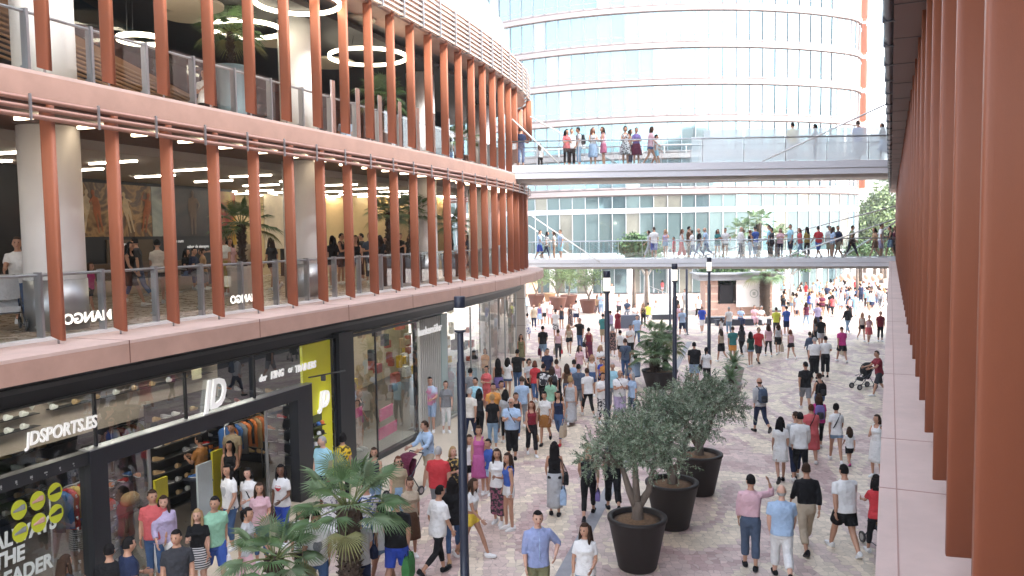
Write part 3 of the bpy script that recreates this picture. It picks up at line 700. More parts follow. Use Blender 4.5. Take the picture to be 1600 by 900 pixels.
# deep shelves inside the doorway
for i, (S0, S1, o, ttl) in enumerate(((2.2, 4.0, -5.2, 'dark shelving of shoes and bags left in the shop doorway'), (4.6, 6.6, -2.6, 'dark shelving of pale shoes right in the shop doorway'))):
    e = empty('shoe_rack', (0, 0, 0), 0, ttl, 'rack')
    mb = MB(); LF.strip(mb, S0, S1, o - .35, o - .3, .02, 2.6)
    for z in (.3, .62, .94, 1.26, 1.58, 1.9, 2.2): LF.strip(mb, S0, S1, o - .3, o, z, z + .02)
    mb.build('frame', mat('rack_black', (.03, .03, .03), .5), e)
    for z in (.32, .64, .96, 1.28, 1.6, 1.92, 2.22):
        for j in range(int((S1 - S0) / .3)):
            if R_.random() < .12: continue
            M = LF.mat(S0 + .15 + j * .3, o - .12, z) @ Matrix.Rotation(-PI / 2, 4, 'X') @ Matrix.Rotation(R_.choice((1.2, 1.4, .3)), 4, 'Z')
            so_ = obj('shoe', stock_mesh(R_.choice((0, 4, 4, 5, 1, 6, 0))), e, LF.pt(S0 + .15 + j * .3, o - .12, z), LF.ang(S0) - PI / 2 + R_.choice((.2, .4, -.3)))
e = empty('display_table', LF.pt(2.9, -2.2, .012), LF.ang(3), 'low display table with red and blue bags in the shop doorway', 'table')
mb = MB(); mb.box((0, 0, .72), (1.5, .8, .06)); mb.build('table_top', M_dark, e)
for sx in (-.65, .65):
    for sy in (-.3, .3): mb = MB(); mb.box((sx, sy, .345), (.06, .06, .69)); mb.build('leg', M_dark, e)
for i, (x, y, m, nm) in enumerate(((-.5, 0, cm[2], 'blue sports bag at the left of the display table'), (-.05, .1, cm[6], 'red sports bag in the middle of the display table'), (.45, -.05, cm[4], 'stack of tan shirts at the right of the display table'))):
    mb = MB(); a = LF.ang(3); M = Matrix.Translation(LF.pt(2.9, -2.2, .762)) @ Matrix.Rotation(a, 4, 'Z')
    rs = []
    for z, w_ in ((0, .9), (.05, 1), (.17, .95), (.24, .6)): rs.append([M @ Vector((x + .2 * w_ * (abs(math.cos(t)) ** .5) * (1 if math.cos(t) > 0 else -1), y + .13 * w_ * (abs(math.sin(t)) ** .5) * (1 if math.sin(t) > 0 else -1), z)) for t in [2 * PI * k / 12 + .1 for k in range(12)]])
    mb.rings(rs, True, 0, True); mb.build('sports_bag' if i < 2 else 'shirt_pile', m, None, label=nm, cat='bag' if i < 2 else 'shirts')
def clothes_rail(S0, S1, o, z, label, n, zb=.012):
    e = empty('clothes_rail', (0, 0, 0), 0, label, 'clothes rail'); mb = MB()
    mb.tube([LF.pt(S0, o, z), LF.pt(S1, o, z)], .018, 6)
    for S in (S0, S1): mb.tube([LF.pt(S, o, zb), LF.pt(S, o, z)], .018, 6)
    mb.build('rail', M_stain, e)
    for i in range(n):
        S = S0 + (S1 - S0) * (i + .5) / n; M = LF.mat(S, o, z - .05) @ Matrix.Rotation(PI / 2 + R_.uniform(-.35, .35), 4, 'Y'); g = MB(); rs = []
        L_ = R_.uniform(.55, .8)
        for yy, w_ in ((0, .07), (-.06, .20), (-.14, .25), (-.3, .23), (-L_, .25)): rs.append([M @ Vector((w_ * math.cos(a), yy, .045 * math.sin(a))) for a in [2 * PI * k / 10 for k in range(10)]])
        g.rings(rs, True, 0, True); g.build('garment', R_.choice(cm + [mat('stock_yellow', (.62, .5, .12), .8)]), e)
clothes_rail(-4.5, -1.6, -1.6, 1.9, 'rail of jackets behind the left shop window', 14)
clothes_rail(-1.4, .3, -2.2, 1.9, 'rail of yellow and dark jackets behind the round stickers', 9)
clothes_rail(1.0, 2.1, -1.6, 1.8, 'rail of shirts just inside the doorway on the left', 7)
clothes_rail(5.2, 6.6, -4.6, 1.8, 'rail of dark clothes deep in the doorway', 8)
panel('shop_inner_wall', LF, -8, .4, -3.1, .02, 4.15, mat('olive_lit_wall', (.34, .29, .12), .7, var=.2), .1, None, label='olive coloured inner wall behind the left shop window', cat='wall')
for i, (S0, S1, z) in enumerate(((-7.5, -4.5, 3.0), (-4.2, -.2, 3.0), (-4.2, -.2, 3.35))):
    e = empty('shoe_ledge', (0, 0, 0), 0, ['ledge of trainers at the far left above the shop window', 'lower ledge of trainers behind the long row of white capitals', 'upper ledge of trainers behind the long row of white capitals'][i], 'shelf'); mb = MB(); LF.strip(mb, S0, S1, -2.98, -2.7, z, z + .02); mb.build('board', M_dark, e)
    for j in range(int((S1 - S0) / .36)): obj('shoe', stock_mesh(R_.choice((0, 4, 5, 1, 6))), e, LF.pt(S0 + .2 + j * .36, -2.85, z + .02), LF.ang(S0) - PI / 2 + .4)
for i, (S, o) in enumerate(((3.05, -1.2), (5.2, -1.6))):
    e = panel('security_gate', LF, S, S + .34, o, .012, 1.45, mat('gate_yellow', (.60, .55, .03), .4), .06, None, label=['yellow security panel inside the doorway on the left', 'yellow security panel inside the doorway near the pale shoes'][i], cat='panel')
panel('promo_board', LF, 4.05, 4.5, -1.0, .012, 1.5, mat('pale_blue_board', (.45, .52, .55), .5), .05, None, label='pale grey standing board in the middle of the shop doorway', cat='board')
sw = empty('shoe_wall', (0, 0, 0), 0, 'black side wall of the sports shop covered with rows of shoes', 'wall')
mb = MB()
for k in range(9):
    a, b = LF.pt(9.0, -.45 - k * 1.08, 0), LF.pt(9.0, -.45 - (k + 1) * 1.08, 0); d = b - a; mb.box(((a + b) / 2 + Vector((0, 0, 2.1))), (d.length, .08, 4.15), math.atan2(d.y, d.x))
mb.build('wall_panel', M_blk, sw)
for z in (.35, .7, 1.05, 1.4, 1.75, 2.1):
    mb = MB(); a, b = LF.pt(8.84, -.6, z), LF.pt(8.84, -6.2, z); d = b - a; mb.box((a + b) / 2, (d.length, .24, .02), math.atan2(d.y, d.x)); mb.build('shelf', M_anth, sw)
    for j in range(15):
        if R_.random() < .1: continue
        obj('shoe', stock_mesh(R_.choice((0, 0, 4, 4, 5, 1, 6, 3))), sw, LF.pt(8.82, -.8 - j * .37, z + .011), LF.ang(9) + PI + R_.uniform(-.3, .3))
for i, (S, o, lb) in enumerate(((5.6, -1.9, 'dark display table near the shoe wall'), (6.9, -3.4, 'dark display table farther back by the shoe wall'), (4.4, -3.6, 'dark display table behind the standing board'))):
    e = empty('display_table', LF.pt(S, o, .012), LF.ang(S), lb, 'table'); mb = MB(); mb.box((0, 0, .78), (1.2, .7, .05)); mb.build('table_top', M_anth, e); mb = MB(); mb.box((0, 0, .38), (1.0, .5, .74)); mb.build('plinth', M_dark, e)
    for j in range(6): obj('shoe', stock_mesh(R_.choice((0, 4, 6, 2, 3, 1))), e, Vector((-.45 + (j % 3) * .42, -.16 + .32 * (j // 3), .806)), R_.uniform(-.5, .5))
clothes_rail(6.4, 7.8, -2.2, 1.75, 'rail of coloured shirts near the shoe wall', 9)
clothes_rail(7.4, 8.6, -5.0, 1.8, 'rail of shirts at the back of the sports shop', 8)
# shop lamps
for i in range(9):
    S = -4 + i * 1.3
    mb = MB(); mb.box((0, 0, 0), (.16, .55, .04)); mb.build('shop_lamp', M_lamps, None, loc=LF.pt(S, -1.7, 4.17), rz=LF.ang(S), label='recessed lamp in the black ceiling of the sports shop', cat='lamp', group='recessed lamps of the sports shop')
for i in range(7):
    for o in (-1.4, -4.0):
        S = 9.6 + i * 2.2
        mb = MB(); mb.box((0, 0, 0), (.9, .09, .04)); mb.build('shop_lamp', M_lamps, None, loc=LF.pt(S, o, 4.17), rz=LF.ang(S), label='strip lamp in the ceiling of the glass shops past the yellow panel', cat='lamp', group='strip lamps of the farther shops')
panel('inner_partition', LF, 9.2, 15.0, -5.2, .02, 4.2, mat('olive_shop_wall', (.20, .15, .07), .7, var=.3, scale=2), .1, None, label='dim brown inner wall at the back of the lingerie shop', cat='partition')
panel('clothes_rail_display', LF, 10.8, 13.0, -3.4, .6, 3.4, poster_mat('hanging_clothes', [(.3, (.02, .02, .02)), (.45, (.16, .10, .06)), (.52, (.03, .03, .04)), (.6, (.35, .22, .1)), (.68, (.08, .05, .1)), (.8, (.02, .02, .02))], 3.0, 8), .3, None, label='dense dark display of hanging clothes in the lingerie shop', cat='display')
# ------------------------------------------------------------------ right hand building
rb = empty('fin_building', (0, 0, 0), 0, 'terracotta fin clad building close beside the viewer at the right edge', 'building')
def rstrip(name, m, *segs, step=30): return lstrip(name, m, *segs, line=RF, parent=rb, step=step)
RA, RB = -9, 50
rstrip('coping', M_ledge, (RA, RB, -.6, .30, 4.70, 4.752)); rstrip('fascia', M_fas, (RA, RB, .24, .298, 4.36, 4.698)); rstrip('floor_slab', M_slab, (RA, RB, -9, .238, 4.40, 4.698))
rstrip('gallery_floor', M_floor, (RA, RB, -9, -.602, 4.70, 4.75))
mb = MB()
for s_ in (1.3, 2.65, 5.8, 11.6, 17, 22, 28, 34): RF.strip(mb, s_, s_ + .012, -.5, .304, 4.751, 4.7545, step=5)
RF.strip(mb, RA, RB, .195, .203, 4.7515, 4.7535, step=30)
mb.build('panel_joint', mat('soft_joint', (.40, .25, .22), .8, var=0), rb)
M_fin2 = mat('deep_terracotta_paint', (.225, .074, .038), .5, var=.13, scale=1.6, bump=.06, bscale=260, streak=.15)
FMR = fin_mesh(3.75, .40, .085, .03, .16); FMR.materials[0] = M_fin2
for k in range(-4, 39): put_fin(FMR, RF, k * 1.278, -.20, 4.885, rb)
rstrip('soffit', mat('plum_soffit_panel', (.14, .075, .065), .55, var=.12), (RA, RB, -9, .26, 8.66, 8.72))
mb = MB()
for k in range(-2, 30): RF.strip(mb, k * 1.6, k * 1.6 + .02, -.5, .258, 8.654, 8.659, step=5)
mb.build('soffit_joint', M_dark, rb)
mb = MB(); RF.pipe(mb, RA, RB, .31, 8.72, .055, 8, 5); mb.build('edge_pipe', mat('slate_pipe', (.10, .11, .14), .4, metal=.4), rb)
mb = MB()
for k in range(-3, 38): mb.box(RF.pt(k * 1.278 + .4, .31, 8.72), (.05, .13, .13), RF.ang(0))
mb.build('pipe_clip', M_anth, rb)
rstrip('fascia', M_fas, (RA, RB, .2, .28, 8.78, 9.1)); rstrip('floor_slab', M_slab, (RA, RB, -9, .198, 8.74, 9.05))
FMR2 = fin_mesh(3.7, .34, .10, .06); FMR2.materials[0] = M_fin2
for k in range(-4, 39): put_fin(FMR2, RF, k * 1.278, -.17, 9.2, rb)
rstrip('fascia', M_fas, (RA, RB, -.3, .28, 12.95, 14.1)); rstrip('unseen_shade_mass', M_fas, (RA, RB, -9, -1.2, 13.0, 22.0))  # solid mass above the fascia is unseen, added to shade the street
rstrip('back_wall', mat('gallery_wall_plum', (.12, .07, .06), .6), (RA, RB, -9, -4.0, 4.76, 8.64), (RA, RB, -9, -4.0, 9.06, 12.94))
rstrip('shop_wall', mat('ground_shop_wall', (.10, .10, .11), .3), (RA, RB, -9, -1.0, .005, 4.36))
# ------------------------------------------------------------------ footbridges
M_deck = mat('pale_blue_steel', (.72, .75, .80), .45, metal=.1, var=.06, scale=.5)
M_und = mat('bridge_underside', (.62, .59, .55), .5, var=.08)
G_br = glassmat('bridge_glass', (.93, .97, .98), .6, 0, .06)
def bridge(label, P, Q, w, z, t, rods, frost_from=None):
    e = empty('footbridge', (0, 0, 0), 0, label, 'footbridge')
    P, Q = Vector((*P, 0)), Vector((*Q, 0)); d = (Q - P).normalized(); n = Vector((-d.y, d.x, 0)); L = (Q - P).length
    def bx(a, b, o0, o1, z0, z1, mb):
        c = [P + d * a + n * o0, P + d * b + n * o0, P + d * b + n * o1, P + d * a + n * o1]
        mb.add([(v.x, v.y, z0) for v in c] + [(v.x, v.y, z1) for v in c], [(0, 3, 2, 1), (4, 5, 6, 7), (0, 1, 5, 4), (1, 2, 6, 5), (2, 3, 7, 6), (3, 0, 4, 7)])
    mb = MB(); bx(0, L, 0, w, z - .16, z, mb); mb.build('deck', M_und, e)
    mb = MB(); bx(0, L, -.06, -.002, z - t, z + .04, mb); bx(0, L, w + .002, w + .06, z - t, z + .04, mb); mb.build('edge_beam', M_deck, e)
    mb = MB(); bx(0, L, -.075, -.061, z - t * .55, z - t * .5, mb); mb.build('edge_lip', M_stain, e)
    mb = MB(); bx(0, L, .3, w - .3, z - t - .14, z - .165, mb); mb.build('underside', M_und, e)
    for o in (.02, w - .02):
        mb = MB(); a = P + n * o; b = Q + n * o
        mb.tube([(a.x, a.y, z + 1.08), (b.x, b.y, z + 1.08)], .028, 8); mb.build('handrail', M_stain, e)
        k = int(L / 1.7); 
        for i in range(k + 1):
            q = P + d * (L * i / k) + n * o
            mb = MB(); mb.box((q.x, q.y, z + .54), (.03, .05, 1.08), math.atan2(d.y, d.x)); mb.build('post', M_stain, e)
        for i in range(k):
            fa, fb = L * i / k + .05, L * (i + 1) / k - .05
            fro = frost_from is not None and (i / k) >= frost_from
            mb = MB(); bx(fa, fb, o - .006, o + .006, z + .06, z + (1.45 if fro else 1.0), mb)
            mb.build('glass_panel', G_frost if fro else G_br, e)
    for (p, q) in rods:
        mb = MB(); mb.tube([p, q], .035, 8); mb.build('suspension_rod', M_white, e)
    return e, P, d, n
DZ2 = 9.42
def on(px, py, y): return atd(px, py, y)
b2 = bridge('upper glass footbridge crossing from the curved building to the right building', (-.6, 35.2), (17.4, 34.9), 2.6, DZ2, .55,
       [(on(800, 186, 35.2), on(880, 262, 35.2)), (on(828, 182, 37.8), on(968, 258, 37.8)), (on(1191, 252, 35.0), on(1395, 158, 35.0)), (on(1310, 250, 37.6), on(1395, 212, 37.6))], frost_from=.46)
DZ1 = 4.9
b1 = bridge('lower glass footbridge crowded with people, crossing in front of the tower', (.6, 48.3), (21.5, 41.8), 2.6, DZ1, .42,
       [(on(826, 334, 48.2), on(938, 410, 46.8)), (on(826, 352, 50.8), on(906, 408, 49.8)), (on(1214, 406, 42.7), on(1399, 342, 41.9)), (on(1308, 407, 44.8), on(1399, 347, 44.4)), (on(1090, 402, 46), on(1399, 322, 44.3))])
# ------------------------------------------------------------------ round glass tower
tw = empty('office_tower', (0, 0, 0), 0, 'round glass office tower with pale pink bands behind the footbridges', 'tower')
tp = []
C0 = Vector((19.5, 119)); R0 = 36.0
for i in range(-62, 29, 2): a = rad(i); tp.append(C0 + Vector((math.sin(a), -math.cos(a))) * R0)
a = rad(28); c1 = tp[-1] + Vector((-math.sin(a), math.cos(a))) * 6.2
for i in range(34, 125, 6): a = rad(i); tp.append(c1 + Vector((math.sin(a), -math.cos(a))) * 6.2)
d_ = (tp[-1] - tp[-2]).normalized()
for i in range(1, 8): tp.append(tp[-1] + d_ * 3)
TL = Line(tp); TLn = TL.L[-1]
s_tight = 36 * rad(90)           # where the tight corner starts
def _tv(n, c, me_):
    m = M_twg.copy(); m.name = n; b = m.node_tree.nodes['Principled BSDF']; b.inputs['Base Color'].default_value = (*c, 1); b.inputs['Metallic'].default_value = me_; return m
TWM = [M_twg, _tv('tower_glass_pale_blind', (.30, .40, .42), .7), _tv('tower_glass_dim', (.20, .32, .36), .75)]
BZ = [10.75 + 3.73 * k for k in range(9)]
MW = 1.43
rt = random.Random(3)
for fl in range(len(BZ)):
    z0 = BZ[fl] + .42; z1 = (BZ[fl] + 3.73) - .42
    mg = MB(); mm = MB(); S = 0
    while S < TLn - MW:
        tight = S > s_tight - 2
        wfr = (.0, MW) if not tight else (.0, .55)
        p0, p1 = TL.pt(S + wfr[0], 0, 0), TL.pt(S + wfr[1], 0, 0)
        d = (p1 - p0); nn = Vector((d.y, -d.x, 0)).normalized()
        t1, t2 = rt.gauss(0, .007), rt.gauss(0, .006)
        q = [(p0.x + nn.x * t1, p0.y + nn.y * t1, z0), (p1.x - nn.x * t1, p1.y - nn.y * t1, z0), (p1.x - nn.x * t1 + nn.x * t2 * 2, p1.y - nn.y * t1 + nn.y * t2 * 2, z1), (p0.x + nn.x * t1 + nn.x * t2 * 2, p0.y + nn.y * t1 + nn.y * t2 * 2, z1)]
        mg.add(q, [(0, 1, 2, 3)], rt.choice((0, 0, 0, 0, 0, 0, 0, 1, 2)))
        if not tight:
            mm.box((p0.x + nn.x * .05, p0.y + nn.y * .05, (z0 + z1) / 2), (.09, .18, z1 - z0), math.atan2(d.y, d.x))
            S += MW
        else:
            S += 1.1
    mg.build('glazing', TWM, tw); mm.build('mullion_row', M_twm, tw)
    mb = MB(); TL.strip(mb, 0, TLn - .5, -.5, -.12, BZ[fl] - .44, BZ[fl] + .44, step=1.4); TL.strip(mb, 0, TLn - .5, -.12, .28, BZ[fl] - .30, BZ[fl] + .20, step=1.4); TL.strip(mb, 0, TLn - .5, -.2, .05, z0 - .1, z0 + .06, step=1.4); TL.strip(mb, 0, TLn - .5, -.2, .02, z0 + .55, z0 + .61, step=1.4)
    mb.build('pink_band', M_twp, tw)
    mb = MB(); S = s_tight - 1.4
    while S < TLn - 2:
        TL.strip(mb, S, S + .5, -.5, .05, z0, z1, step=2); S += 1.1
    mb.build('pier', M_white if fl % 2 else M_twp, tw)
    mb = MB(); S = s_tight + 3.0
    while S < TLn - 2:
        p, d, n = TL.fr(S); q = TL.pt(S, .5, (z0 + z1) / 2); mb.box(q, (.12, .5, z1 - z0), TL.ang(S)); S += 1.1
    mb.build('orange_fin', M_fin, tw)
# lower storeys of the tower
M_twl = mat('lobby_clear_glass', (.13, .19, .195), .05, metal=.35, var=.0)
mg = MB(); mm = MB(); S = 0
while S < TLn - MW:
    for z0, z1 in ((9.05, 10.3), (4.4, 8.55), (.05, 3.6)):
        oo = 0 if z0 > 1 else -1.5
        p0, p1 = TL.pt(S, oo, 0), TL.pt(S + MW, oo, 0); d = p1 - p0; nn = Vector((d.y, -d.x, 0)).normalized(); t1 = rt.gauss(0, .012)
        mg.add([(p0.x + nn.x * t1, p0.y + nn.y * t1, z0), (p1.x - nn.x * t1, p1.y - nn.y * t1, z0), (p1.x - nn.x * t1, p1.y - nn.y * t1, z1), (p0.x + nn.x * t1, p0.y + nn.y * t1, z1)], [(0, 1, 2, 3)], rt.choice((0, 0, 0, 0, 0, 1, 2)))
        mm.box((p0.x + nn.x * .05, p0.y + nn.y * .05, (z0 + z1) / 2), (.06, .12, z1 - z0), math.atan2(d.y, d.x))
    S += MW
mg.build('lobby_glazing', [M_twl, mat('lobby_cream_glass', (.25, .25, .21), .08, metal=.3, var=.25, scale=.6), M_twg], tw); mm.build('mullion_row', mat('pale_mullion', (.5, .53, .55), .4, metal=.2), tw)
lstrip('blue_beam', M_deck, (0, TLn - 1, -.6, .15, 8.55, 9.05), (0, TLn - 1, -2.5, .2, 3.6, 4.4), line=TL, parent=tw, step=1.4)
for k in range(14):
    mb = MB(); p = TL.pt(6 + k * 4.3, -.4, 0); mb.lathe((p.x, p.y, 0), [(.33, .004), (.33, 3.6)], 14); mb.build('column', M_white, tw)
lstrip('core', mat('dim_interior', (.06, .065, .07), .7), (0, TLn - 1, -5, -3.5, .1, 44), line=TL, parent=tw, step=3)
# terrace rail visible below the upper bridge
mb = MB()
for k in range(20): p = TL.pt(20 + k * 2.2, .35, 15.1); mb.box(p, (.08, .08, .9), TL.ang(20))
TL.pipe(mb, 20, 62, .35, 15.5, .04, 6, 2); mb.build('terrace_rail', M_white, tw)
# ------------------------------------------------------------------ street lamps
M_lamp = mat('navy_lamp_paint', (.022, .028, .050), .4, var=.1)
M_lant = mat('milky_lantern', (.80, .78, .70), .35, var=.03, emit=(1, .93, .78), es=.15)
def lamp_proto():
    e = empty('street_lamp', (0, 0, 0))
    mb = MB(); mb.lathe((0, 0, 0), [(.16, 0), (.16, .02), (.085, .03), (.078, .9), (.074, 4.2), (.058, 4.22), (.056, 4.72), (.05, 4.74)], 16); mb.build('pole', M_lamp, e)
    mb = MB(); mb.lathe((0, 0, 4.72), [(.05, 0), (.10, .02), (.10, .05), (.07, .06)], 16); mb.build('collar', M_lamp, e)
    mb = MB(); mb.lathe((0, 0, 4.78), [(.085, 0), (.105, .01), (.105, .37), (.095, .38)], 18); mb.build('lantern', M_lant, e)
    mb = MB(); mb.lathe((0, 0, 5.16), [(.095, 0), (.10, .005), (.10, .19), (.09, .2)], 18); mb.build('cap', M_lamp, e)
    return e
L0 = lamp_proto()
lp = [((718, 463), 5.36, 'navy street lamp in the foreground, before the lingerie shop'), ((948, 423), 5.36, 'navy street lamp rising behind the nearest olive tree'), ((1054, 412), 5.36, 'navy street lamp rising from the farther olive crowns, by the dark palms'), ((1108, 402), 5.36, 'navy street lamp left of the brick kiosk, by the small cycad')]
for i, (px, h, lb) in enumerate(lp):
    p = at(px[0], px[1], h); p.z = 0
    o = L0 if i == 0 else copy_tree(L0)
    o.location = p; tag(o, lb, 'lamp', 'navy street lamps along the promenade')
for (px, py, hh, lb) in ((1073, 523, 5.36, 'slim far street lamp in the middle of the plaza'), (1047, 518, 5.36, 'slim far lamp post left of the crowd benches')):
    p = at(px, py, 0); o = copy_tree(L0); o.location = p; tag(o, lb, 'lamp', 'navy street lamps along the promenade')
# ------------------------------------------------------------------ foliage
M_ol = [mat('olive_leaf', (.18, .255, .155), .55, var=.3, scale=9), mat('olive_leaf_pale', (.33, .40, .29), .55, var=.25, scale=9), mat('olive_leaf_dark', (.07, .12, .065), .55, var=.3, scale=9)]
M_bark = mat('grey_bark', (.16, .125, .10), .9, var=.35, scale=9, bump=.8, bscale=25, streak=.3)
M_plam = [mat('palm_leaf', (.10, .18, .07), .5, var=.3, scale=5), mat('palm_leaf_blue', (.17, .25, .13), .5, var=.3, scale=5), mat('palm_leaf_dry', (.22, .22, .09), .6, var=.3, scale=5)]
M_ptr = mat('palm_fibre_trunk', (.060, .040, .028), .95, var=.5, scale=14, bump=1.0, bscale=40)
M_soil = mat('dry_mulch', (.20, .12, .065), .95, var=.45, scale=18, bump=.8, bscale=40)
def leaf(mb, p, d, l, w, rnd, mi):
    d = d.normalized(); s_ = d.cross(Vector((rnd.gauss(0, 1), rnd.gauss(0, 1), rnd.gauss(0, 1)))).normalized() * (w / 2)
    m = p + d * (l * .5)
    mb.add([p, m + s_, p + d * l, m - s_], [(0, 1, 2, 3)], mi)
def olive_tree(loc, label, seed, forks, blobs, nleaf, group=None, ls=.055, mats=None, rot=0, tr=.11, cat='tree', name='olive_tree', zt=.85):
    rnd = random.Random(seed)
    e = empty(name, loc, rot, label, cat, group)
    mt = MB(); mc = MB(); ml = MB()
    base = Vector((0, 0, zt)); mt.tube([base + Vector((0, 0, -.15)), base, base + Vector((.01, 0, .2)), base + Vector((0, .01, .45))], [tr * 1.35, tr * 1.2, tr, tr * .95], 10)
    tips = []
    for f in forks:
        f = Vector(f); st = base + Vector((0, 0, .3)); mid = st.lerp(f, .5) + Vector((rnd.uniform(-.08, .08), rnd.uniform(-.08, .08), -.05))
        mt.tube([st, mid, f], [tr * .8, tr * .62, tr * .4], 8); tips.append(f)
    for (bx, by, bz, rx, ry, rz) in blobs:
        c = Vector((bx, by, bz)); st = min(tips, key=lambda t: (t - c).length)
        for k in range(7):
            q = c + Vector((rnd.gauss(0, rx * .4), rnd.gauss(0, ry * .4), rnd.gauss(0, rz * .4)))
            mt.tube([st, st.lerp(q, .5) + Vector((0, 0, .06)), q], [tr * .3, tr * .16, .008], 5)
    vol = sum(b[3] * b[4] * b[5] for b in blobs)
    for (bx, by, bz, rx, ry, rz) in blobs:
        c = Vector((bx, by, bz)); n = int(nleaf * rx * ry * rz / vol / 26)
        for k in range(n):
            u = Vector((rnd.gauss(0, 1), rnd.gauss(0, 1), rnd.gauss(0, 1))).normalized(); r = rnd.random() ** .42 * (1 + rnd.choice((0, 0, 0, .12, .3)))
            q = c + Vector((u.x * rx * r, u.y * ry * r, u.z * rz * r))
            d = (u + Vector((rnd.gauss(0, .5), rnd.gauss(0, .5), rnd.gauss(.25, .5)))).normalized(); l = rnd.uniform(.14, .34) * (ls / .055)
            mi = rnd.choice((0, 0, 1, 1, 2))
            if l * 12 > .4: ml.tube([q, q + d * l], [.004, .002], 3, smooth=False)
            for j in range(26):
                t = j / 26; pp = q + d * (l * t) + Vector((0, 0, -.06 * t * t))
                a = (d * .7 + Vector((rnd.gauss(0, .7), rnd.gauss(0, .7), rnd.gauss(0, .7))))
                leaf(mc, pp, a, ls * rnd.uniform(.7, 1.3), ls * .30, rnd, mi if rnd.random() < .7 else rnd.randrange(3))
    mt.build('trunk', M_bark, e); mc.build('crown', mats or M_ol, e); ml.build('twigs', M_bark, e)
    return e
M_pot = mat('dark_brown_planter', (.018, .013, .012), .6, var=.2, scale=2)
M_potb = mat('rust_brown_planter', (.13, .05, .035), .7, var=.15)
M_potg = mat('pale_grey_planter', (.40, .39, .38), .7, var=.15, scale=4)
def planter(loc, r1, r2, h, m, label, soil=True, lip=.09, group=None):
    e = empty('planter', loc, 0, label, 'planter', group)
    mb = MB(); mb.lathe((0, 0, 0), [(r1 * .95, 0), (r1, .03), (r2 - .02, h - .07), (r2, h - .05), (r2, h), (r2 - lip, h), (r2 - lip - .01, h - .09)], 40, cap=True); mb.build('pot', m, e)
    mb = MB(); mb.lathe((0, 0, h - .085), [(r2 - lip - .012, 0), (r2 * .5, .03), (.02, .05)], 24); mb.build('soil', M_soil, e)
    return e
p1 = at(996, 886); planter(p1, .37, .57, 1.0, M_pot, 'big dark tapered planter nearest the viewer, holding a forked olive tree')
p2 = at(1050, 822); planter(p2, .37, .58, 1.0, M_pot, 'big dark tapered planter in the middle of the row of three')
p3 = at(1092, 770); planter(p3, .37, .58, 1.0, M_pot, 'big dark tapered planter at the far end of the row of three')
olive_tree(p1, 'grey green olive tree with two diverging trunks in the nearest dark planter', 11, [(-.28, 0, 1.95), (.32, .1, 1.9), (-.05, -.05, 2.1)],
           [(-.60, 0, 2.28, .46, .5, .33), (.26, 0, 2.42, .55, .6, .42), (-.15, .1, 2.55, .5, .6, .36), (.62, .1, 2.18, .34, .45, .26), (.1, -.3, 2.25, .45, .4, .28), (-.95, .05, 2.08, .24, .3, .17)], 22000)
olive_tree(p2, 'olive tree with a broad dense crown in the middle dark planter', 12, [(-.3, 0, 1.9), (.35, .1, 1.9), (0, .2, 2.1)],
           [(-.55, 0, 2.35, .55, .55, .42), (.05, 0, 2.5, .62, .6, .45), (.55, .1, 2.3, .5, .55, .40), (-.25, .2, 2.65, .45, .5, .3), (-.95, 0, 2.05, .35, .4, .3)], 22000)
olive_tree(p3, 'olive tree leaning right over the farthest dark planter of the row', 13, [(.1, 0, 1.7), (.4, .1, 1.95), (-.3, .2, 1.9)],
           [(.25, 0, 2.35, .60, .6, .42), (.72, 0, 2.2, .42, .5, .36), (-.3, .1, 2.4, .5, .5, .4), (.1, .1, 2.65, .45, .5, .28)], 18000)
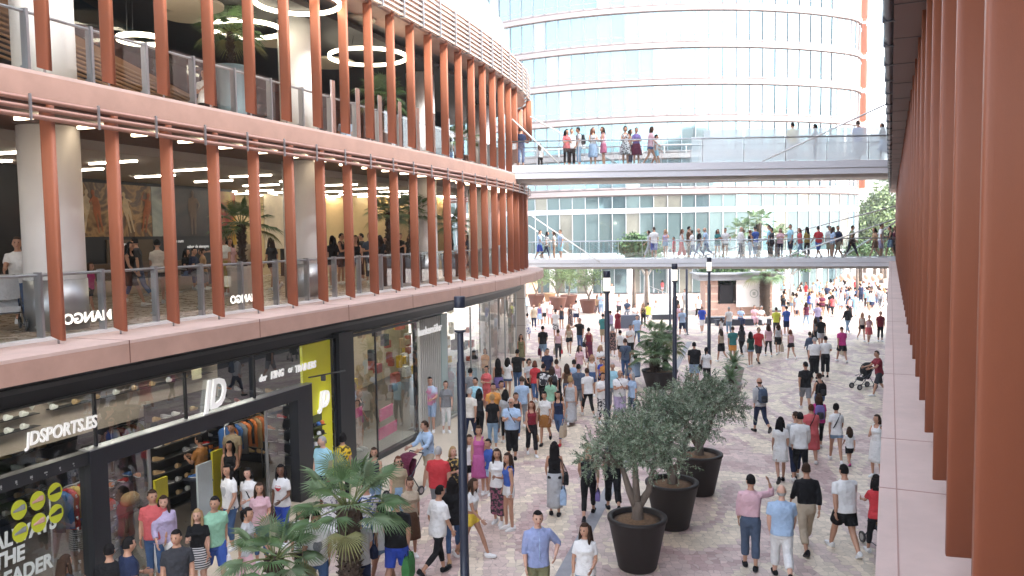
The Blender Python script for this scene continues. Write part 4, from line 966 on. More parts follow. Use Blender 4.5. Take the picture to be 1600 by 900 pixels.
# fan palms
def fan_palm(loc, label, seed, th, tr, nl, pl, fl, group=None, cat='palm', droop=.5, name='fan_palm', zt=0, lean=(0, 0)):
    rnd = random.Random(seed); e = empty(name, loc, 0, label, cat, group)
    mt = MB(); prof = []; n = int(th / .045)
    for i in range(n + 1):
        z = th * i / n; prof.append((tr * (1.0 + .08 * ((i % 2) * 2 - 1) + rnd.uniform(-.05, .05)) * (.9 + .2 * i / n), z))
    mt.lathe((0, 0, zt), prof, 16)
    for i in range(int(th * 170)):
        z = zt + rnd.uniform(.02, th); a = rnd.uniform(0, 2 * PI); q = Vector((math.cos(a) * tr * .95, math.sin(a) * tr * .95, z)); o = Vector((math.cos(a), math.sin(a), rnd.uniform(.3, 1.2))).normalized()
        mt.tube([q, q + o * rnd.uniform(.04, .10)], [.022, .006], 4, smooth=False)
    mt.build('trunk', M_ptr, e)
    mc = MB(); ms = MB(); top = Vector((0, 0, zt + th))
    for i in range(nl):
        az = i * 2.39996 + rnd.uniform(-.25, .25); el = rad(78 - 105 * (i / nl) ** .85 + rnd.uniform(-8, 8)); L = pl * rnd.uniform(.8, 1.15)
        d = Vector((math.cos(az) * math.cos(el), math.sin(az) * math.cos(el), math.sin(el)))
        a = top + Vector((math.cos(az), math.sin(az), 0)) * tr * .5; b = a + d * L * .5; c = a + d * L + Vector((0, 0, -.10 * L))
        ms.tube([a, b, c], [.016, .012, .009], 5)
        dd = (c - b).normalized(); side = dd.cross(Vector((0, 0, 1)))
        side = side.normalized() if side.length > .01 else Vector((1, 0, 0)); up = side.cross(dd).normalized()
        mi = 2 if (i > nl * .86 and rnd.random() < .6) else rnd.choice((0, 0, 1, 1)); K = 28; F = fl * rnd.uniform(.85, 1.15)
        for k in range(K):
            t = (k + .5) / K * 2 - 1; ang = t * rad(118); ll = F * (1 - .38 * abs(t) ** 2) * rnd.uniform(.92, 1.05)
            v = dd * math.cos(ang) + side * math.sin(ang); fold = up * (.10 * F * (1 - abs(t)))
            m = c + v * ll * .55 + fold * .4; tip = c + v * ll + Vector((0, 0, -droop * ll * (.25 + .3 * rnd.random()))) - fold * .2
            w_ = v.cross(up).normalized() * (.0135 * F / .5)
            mc.add([c, m + w_ + up * .006, tip, m - w_ + up * .006, m - up * .012], [(0, 4, 1), (4, 2, 1), (0, 3, 4), (4, 3, 2)], mi)
    ms.build('petioles', mat('petiole_green', (.16, .20, .07), .5, var=.2), e); mc.build('crown', M_plam, e)
    return e
fan_palm(at(549, 968), 'large blue green fan palm with a shaggy dark trunk in the foreground', 21, 1.95, .175, 25, .60, .50)
fan_palm(at(432, 985), 'smaller fan palm with upright leaves low at the bottom edge', 22, 1.22, .12, 22, .46, .42)
q = at(1031, 606); planter(q, .55, .75, .75, M_pot, 'dark round planter full of clustered fan palms in the middle of the street')
for i, (dx, dy, th, lb) in enumerate(((-.12, -.1, 1.5, 'taller fan palm of the dark clustered planter'), (.25, .12, 1.0, 'lower fan palm at the right side of the dark clustered planter'), (-.35, -.3, .7, 'lowest fan palm drooping at the left side of the dark clustered planter'))):
    fan_palm(q + Vector((dx, dy, 0)), lb, 31 + i, th, .10, 20, .5, .5, zt=.68, droop=.8)
# cycad in a pale pot
def cycad(loc, label, seed, zt, nl=26, L=.62):
    rnd = random.Random(seed); e = empty('cycad_plant', loc, 0, label, 'plant'); mc = MB(); mt = MB(); mt.lathe((0, 0, zt - .05), [(.10, 0), (.12, .1), (.09, .25)], 12); mt.build('trunk', M_ptr, e)
    for i in range(nl):
        az = i * 2.4; el = rad(80 - 75 * i / nl); d = Vector((math.cos(az) * math.cos(el), math.sin(az) * math.cos(el), math.sin(el))); p = Vector((0, 0, zt + .2)); pts = [p]
        for k in range(9): d = (d + Vector((0, 0, -.10))).normalized(); p = p + d * L / 9; pts.append(p)
        mc.tube(pts, [.010 - .0008 * k for k in range(10)], 4)
        for k in range(1, 10):
            for j in range(3):
                b = pts[k - 1].lerp(pts[k], j / 3); s_ = (pts[k] - pts[k - 1]).cross(Vector((0, 0, 1))).normalized(); f = (pts[k] - pts[k - 1]).normalized()
                for sg in (-1, 1):
                    v = (s_ * sg + f * .7 + Vector((0, 0, .15))).normalized() * .17 * (1 - .5 * abs(k / 10 - .5)); w_ = f * .009; mc.add([b - w_, b + w_, b + v], [(0, 1, 2)])
    mc.build('crown', M_plam[0], e); return e
q = at(1142, 627); planter(q, .28, .42, .70, M_potg, 'pale grey tapered pot with a cycad, right of the olive trees', lip=.06); cycad(q, 'small green cycad with arching fronds in the pale grey pot', 41, .66)
cycad(at(1147, 600), 'second cycad behind the pale grey pot', 42, .66); planter(at(1147, 600), .28, .42, .70, M_potg, 'pale pot partly hidden behind the first cycad', lip=.06)
# rust pots with small trees on the far left of the plaza
M_lt = [mat('light_leaf', (.15, .22, .09), .6, var=.3, scale=5), mat('light_leaf_pale', (.17, .24, .09), .6, var=.3, scale=5), mat('light_leaf_dark', (.09, .14, .06), .6, var=.3, scale=5)]
for i, (px, py, lb, tlb) in enumerate(((838, 479, 'rust pot closest to the end wall', 'small tree in the rust pot closest to the end wall'), (872, 484, 'low rust pot between its taller neighbours', 'small leaning tree in the low rust pot'), (889, 480, 'rust pot left of the biggest rust pot', 'upright small tree in the rust pot left of the biggest one'), (920, 489, 'biggest and nearest rust pot by the street lamp', 'gnarled small tree in the biggest rust pot'))):
    q = at(px, py); sc_ = 1.0
    planter(q, .50, .78, 1.1, M_potb, lb + ' on the far plaza', lip=.1)
    olive_tree(q, tlb, 50 + i, [(-.35, 0, 2.2), (.4, 0, 2.3)] if i != 2 else [(0, 0, 2.3), (.15, .1, 2.4)], [(-.6, 0, 2.6, .7, .7, .5), (.5, 0, 2.8, .75, .7, .55), (0, .1, 3.1, .7, .7, .5)] if i != 2 else [(0, 0, 3.1, .75, .75, .7), (.1, 0, 2.7, .6, .6, .5)], 4200, ls=.13, mats=M_lt, tr=.09, name='small_tree', zt=1.0)
q = at(859, 471); planter(q, .4, .6, .8, mat('tan_planter', (.30, .17, .09), .7), 'tan wooden pot far behind the rust pots', lip=.08)
# bigger trees of the plaza and beyond
def broad_tree(loc, label, seed, th, blobs, n, ls, mats, tr, trunk=None, name='broadleaf_tree'):
    rnd = random.Random(seed); e = empty(name, loc, 0, label, 'tree'); mt = MB(); mt.tube([(0, 0, -.05), (.02, 0, th * .5), (0, .03, th)], [tr * 1.2, tr, tr * .8], 10)
    mc = MB(); vol = sum(b[3] ** 2 for b in blobs)
    for b in blobs:
        c = Vector(b[:3]); mt.tube([(0, 0, th * .95), Vector((0, 0, th)).lerp(c, .5), c], [tr * .5, tr * .3, .02], 6)
        for k in range(int(n * b[3] ** 2 / vol)):
            u = Vector((rnd.gauss(0, 1), rnd.gauss(0, 1), rnd.gauss(0, .8))).normalized(); q = c + u * b[3] * rnd.random() ** .4 * rnd.uniform(.8, 1.15); mi = rnd.randrange(3)
            for j in range(5): leaf(mc, q + Vector((rnd.gauss(0, ls), rnd.gauss(0, ls), rnd.gauss(0, ls))), Vector((rnd.gauss(0, 1), rnd.gauss(0, 1), rnd.gauss(-.3, 1))), ls * rnd.uniform(1, 2), ls * .9, rnd, mi)
    mt.build('trunk', trunk or M_bark, e); mc.build('crown', mats, e); return e
M_gt = [mat('green_leaf', (.075, .15, .055), .6, var=.3, scale=3), mat('green_leaf_pale', (.13, .22, .08), .6, var=.3, scale=3), mat('green_leaf_dark', (.04, .09, .035), .6, var=.3, scale=3)]
M_ptk = mat('white_bark', (.45, .43, .41), .8, var=.15, scale=4)
broad_tree(at(1127, 489), 'dense green tree with a white trunk before the brick kiosk', 61, 2.1, [(-.6, 0, 3.0, 1.0), (.6, 0, 3.1, 1.0), (0, .2, 3.6, 1.0), (1.5, .2, 3.3, .8), (-1.0, 0, 3.5, .7)], 1700, .12, M_gt, .16, M_ptk)
broad_tree(at(1010, 481), 'tree with a pale slanting trunk and thin crown in front of the tower', 62, 2.8, [(-.9, 0, 4.2, .8), (.2, 0, 4.4, .9), (1.0, .2, 4.0, .7), (-.2, 0, 5.0, .9)], 700, .14, M_gt, .26, M_ptk)
broad_tree(at(1236, 474), 'thin crowned tree with a pale trunk right of the glass totem', 63, 2.6, [(-.8, 0, 3.6, .7), (.5, 0, 3.9, .8), (1.2, .2, 3.4, .6)], 420, .14, M_gt, .16, M_ptk)
# thick palm trunk by the kiosk
e = fan_palm(at(1195, 494), 'thick rough palm trunk rising in front of the kiosk', 64, 3.3, .36, 26, .9, .9, droop=.7)
# trees behind the tower's right side
for i, (px, py, d, h, r) in enumerate(((1352, 360, 120, 9, 2.6), (1368, 350, 112, 10.5, 3.0), (1384, 345, 105, 11, 3.0), (1395, 370, 98, 9, 2.6), (1345, 385, 100, 7, 2.2), (1378, 382, 96, 8, 2.4))):
    c = atd(px, py, d); c.z = 0
    broad_tree(c, ['hazy pale green tree touching the tower corner', 'tall hazy green tree second from the tower corner', 'tallest hazy green tree beside the right building', 'green tree half hidden by the right building', 'low green bushy tree under the tower corner', 'low green bushy tree behind the right end of the lower bridge'][i], 70 + i, h * .5, [(-r * .5, 0, h * .72, r * .7), (r * .5, 0, h * .75, r * .7), (0, 0, h * .92, r * .7), (0, 0, h * .6, r * .8)], 700, .34, M_lt, .22)
e = fan_palm(atd(1386, 292, 108) * 1.0, 'far palm with a small feathery head above the hazy trees', 77, 3.0, .22, 22, 1.3, 1.1, zt=-3.0, droop=.9)
# shrubs seen through the lower bridge
for i, (px, py, d) in enumerate(((990, 385, 62), (1010, 392, 61), (1185, 345, 66), (1160, 360, 66), (1215, 368, 66), (1340, 395, 70))):
    c = atd(px, py, d)
    if i in (0, 1, 5):
        b = Vector((c.x, c.y, 0)); broad_tree(b, ['leafy round tree seen through the left half of the lower bridge', 'leafy round tree just right of its twin behind the lower bridge', 'reddish leafed tree behind the right part of the lower bridge'][(0, 1, 5).index(i)], 80 + i, c.z * .7, [(-.5, 0, c.z, .75), (.5, 0, c.z + .1, .75), (0, 0, c.z + .5, .6), (0, 0, c.z - .5, .7)], 700, .14, M_gt if i < 2 else M_lt, .14)
    else:
        b = Vector((c.x, c.y, 0)); fan_palm(b, ['pale fan palm crown behind the middle of the lower bridge', 'small pale palm crown left of the larger one behind the lower bridge', 'pale palm crown right of the larger one behind the lower bridge'][(2, 3, 4).index(i)], 80 + i, c.z, .2, 20, .8, .7, droop=.6)
# ------------------------------------------------------------------ kiosk, benches and plaza furniture
kq = at(1152, 493); ks = empty('brick_kiosk', (kq.x, kq.y, 0), rad(-4), 'low brick kiosk with a dark flat roof and a white panel, under the bridge', 'kiosk')
M_brk = mat('pink_brick', (.44, .29, .235), .8, var=.15, scale=3); M_brs = mat('pale_brick_band', (.56, .44, .37), .8, var=.1)
mb = MB(); mb.box((-1.95, 1.2, 1.35), (.95, 2.4, 2.7)); mb.box((2.15, 1.2, 1.35), (.95, 2.4, 2.7)); mb.box((.1, 1.0, .45), (3.2, 2.0, .9)); mb.box((.1, 2.2, 1.8), (3.2, .2, 1.8)); mb.build('wall', M_brk, ks)
mb = MB()
for z in (.5, 1.1, 1.7, 2.3): mb.box((-1.95, -.006, z), (.95, .012, .12)); mb.box((2.15, -.006, z), (.95, .012, .12))
mb.build('pale_bands', M_brs, ks)
mb = MB(); mb.box((.1, 1.1, 2.95), (6.2, 3.2, .42)); mb.box((.1, 1.1, 3.22), (6.6, 3.6, .10)); mb.build('roof', mat('grey_roof', (.25, .26, .28), .6), ks)
mb = MB(); mb.box((.75, -.2, 1.75), (1.75, .06, 2.15)); mb.build('white_panel', M_white, ks)
mb = MB(); rs = []
for i in range(25):
    a = 2 * PI * i / 24; u = Vector((math.cos(a), 0, math.sin(a))); rs.append([Vector((1.2, -.235, 1.7)) + u * .26, Vector((1.2, -.235, 1.7)) + u * .33, Vector((1.2, -.245, 1.7)) + u * .33, Vector((1.2, -.245, 1.7)) + u * .26])
mb.rings(rs, False, 0, False); mb.box((1.2, -.24, 1.7), (.22, .01, .26)); mb.build('round_emblem', mat('grey_emblem', (.38, .42, .40), .6), ks)
mb = MB(); mb.box((-.75, .4, 1.6), (1.0, .1, 1.5)); mb.build('dark_opening', M_dark, ks)
q = at(1212, 487); mb = MB(); mb.box((0, 0, 1.45), (.62, .22, 2.9)); e = empty('glass_totem', (q.x, q.y, 0), 0, 'tall pale teal glass totem at the right end of the kiosk', 'totem'); mb.build('panel', M_teal, e); mb = MB(); mb.box((0, 0, .06), (.75, .35, .12)); mb.build('base', M_anth, e)
def bench(px, py, w_, m, label, h=.45, d=.6, back=False, rz=0, name='bench'):
    q = at(px, py); e = empty(name, q, rz, label, 'bench'); mb = MB(); mb.box((0, 0, h * .45), (w_ * .96, d * .8, h * .9)); mb.build('plinth', M_anth, e)
    mb = MB(); mb.box((0, 0, h * .95), (w_, d, h * .1)); mb.build('seat', m, e)
    if back:
        for k in range(3): mb = MB(); mb.box((0, d * .42, h + .12 + k * .14), (w_, .04, .08)); mb.build('slat', m, e)
    return e
bench(1161, 508, 3.9, M_anth, 'long low dark bench in front of the kiosk with people sitting on it', .42, .7)
bench(1036, 499, 1.7, mat('pale_slat_paint', (.5, .52, .52), .5), 'pale slatted bench with a backrest left of the kiosk', .42, .6, True)
bench(1115, 505, 1.6, mat('slate_seat', (.10, .12, .15), .6), 'slate coloured seat block left of the long dark bench', .45, .6)
q = at(983, 512); mb = MB(); W_, D_, H_ = 1.35, 1.0, .85
mb.add([(-W_ / 2 - .3, -.45, 0), (W_ / 2, -.45, 0), (W_ / 2, .5, 0), (-W_ / 2, .5, 0), (-W_ / 2 + .15, -.25, H_), (W_ / 2, -.25, H_), (W_ / 2, .5, H_), (-W_ / 2 + .15, .5, H_)], [(0, 3, 2, 1), (4, 5, 6, 7), (0, 1, 5, 4), (1, 2, 6, 5), (2, 3, 7, 6), (3, 0, 4, 7)])
mb.build('seat_block', mat('slate_block', (.075, .085, .115), .55, var=.12), None, loc=q, label='slanted dark slate seat block in the middle of the plaza', cat='seat block')
a, b = at(1010, 458), at(1052, 478); mb = MB(); mb.tube([a + Vector((0, 0, .9)), b + Vector((0, 0, .9))], .03, 6)
for t in (0, .33, .66, 1): p = a.lerp(b, t); mb.tube([p, p + Vector((0, 0, .9))], .025, 6)
mb.build('ramp_rail', M_stain, None, label='thin metal handrail running down the plaza beside the pale trunk', cat='handrail')
q = at(838, 471); mb = MB(); mb.box((-2.2, 5, 1.9), (5, .4, 3.8)); mb.build('side_wall', mat('peach_wall', (.50, .35, .24), .8, var=.1), None, loc=q, label='peach coloured low wall behind the rust pots', cat='wall')
mb = MB(); mb.box((0, 0, 2.3), (.24, .24, 4.6)); mb.box((0, 0, .05), (.5, .5, .1)); mb.build('post', mat('brown_post', (.12, .09, .07), .6), None, loc=at(847, 475), label='square brown post between the rust pots and the bridge', cat='post')
# peach balloons over the far crowd
for i, (px, py) in enumerate(((1327, 431), (1337, 434), (1354, 432), (1365, 434), (1375, 432), (1316, 433))):
    d = 74 + (i % 3) * 2; c = atd(px, py, d); mb = MB(); mb.ell((0, 0, 0), (.26, .26, .30), 14, 10); mb.tube([(0, 0, -.29), (0, 0, -.34)], [.02, .04], 6); e = mb.build('balloon', mat('peach_balloon', (.60, .33, .24), .4, var=.05), None, loc=c, label='round peach balloon held above the far crowd at the right', cat='balloon', group='peach balloons over the crowd')
    mb = MB(); mb.tube([(0, 0, -.34), (.02, 0, -.34 - .9)], .006, 4); mb.build('string', M_white, e)
# planters on the galleries
def gpalm(S, o, z, th, lab, plab, m, seed, r=.42, h=.95, nl=18, fl=.5):
    q = LF.pt(S, o, z); planter(q, r * .8, r, h, m, plab, lip=.05); fan_palm(q, lab, seed, th, .075, nl, .5, fl, zt=h - .1, droop=.6)
M_pwh = mat('pale_cylinder_pot', (.50, .45, .40), .6, var=.08); M_pbl = mat('blue_grey_vase', (.20, .30, .36), .5, var=.1); M_pdb = mat('dark_brown_trough', (.05, .03, .025), .6)
gpalm(7.8, -2.6, 4.752, 1.2, 'spiky palm in the pale pot on the first gallery, by the second white column', 'pale cylindrical pot on the first gallery by the second white column', M_pwh, 91)
gpalm(14.6, -1.9, 4.752, 1.6, 'bushy palm in a brown trough on the first gallery, left of the third column', 'brown trough on the first gallery left of the third column', M_pdb, 92, .5, 1.0)
gpalm(16.4, -1.9, 4.752, 1.7, 'tall bushy palm in a brown trough beside the third column of the first gallery', 'brown trough beside the third column of the first gallery', M_pdb, 93, .5, 1.0)
gpalm(20.6, -2.0, 4.752, 1.3, 'spiky palm far along the first gallery', 'dark pot far along the first gallery', M_pdb, 94)
gpalm(8.0, -2.9, 9.075, 1.0, 'potted palm in a tall blue grey vase on the upper gallery', 'tall blue grey vase on the upper gallery', M_pbl, 95, .42, 1.9, 22, .6)
gpalm(14.9, -2.2, 9.075, 1.3, 'palm beside the third white column on the upper gallery', 'dark pot beside the third white column on the upper gallery', M_pdb, 96, .4, .9, 22, .6)
gpalm(22.4, -2.0, 9.075, .8, 'small palm far along the upper gallery', 'small dark pot far along the upper gallery', M_pdb, 97, .35, .8)
# ------------------------------------------------------------------ people
CL = dict(white=(.72, .72, .72), offwhite=(.62, .58, .52), black=(.014, .014, .016), navy=(.018, .028, .07), grey=(.22, .23, .25), lgrey=(.42, .43, .45), slate=(.07, .10, .16), red=(.55, .025, .035), dred=(.22, .015, .03), wine=(.13, .02, .05), coral=(.62, .10, .11), pink=(.60, .16, .27), lpink=(.66, .40, .45), magenta=(.55, .02, .22), orchid=(.48, .09, .30), lilac=(.45, .38, .58), purple=(.16, .12, .33), lblue=(.34, .48, .68), sky=(.30, .58, .70), blue=(.035, .10, .42), royal=(.02, .07, .50), denim=(.05, .11, .25), ldenim=(.20, .32, .46), teal=(.03, .19, .19), mint=(.26, .52, .36), green=(.05, .22, .06), dgreen=(.015, .06, .045), olive=(.20, .20, .10), khaki=(.36, .29, .18), beige=(.48, .39, .28), tan=(.40, .24, .12), brown=(.11, .055, .03), orange=(.68, .28, .04), rust=(.36, .15, .03), yellow=(.72, .52, .02), lime=(.62, .68, .04), gold=(.35, .26, .05), hblack=(.010, .008, .008), hbrown=(.045, .024, .014), hblond=(.36, .23, .10), hgrey=(.35, .34, .33), hauburn=(.12, .035, .015), charcoal=(.04, .042, .05), periw=(.26, .32, .56))
SKIN = [mat('skin_fair', (.58, .34, .25), .5, var=.06), mat('skin_tan', (.46, .25, .165), .5, var=.06), mat('skin_olive', (.38, .20, .13), .5, var=.06), mat('skin_brown', (.15, .07, .04), .5, var=.06)]
def cloth(n):
    key = 'cloth_' + n
    if key in MATS: return MATS[key]
    if n in CL:
        g_ = sum(CL[n]) / 3; CL[n] = tuple(c * .88 + g_ * .12 for c in CL[n]); return mat(key, CL[n], .85, var=.14, scale=4, bump=.9, bscale=11, spec=.15, bdist=.045)
    m, nt, b = _nodes(key); N, L = nt.nodes, nt.links; tc = N.new('ShaderNodeTexCoord'); b.inputs['Roughness'].default_value = .85
    two = {'stripe': ((.65, .65, .65), (.02, .02, .03)), 'floral': ((.62, .62, .66), (.06, .10, .25)), 'polka': ((.70, .69, .70), (.22, .20, .26)), 'darkprint': ((.02, .02, .022), (.28, .16, .14)), 'leafprint': ((.04, .035, .04), (.30, .10, .16)), 'tiedye': ((.45, .55, .70), (.62, .25, .38)), 'goldprint': ((.015, .015, .015), (.40, .28, .08)), 'bwprint': ((.6, .6, .6), (.03, .03, .04)), 'yellowprint': ((.70, .48, .03), (.10, .07, .01))}[n]
    if n == 'stripe':
        t = N.new('ShaderNodeTexWave'); t.bands_direction = 'Z'; t.inputs['Scale'].default_value = 7
    else:
        t = N.new('ShaderNodeTexNoise'); t.inputs['Scale'].default_value = {'tiedye': 5, 'polka': 26}.get(n, 15); t.inputs['Detail'].default_value = 1
    L.new(tc.outputs['Object'], t.inputs['Vector']); cr = N.new('ShaderNodeValToRGB'); e = cr.color_ramp.elements
    if n == 'tiedye': e[0].position, e[1].position = .42, .6
    else: cr.color_ramp.interpolation = 'CONSTANT'; e[0].position = 0; e[1].position = .58 if n == 'polka' else .52
    e[0].color = (*two[0], 1); e[1].color = (*two[1], 1); L.new(t.outputs['Fac'], cr.inputs[0]); L.new(cr.outputs[0], b.inputs['Base Color']); MATS[key] = m
    return m
M_eye = mat('eye_dark', (.015, .012, .012), .2, var=0); M_lip = mat('lip', (.36, .10, .09), .5, var=0); M_brow = mat('brow', (.03, .02, .015), .8, var=0)
TS = bpy.data.scenes.new('workbench')
def remesh(mb, vox, sm=2):
    me = mb.mesh('tmp', []); o = bpy.data.objects.new('tmp', me); TS.collection.objects.link(o)
    r = o.modifiers.new('r', 'REMESH'); r.mode = 'VOXEL'; r.voxel_size = vox; r.use_smooth_shade = True
    if sm:
        s_ = o.modifiers.new('s', 'SMOOTH'); s_.factor = .5; s_.iterations = sm
    
    with bpy.context.temp_override(scene=TS, view_layer=TS.view_layers[0]):
        dg = bpy.context.evaluated_depsgraph_get(); dg.update(); out = bpy.data.meshes.new_from_object(o.evaluated_get(dg))
    bpy.data.objects.remove(o); bpy.data.meshes.remove(me)
    v = [tuple(x.co) for x in out.vertices]; f = [tuple(p.vertices) for p in out.polygons]; bpy.data.meshes.remove(out)
    b = MB(); b.add(v, f, 0, True); return b
POSE = {  # legs: (thigh, knee) left/right ; arms: (flex, abd, elbow, inward) left/right ; lean
 'st': ((3, 4), (-2, 3), (2, 9, 14, .1), (4, 9, 12, .1), 0), 'st2': ((8, 12), (-4, 0), (6, 12, 25, .2), (-4, 10, 10, .1), 1),
 'wa': ((25, 5), (-15, 20), (-18, 9, 14, .1), (20, 9, 26, .1), 3), 'wb': ((-15, 20), (25, 5), (20, 9, 26, .1), (-18, 9, 14, .1), 3),
 'we': ((19, 8), (-11, 14), (-10, 7, 20, .15), (13, 8, 34, .2), 2), 'wf': ((-11, 14), (19, 8), (13, 8, 34, .2), (-10, 7, 20, .15), 2), 'wg': ((14, 3), (-18, 34), (-14, 8, 30, .2), (9, 8, 18, .1), 4), 'wh': ((-18, 34), (14, 3), (9, 8, 18, .1), (-14, 8, 30, .2), 4),
 's3': ((10, 16), (-3, 1), (12, 8, 70, .5), (-3, 9, 14, .1), 1), 's4': ((-2, 2), (7, 10), (-4, 8, 10, .1), (16, 9, 96, .6), 0), 'wc': ((17, 4), (-9, 30), (8, 10, 80, .35), (-12, 9, 16, .1), 3), 'wd': ((-9, 28), (17, 4), (-12, 9, 16, .1), (8, 10, 82, .35), 3),
 'ph': ((4, 4), (-3, 3), (4, 9, 14, .1), (22, 10, 100, .45), 0), 'p2': ((4, 6), (-3, 3), (20, 8, 92, .5), (20, 8, 92, .5), 2),
 'cr': ((3, 4), (-2, 3), (14, 14, 86, .85), (14, 14, 80, .85), 0), 'hp': ((6, 6), (-3, 2), (-16, 38, 70, .75), (3, 10, 16, .1), 0),
 'hd': ((8, 8), (-6, 10), (2, 9, 16, .1), (86, 50, 118, .7), 0), 'pu': ((22, 8), (-16, 22), (38, 6, 40, .05), (38, 6, 40, .05), 7),
 'hu': ((4, 4), (-3, 3), (60, 35, 30, .4), (4, 9, 14, .1), 0), 'pt': ((4, 4), (-3, 3), (6, 9, 14, .1), (72, 20, 14, .1), 0),
 'si': ((84, 84), (80, 80), (24, 8, 62, .35), (22, 8, 64, .35), 4), 'cb': ((5, 4), (-4, 4), (4, 8, 70, .3), (2, 12, 10, .1), 0)}
BUILD = {'m': dict(hip=.165, waist=.158, chest=.178, sh=.172, leg=1.0, arm=1.0, gir=1.0), 'f': dict(hip=.172, waist=.132, chest=.150, sh=.146, leg=.92, arm=.82, gir=.92), 'M': dict(hip=.190, waist=.205, chest=.205, sh=.190, leg=1.15, arm=1.15, gir=1.35), 'F': dict(hip=.20, waist=.178, chest=.178, sh=.162, leg=1.12, arm=1.05, gir=1.2), 'k': dict(hip=.155, waist=.145, chest=.150, sh=.150, leg=.95, arm=.85, gir=1.0)}
def skeleton(b, pose, ht=0):
    B = BUILD[b]; P = POSE[pose]; k = b == 'k'; J = {}
    for i, sg in ((0, 1), (1, -1)):
        ta, kb = rad(P[i][0]), rad(P[i][1]); h = Vector((sg * .088, 0, .91)); l1, l2 = (.40, .40) if k else (.43, .42)
        kn = h + Vector((sg * .012, -math.sin(ta), -math.cos(ta))) * l1; an = kn + Vector((0, -math.sin(ta - kb), -math.cos(ta - kb))) * l2
        J['h', sg], J['k', sg], J['a', sg] = h, kn, an; J['fp', sg] = (ta - kb)
    mz = min(J['a', 1].z, J['a', -1].z) - .075
    off = Vector((0, 0, -mz))
    for key in list(J):
        if key[0] in 'hka': J[key] = J[key] + off
    J['off'] = off; le = rad(P[4]); RL = Matrix.Rotation(le, 3, 'X')
    piv = Vector((0, 0, .95))
    tr = lambda v: off + piv + RL @ (Vector(v) - piv)
    J['tr'] = tr
    for i, sg in ((2, 1), (3, -1)):
        fl, ab, eb, inw = rad(P[i][0]), rad(P[i][1]), rad(P[i][2]), P[i][3]
        s_ = tr((sg * B['sh'], .004, 1.392)); u = Vector((sg * math.sin(ab), -math.sin(fl) * math.cos(ab), -math.cos(fl) * math.cos(ab)))
        e = s_ + u * .285; g = fl + eb; w = Vector((sg * math.sin(ab) * .6 - sg * inw, -math.sin(g), -math.cos(g))).normalized()
        J['s', sg], J['e', sg], J['w', sg], J['wd', sg] = s_, e, e + w * .25, w
    J['nk'] = tr((0, .012, 1.47)); J['hd'] = tr((0, -.02, 1.632 + (.01 if k else 0)))
    J['hs'] = 1.30 if k else 1.07; J['ht'] = ht
    return J
def torso_prof(b, grow=0, z0=.84, z1=1.5):
    B = BUILD[b]; g = B['gir']; f = b in 'fF'
    pr = [(.80, B['hip'] * .86, .105 * g, .005), (.86, B['hip'], .118 * g, .008), (.93, B['hip'] * .99, .118 * g, .006), (1.03, (B['hip'] + B['waist']) / 2 * .97, .104 * g, 0), (1.11, B['waist'], .100 * g, -.004), (1.22, (B['waist'] + B['chest']) / 2, .108 * g, -.004), (1.30, B['chest'], .118 * (g * .5 + .5) + (.014 if f else 0), -.010 if f else -.004), (1.37, min(B['chest'], B['sh'] * 1.0), .102 * (g * .4 + .6), .0), (1.41, B['sh'] * .86, .085, .006), (1.445, B['sh'] * .62, .068, .010), (1.475, .068, .060, .012), (1.50, .056, .055, .008), (1.53, .053, .055, .006)]
    return [(z, hx + grow, hy + grow, yo) for z, hx, hy, yo in pr if z0 - 1e-6 <= z <= z1 + 1e-6]
def ell_rings(J, prof, n=18, pw=.8):
    rs = []
    for z, hx, hy, yo in prof:
        rs.append([J['tr']((hx * (abs(math.cos(a)) ** pw) * (1 if math.cos(a) >= 0 else -1), yo + hy * (abs(math.sin(a)) ** pw) * (1 if math.sin(a) >= 0 else -1), z)) for a in [2 * PI * k / n for k in range(n)]])
    return rs
def limb(a, b, prof):
    return [a.lerp(b, t) for t, r in prof], [r for t, r in prof]
def leg_tube(mb, J, b, sg, grow=0, upto=1.0, flare=0):
    L_ = BUILD[b]['leg']; h, k, a = J['h', sg], J['k', sg], J['a', sg]
    th = [(0, .088), (.25, .086), (.6, .070), (1, .054)]; sh = [(.15, .053), (.32, .056), (.65, .043), (1, .034)]
    pts = []; rr = []
    for t, r in th:
        tt = t * .5
        if tt <= upto: pts.append(h.lerp(k, t)); rr.append(r * L_ + grow + flare * t)
    for t, r in sh:
        tt = .5 + t * .5
        if tt <= upto: pts.append(k.lerp(a, t)); rr.append(r * L_ + grow + flare * (1 + t))
    if upto < .5 and upto not in (0, .125, .3):
        t = upto * 2; pts = [h, h.lerp(k, t * .5), h.lerp(k, t)]; rr = [.088 * L_ + grow, .084 * L_ + grow + flare * .5, .078 * L_ + grow + flare]
    mb.tube(pts, rr, 12)
def arm_tube(mb, J, b, sg, grow=0, upto=1.0):
    A_ = BUILD[b]['arm']; s_, e, w = J['s', sg], J['e', sg], J['w', sg]
    pr = [(0, .052), (.15, .052), (.35, .048), (.5, .040), (.6, .041), (.8, .034), (1, .026)]
    pts, rr = [], []
    ins = s_ + Vector((-sg * .05, 0, .005)); pts.append(ins); rr.append(.045 * A_ + grow * .7)
    for t, r in pr:
        if t <= upto + 1e-6:
            pts.append(s_.lerp(e, t / .5) if t <= .5 else e.lerp(w, (t - .5) / .5)); rr.append(r * A_ + grow)
    if upto < .5:
        pts.append(s_.lerp(e, upto / .5)); rr.append(.052 * A_ + grow * 1.25)
    mb.tube(pts, rr, 10)
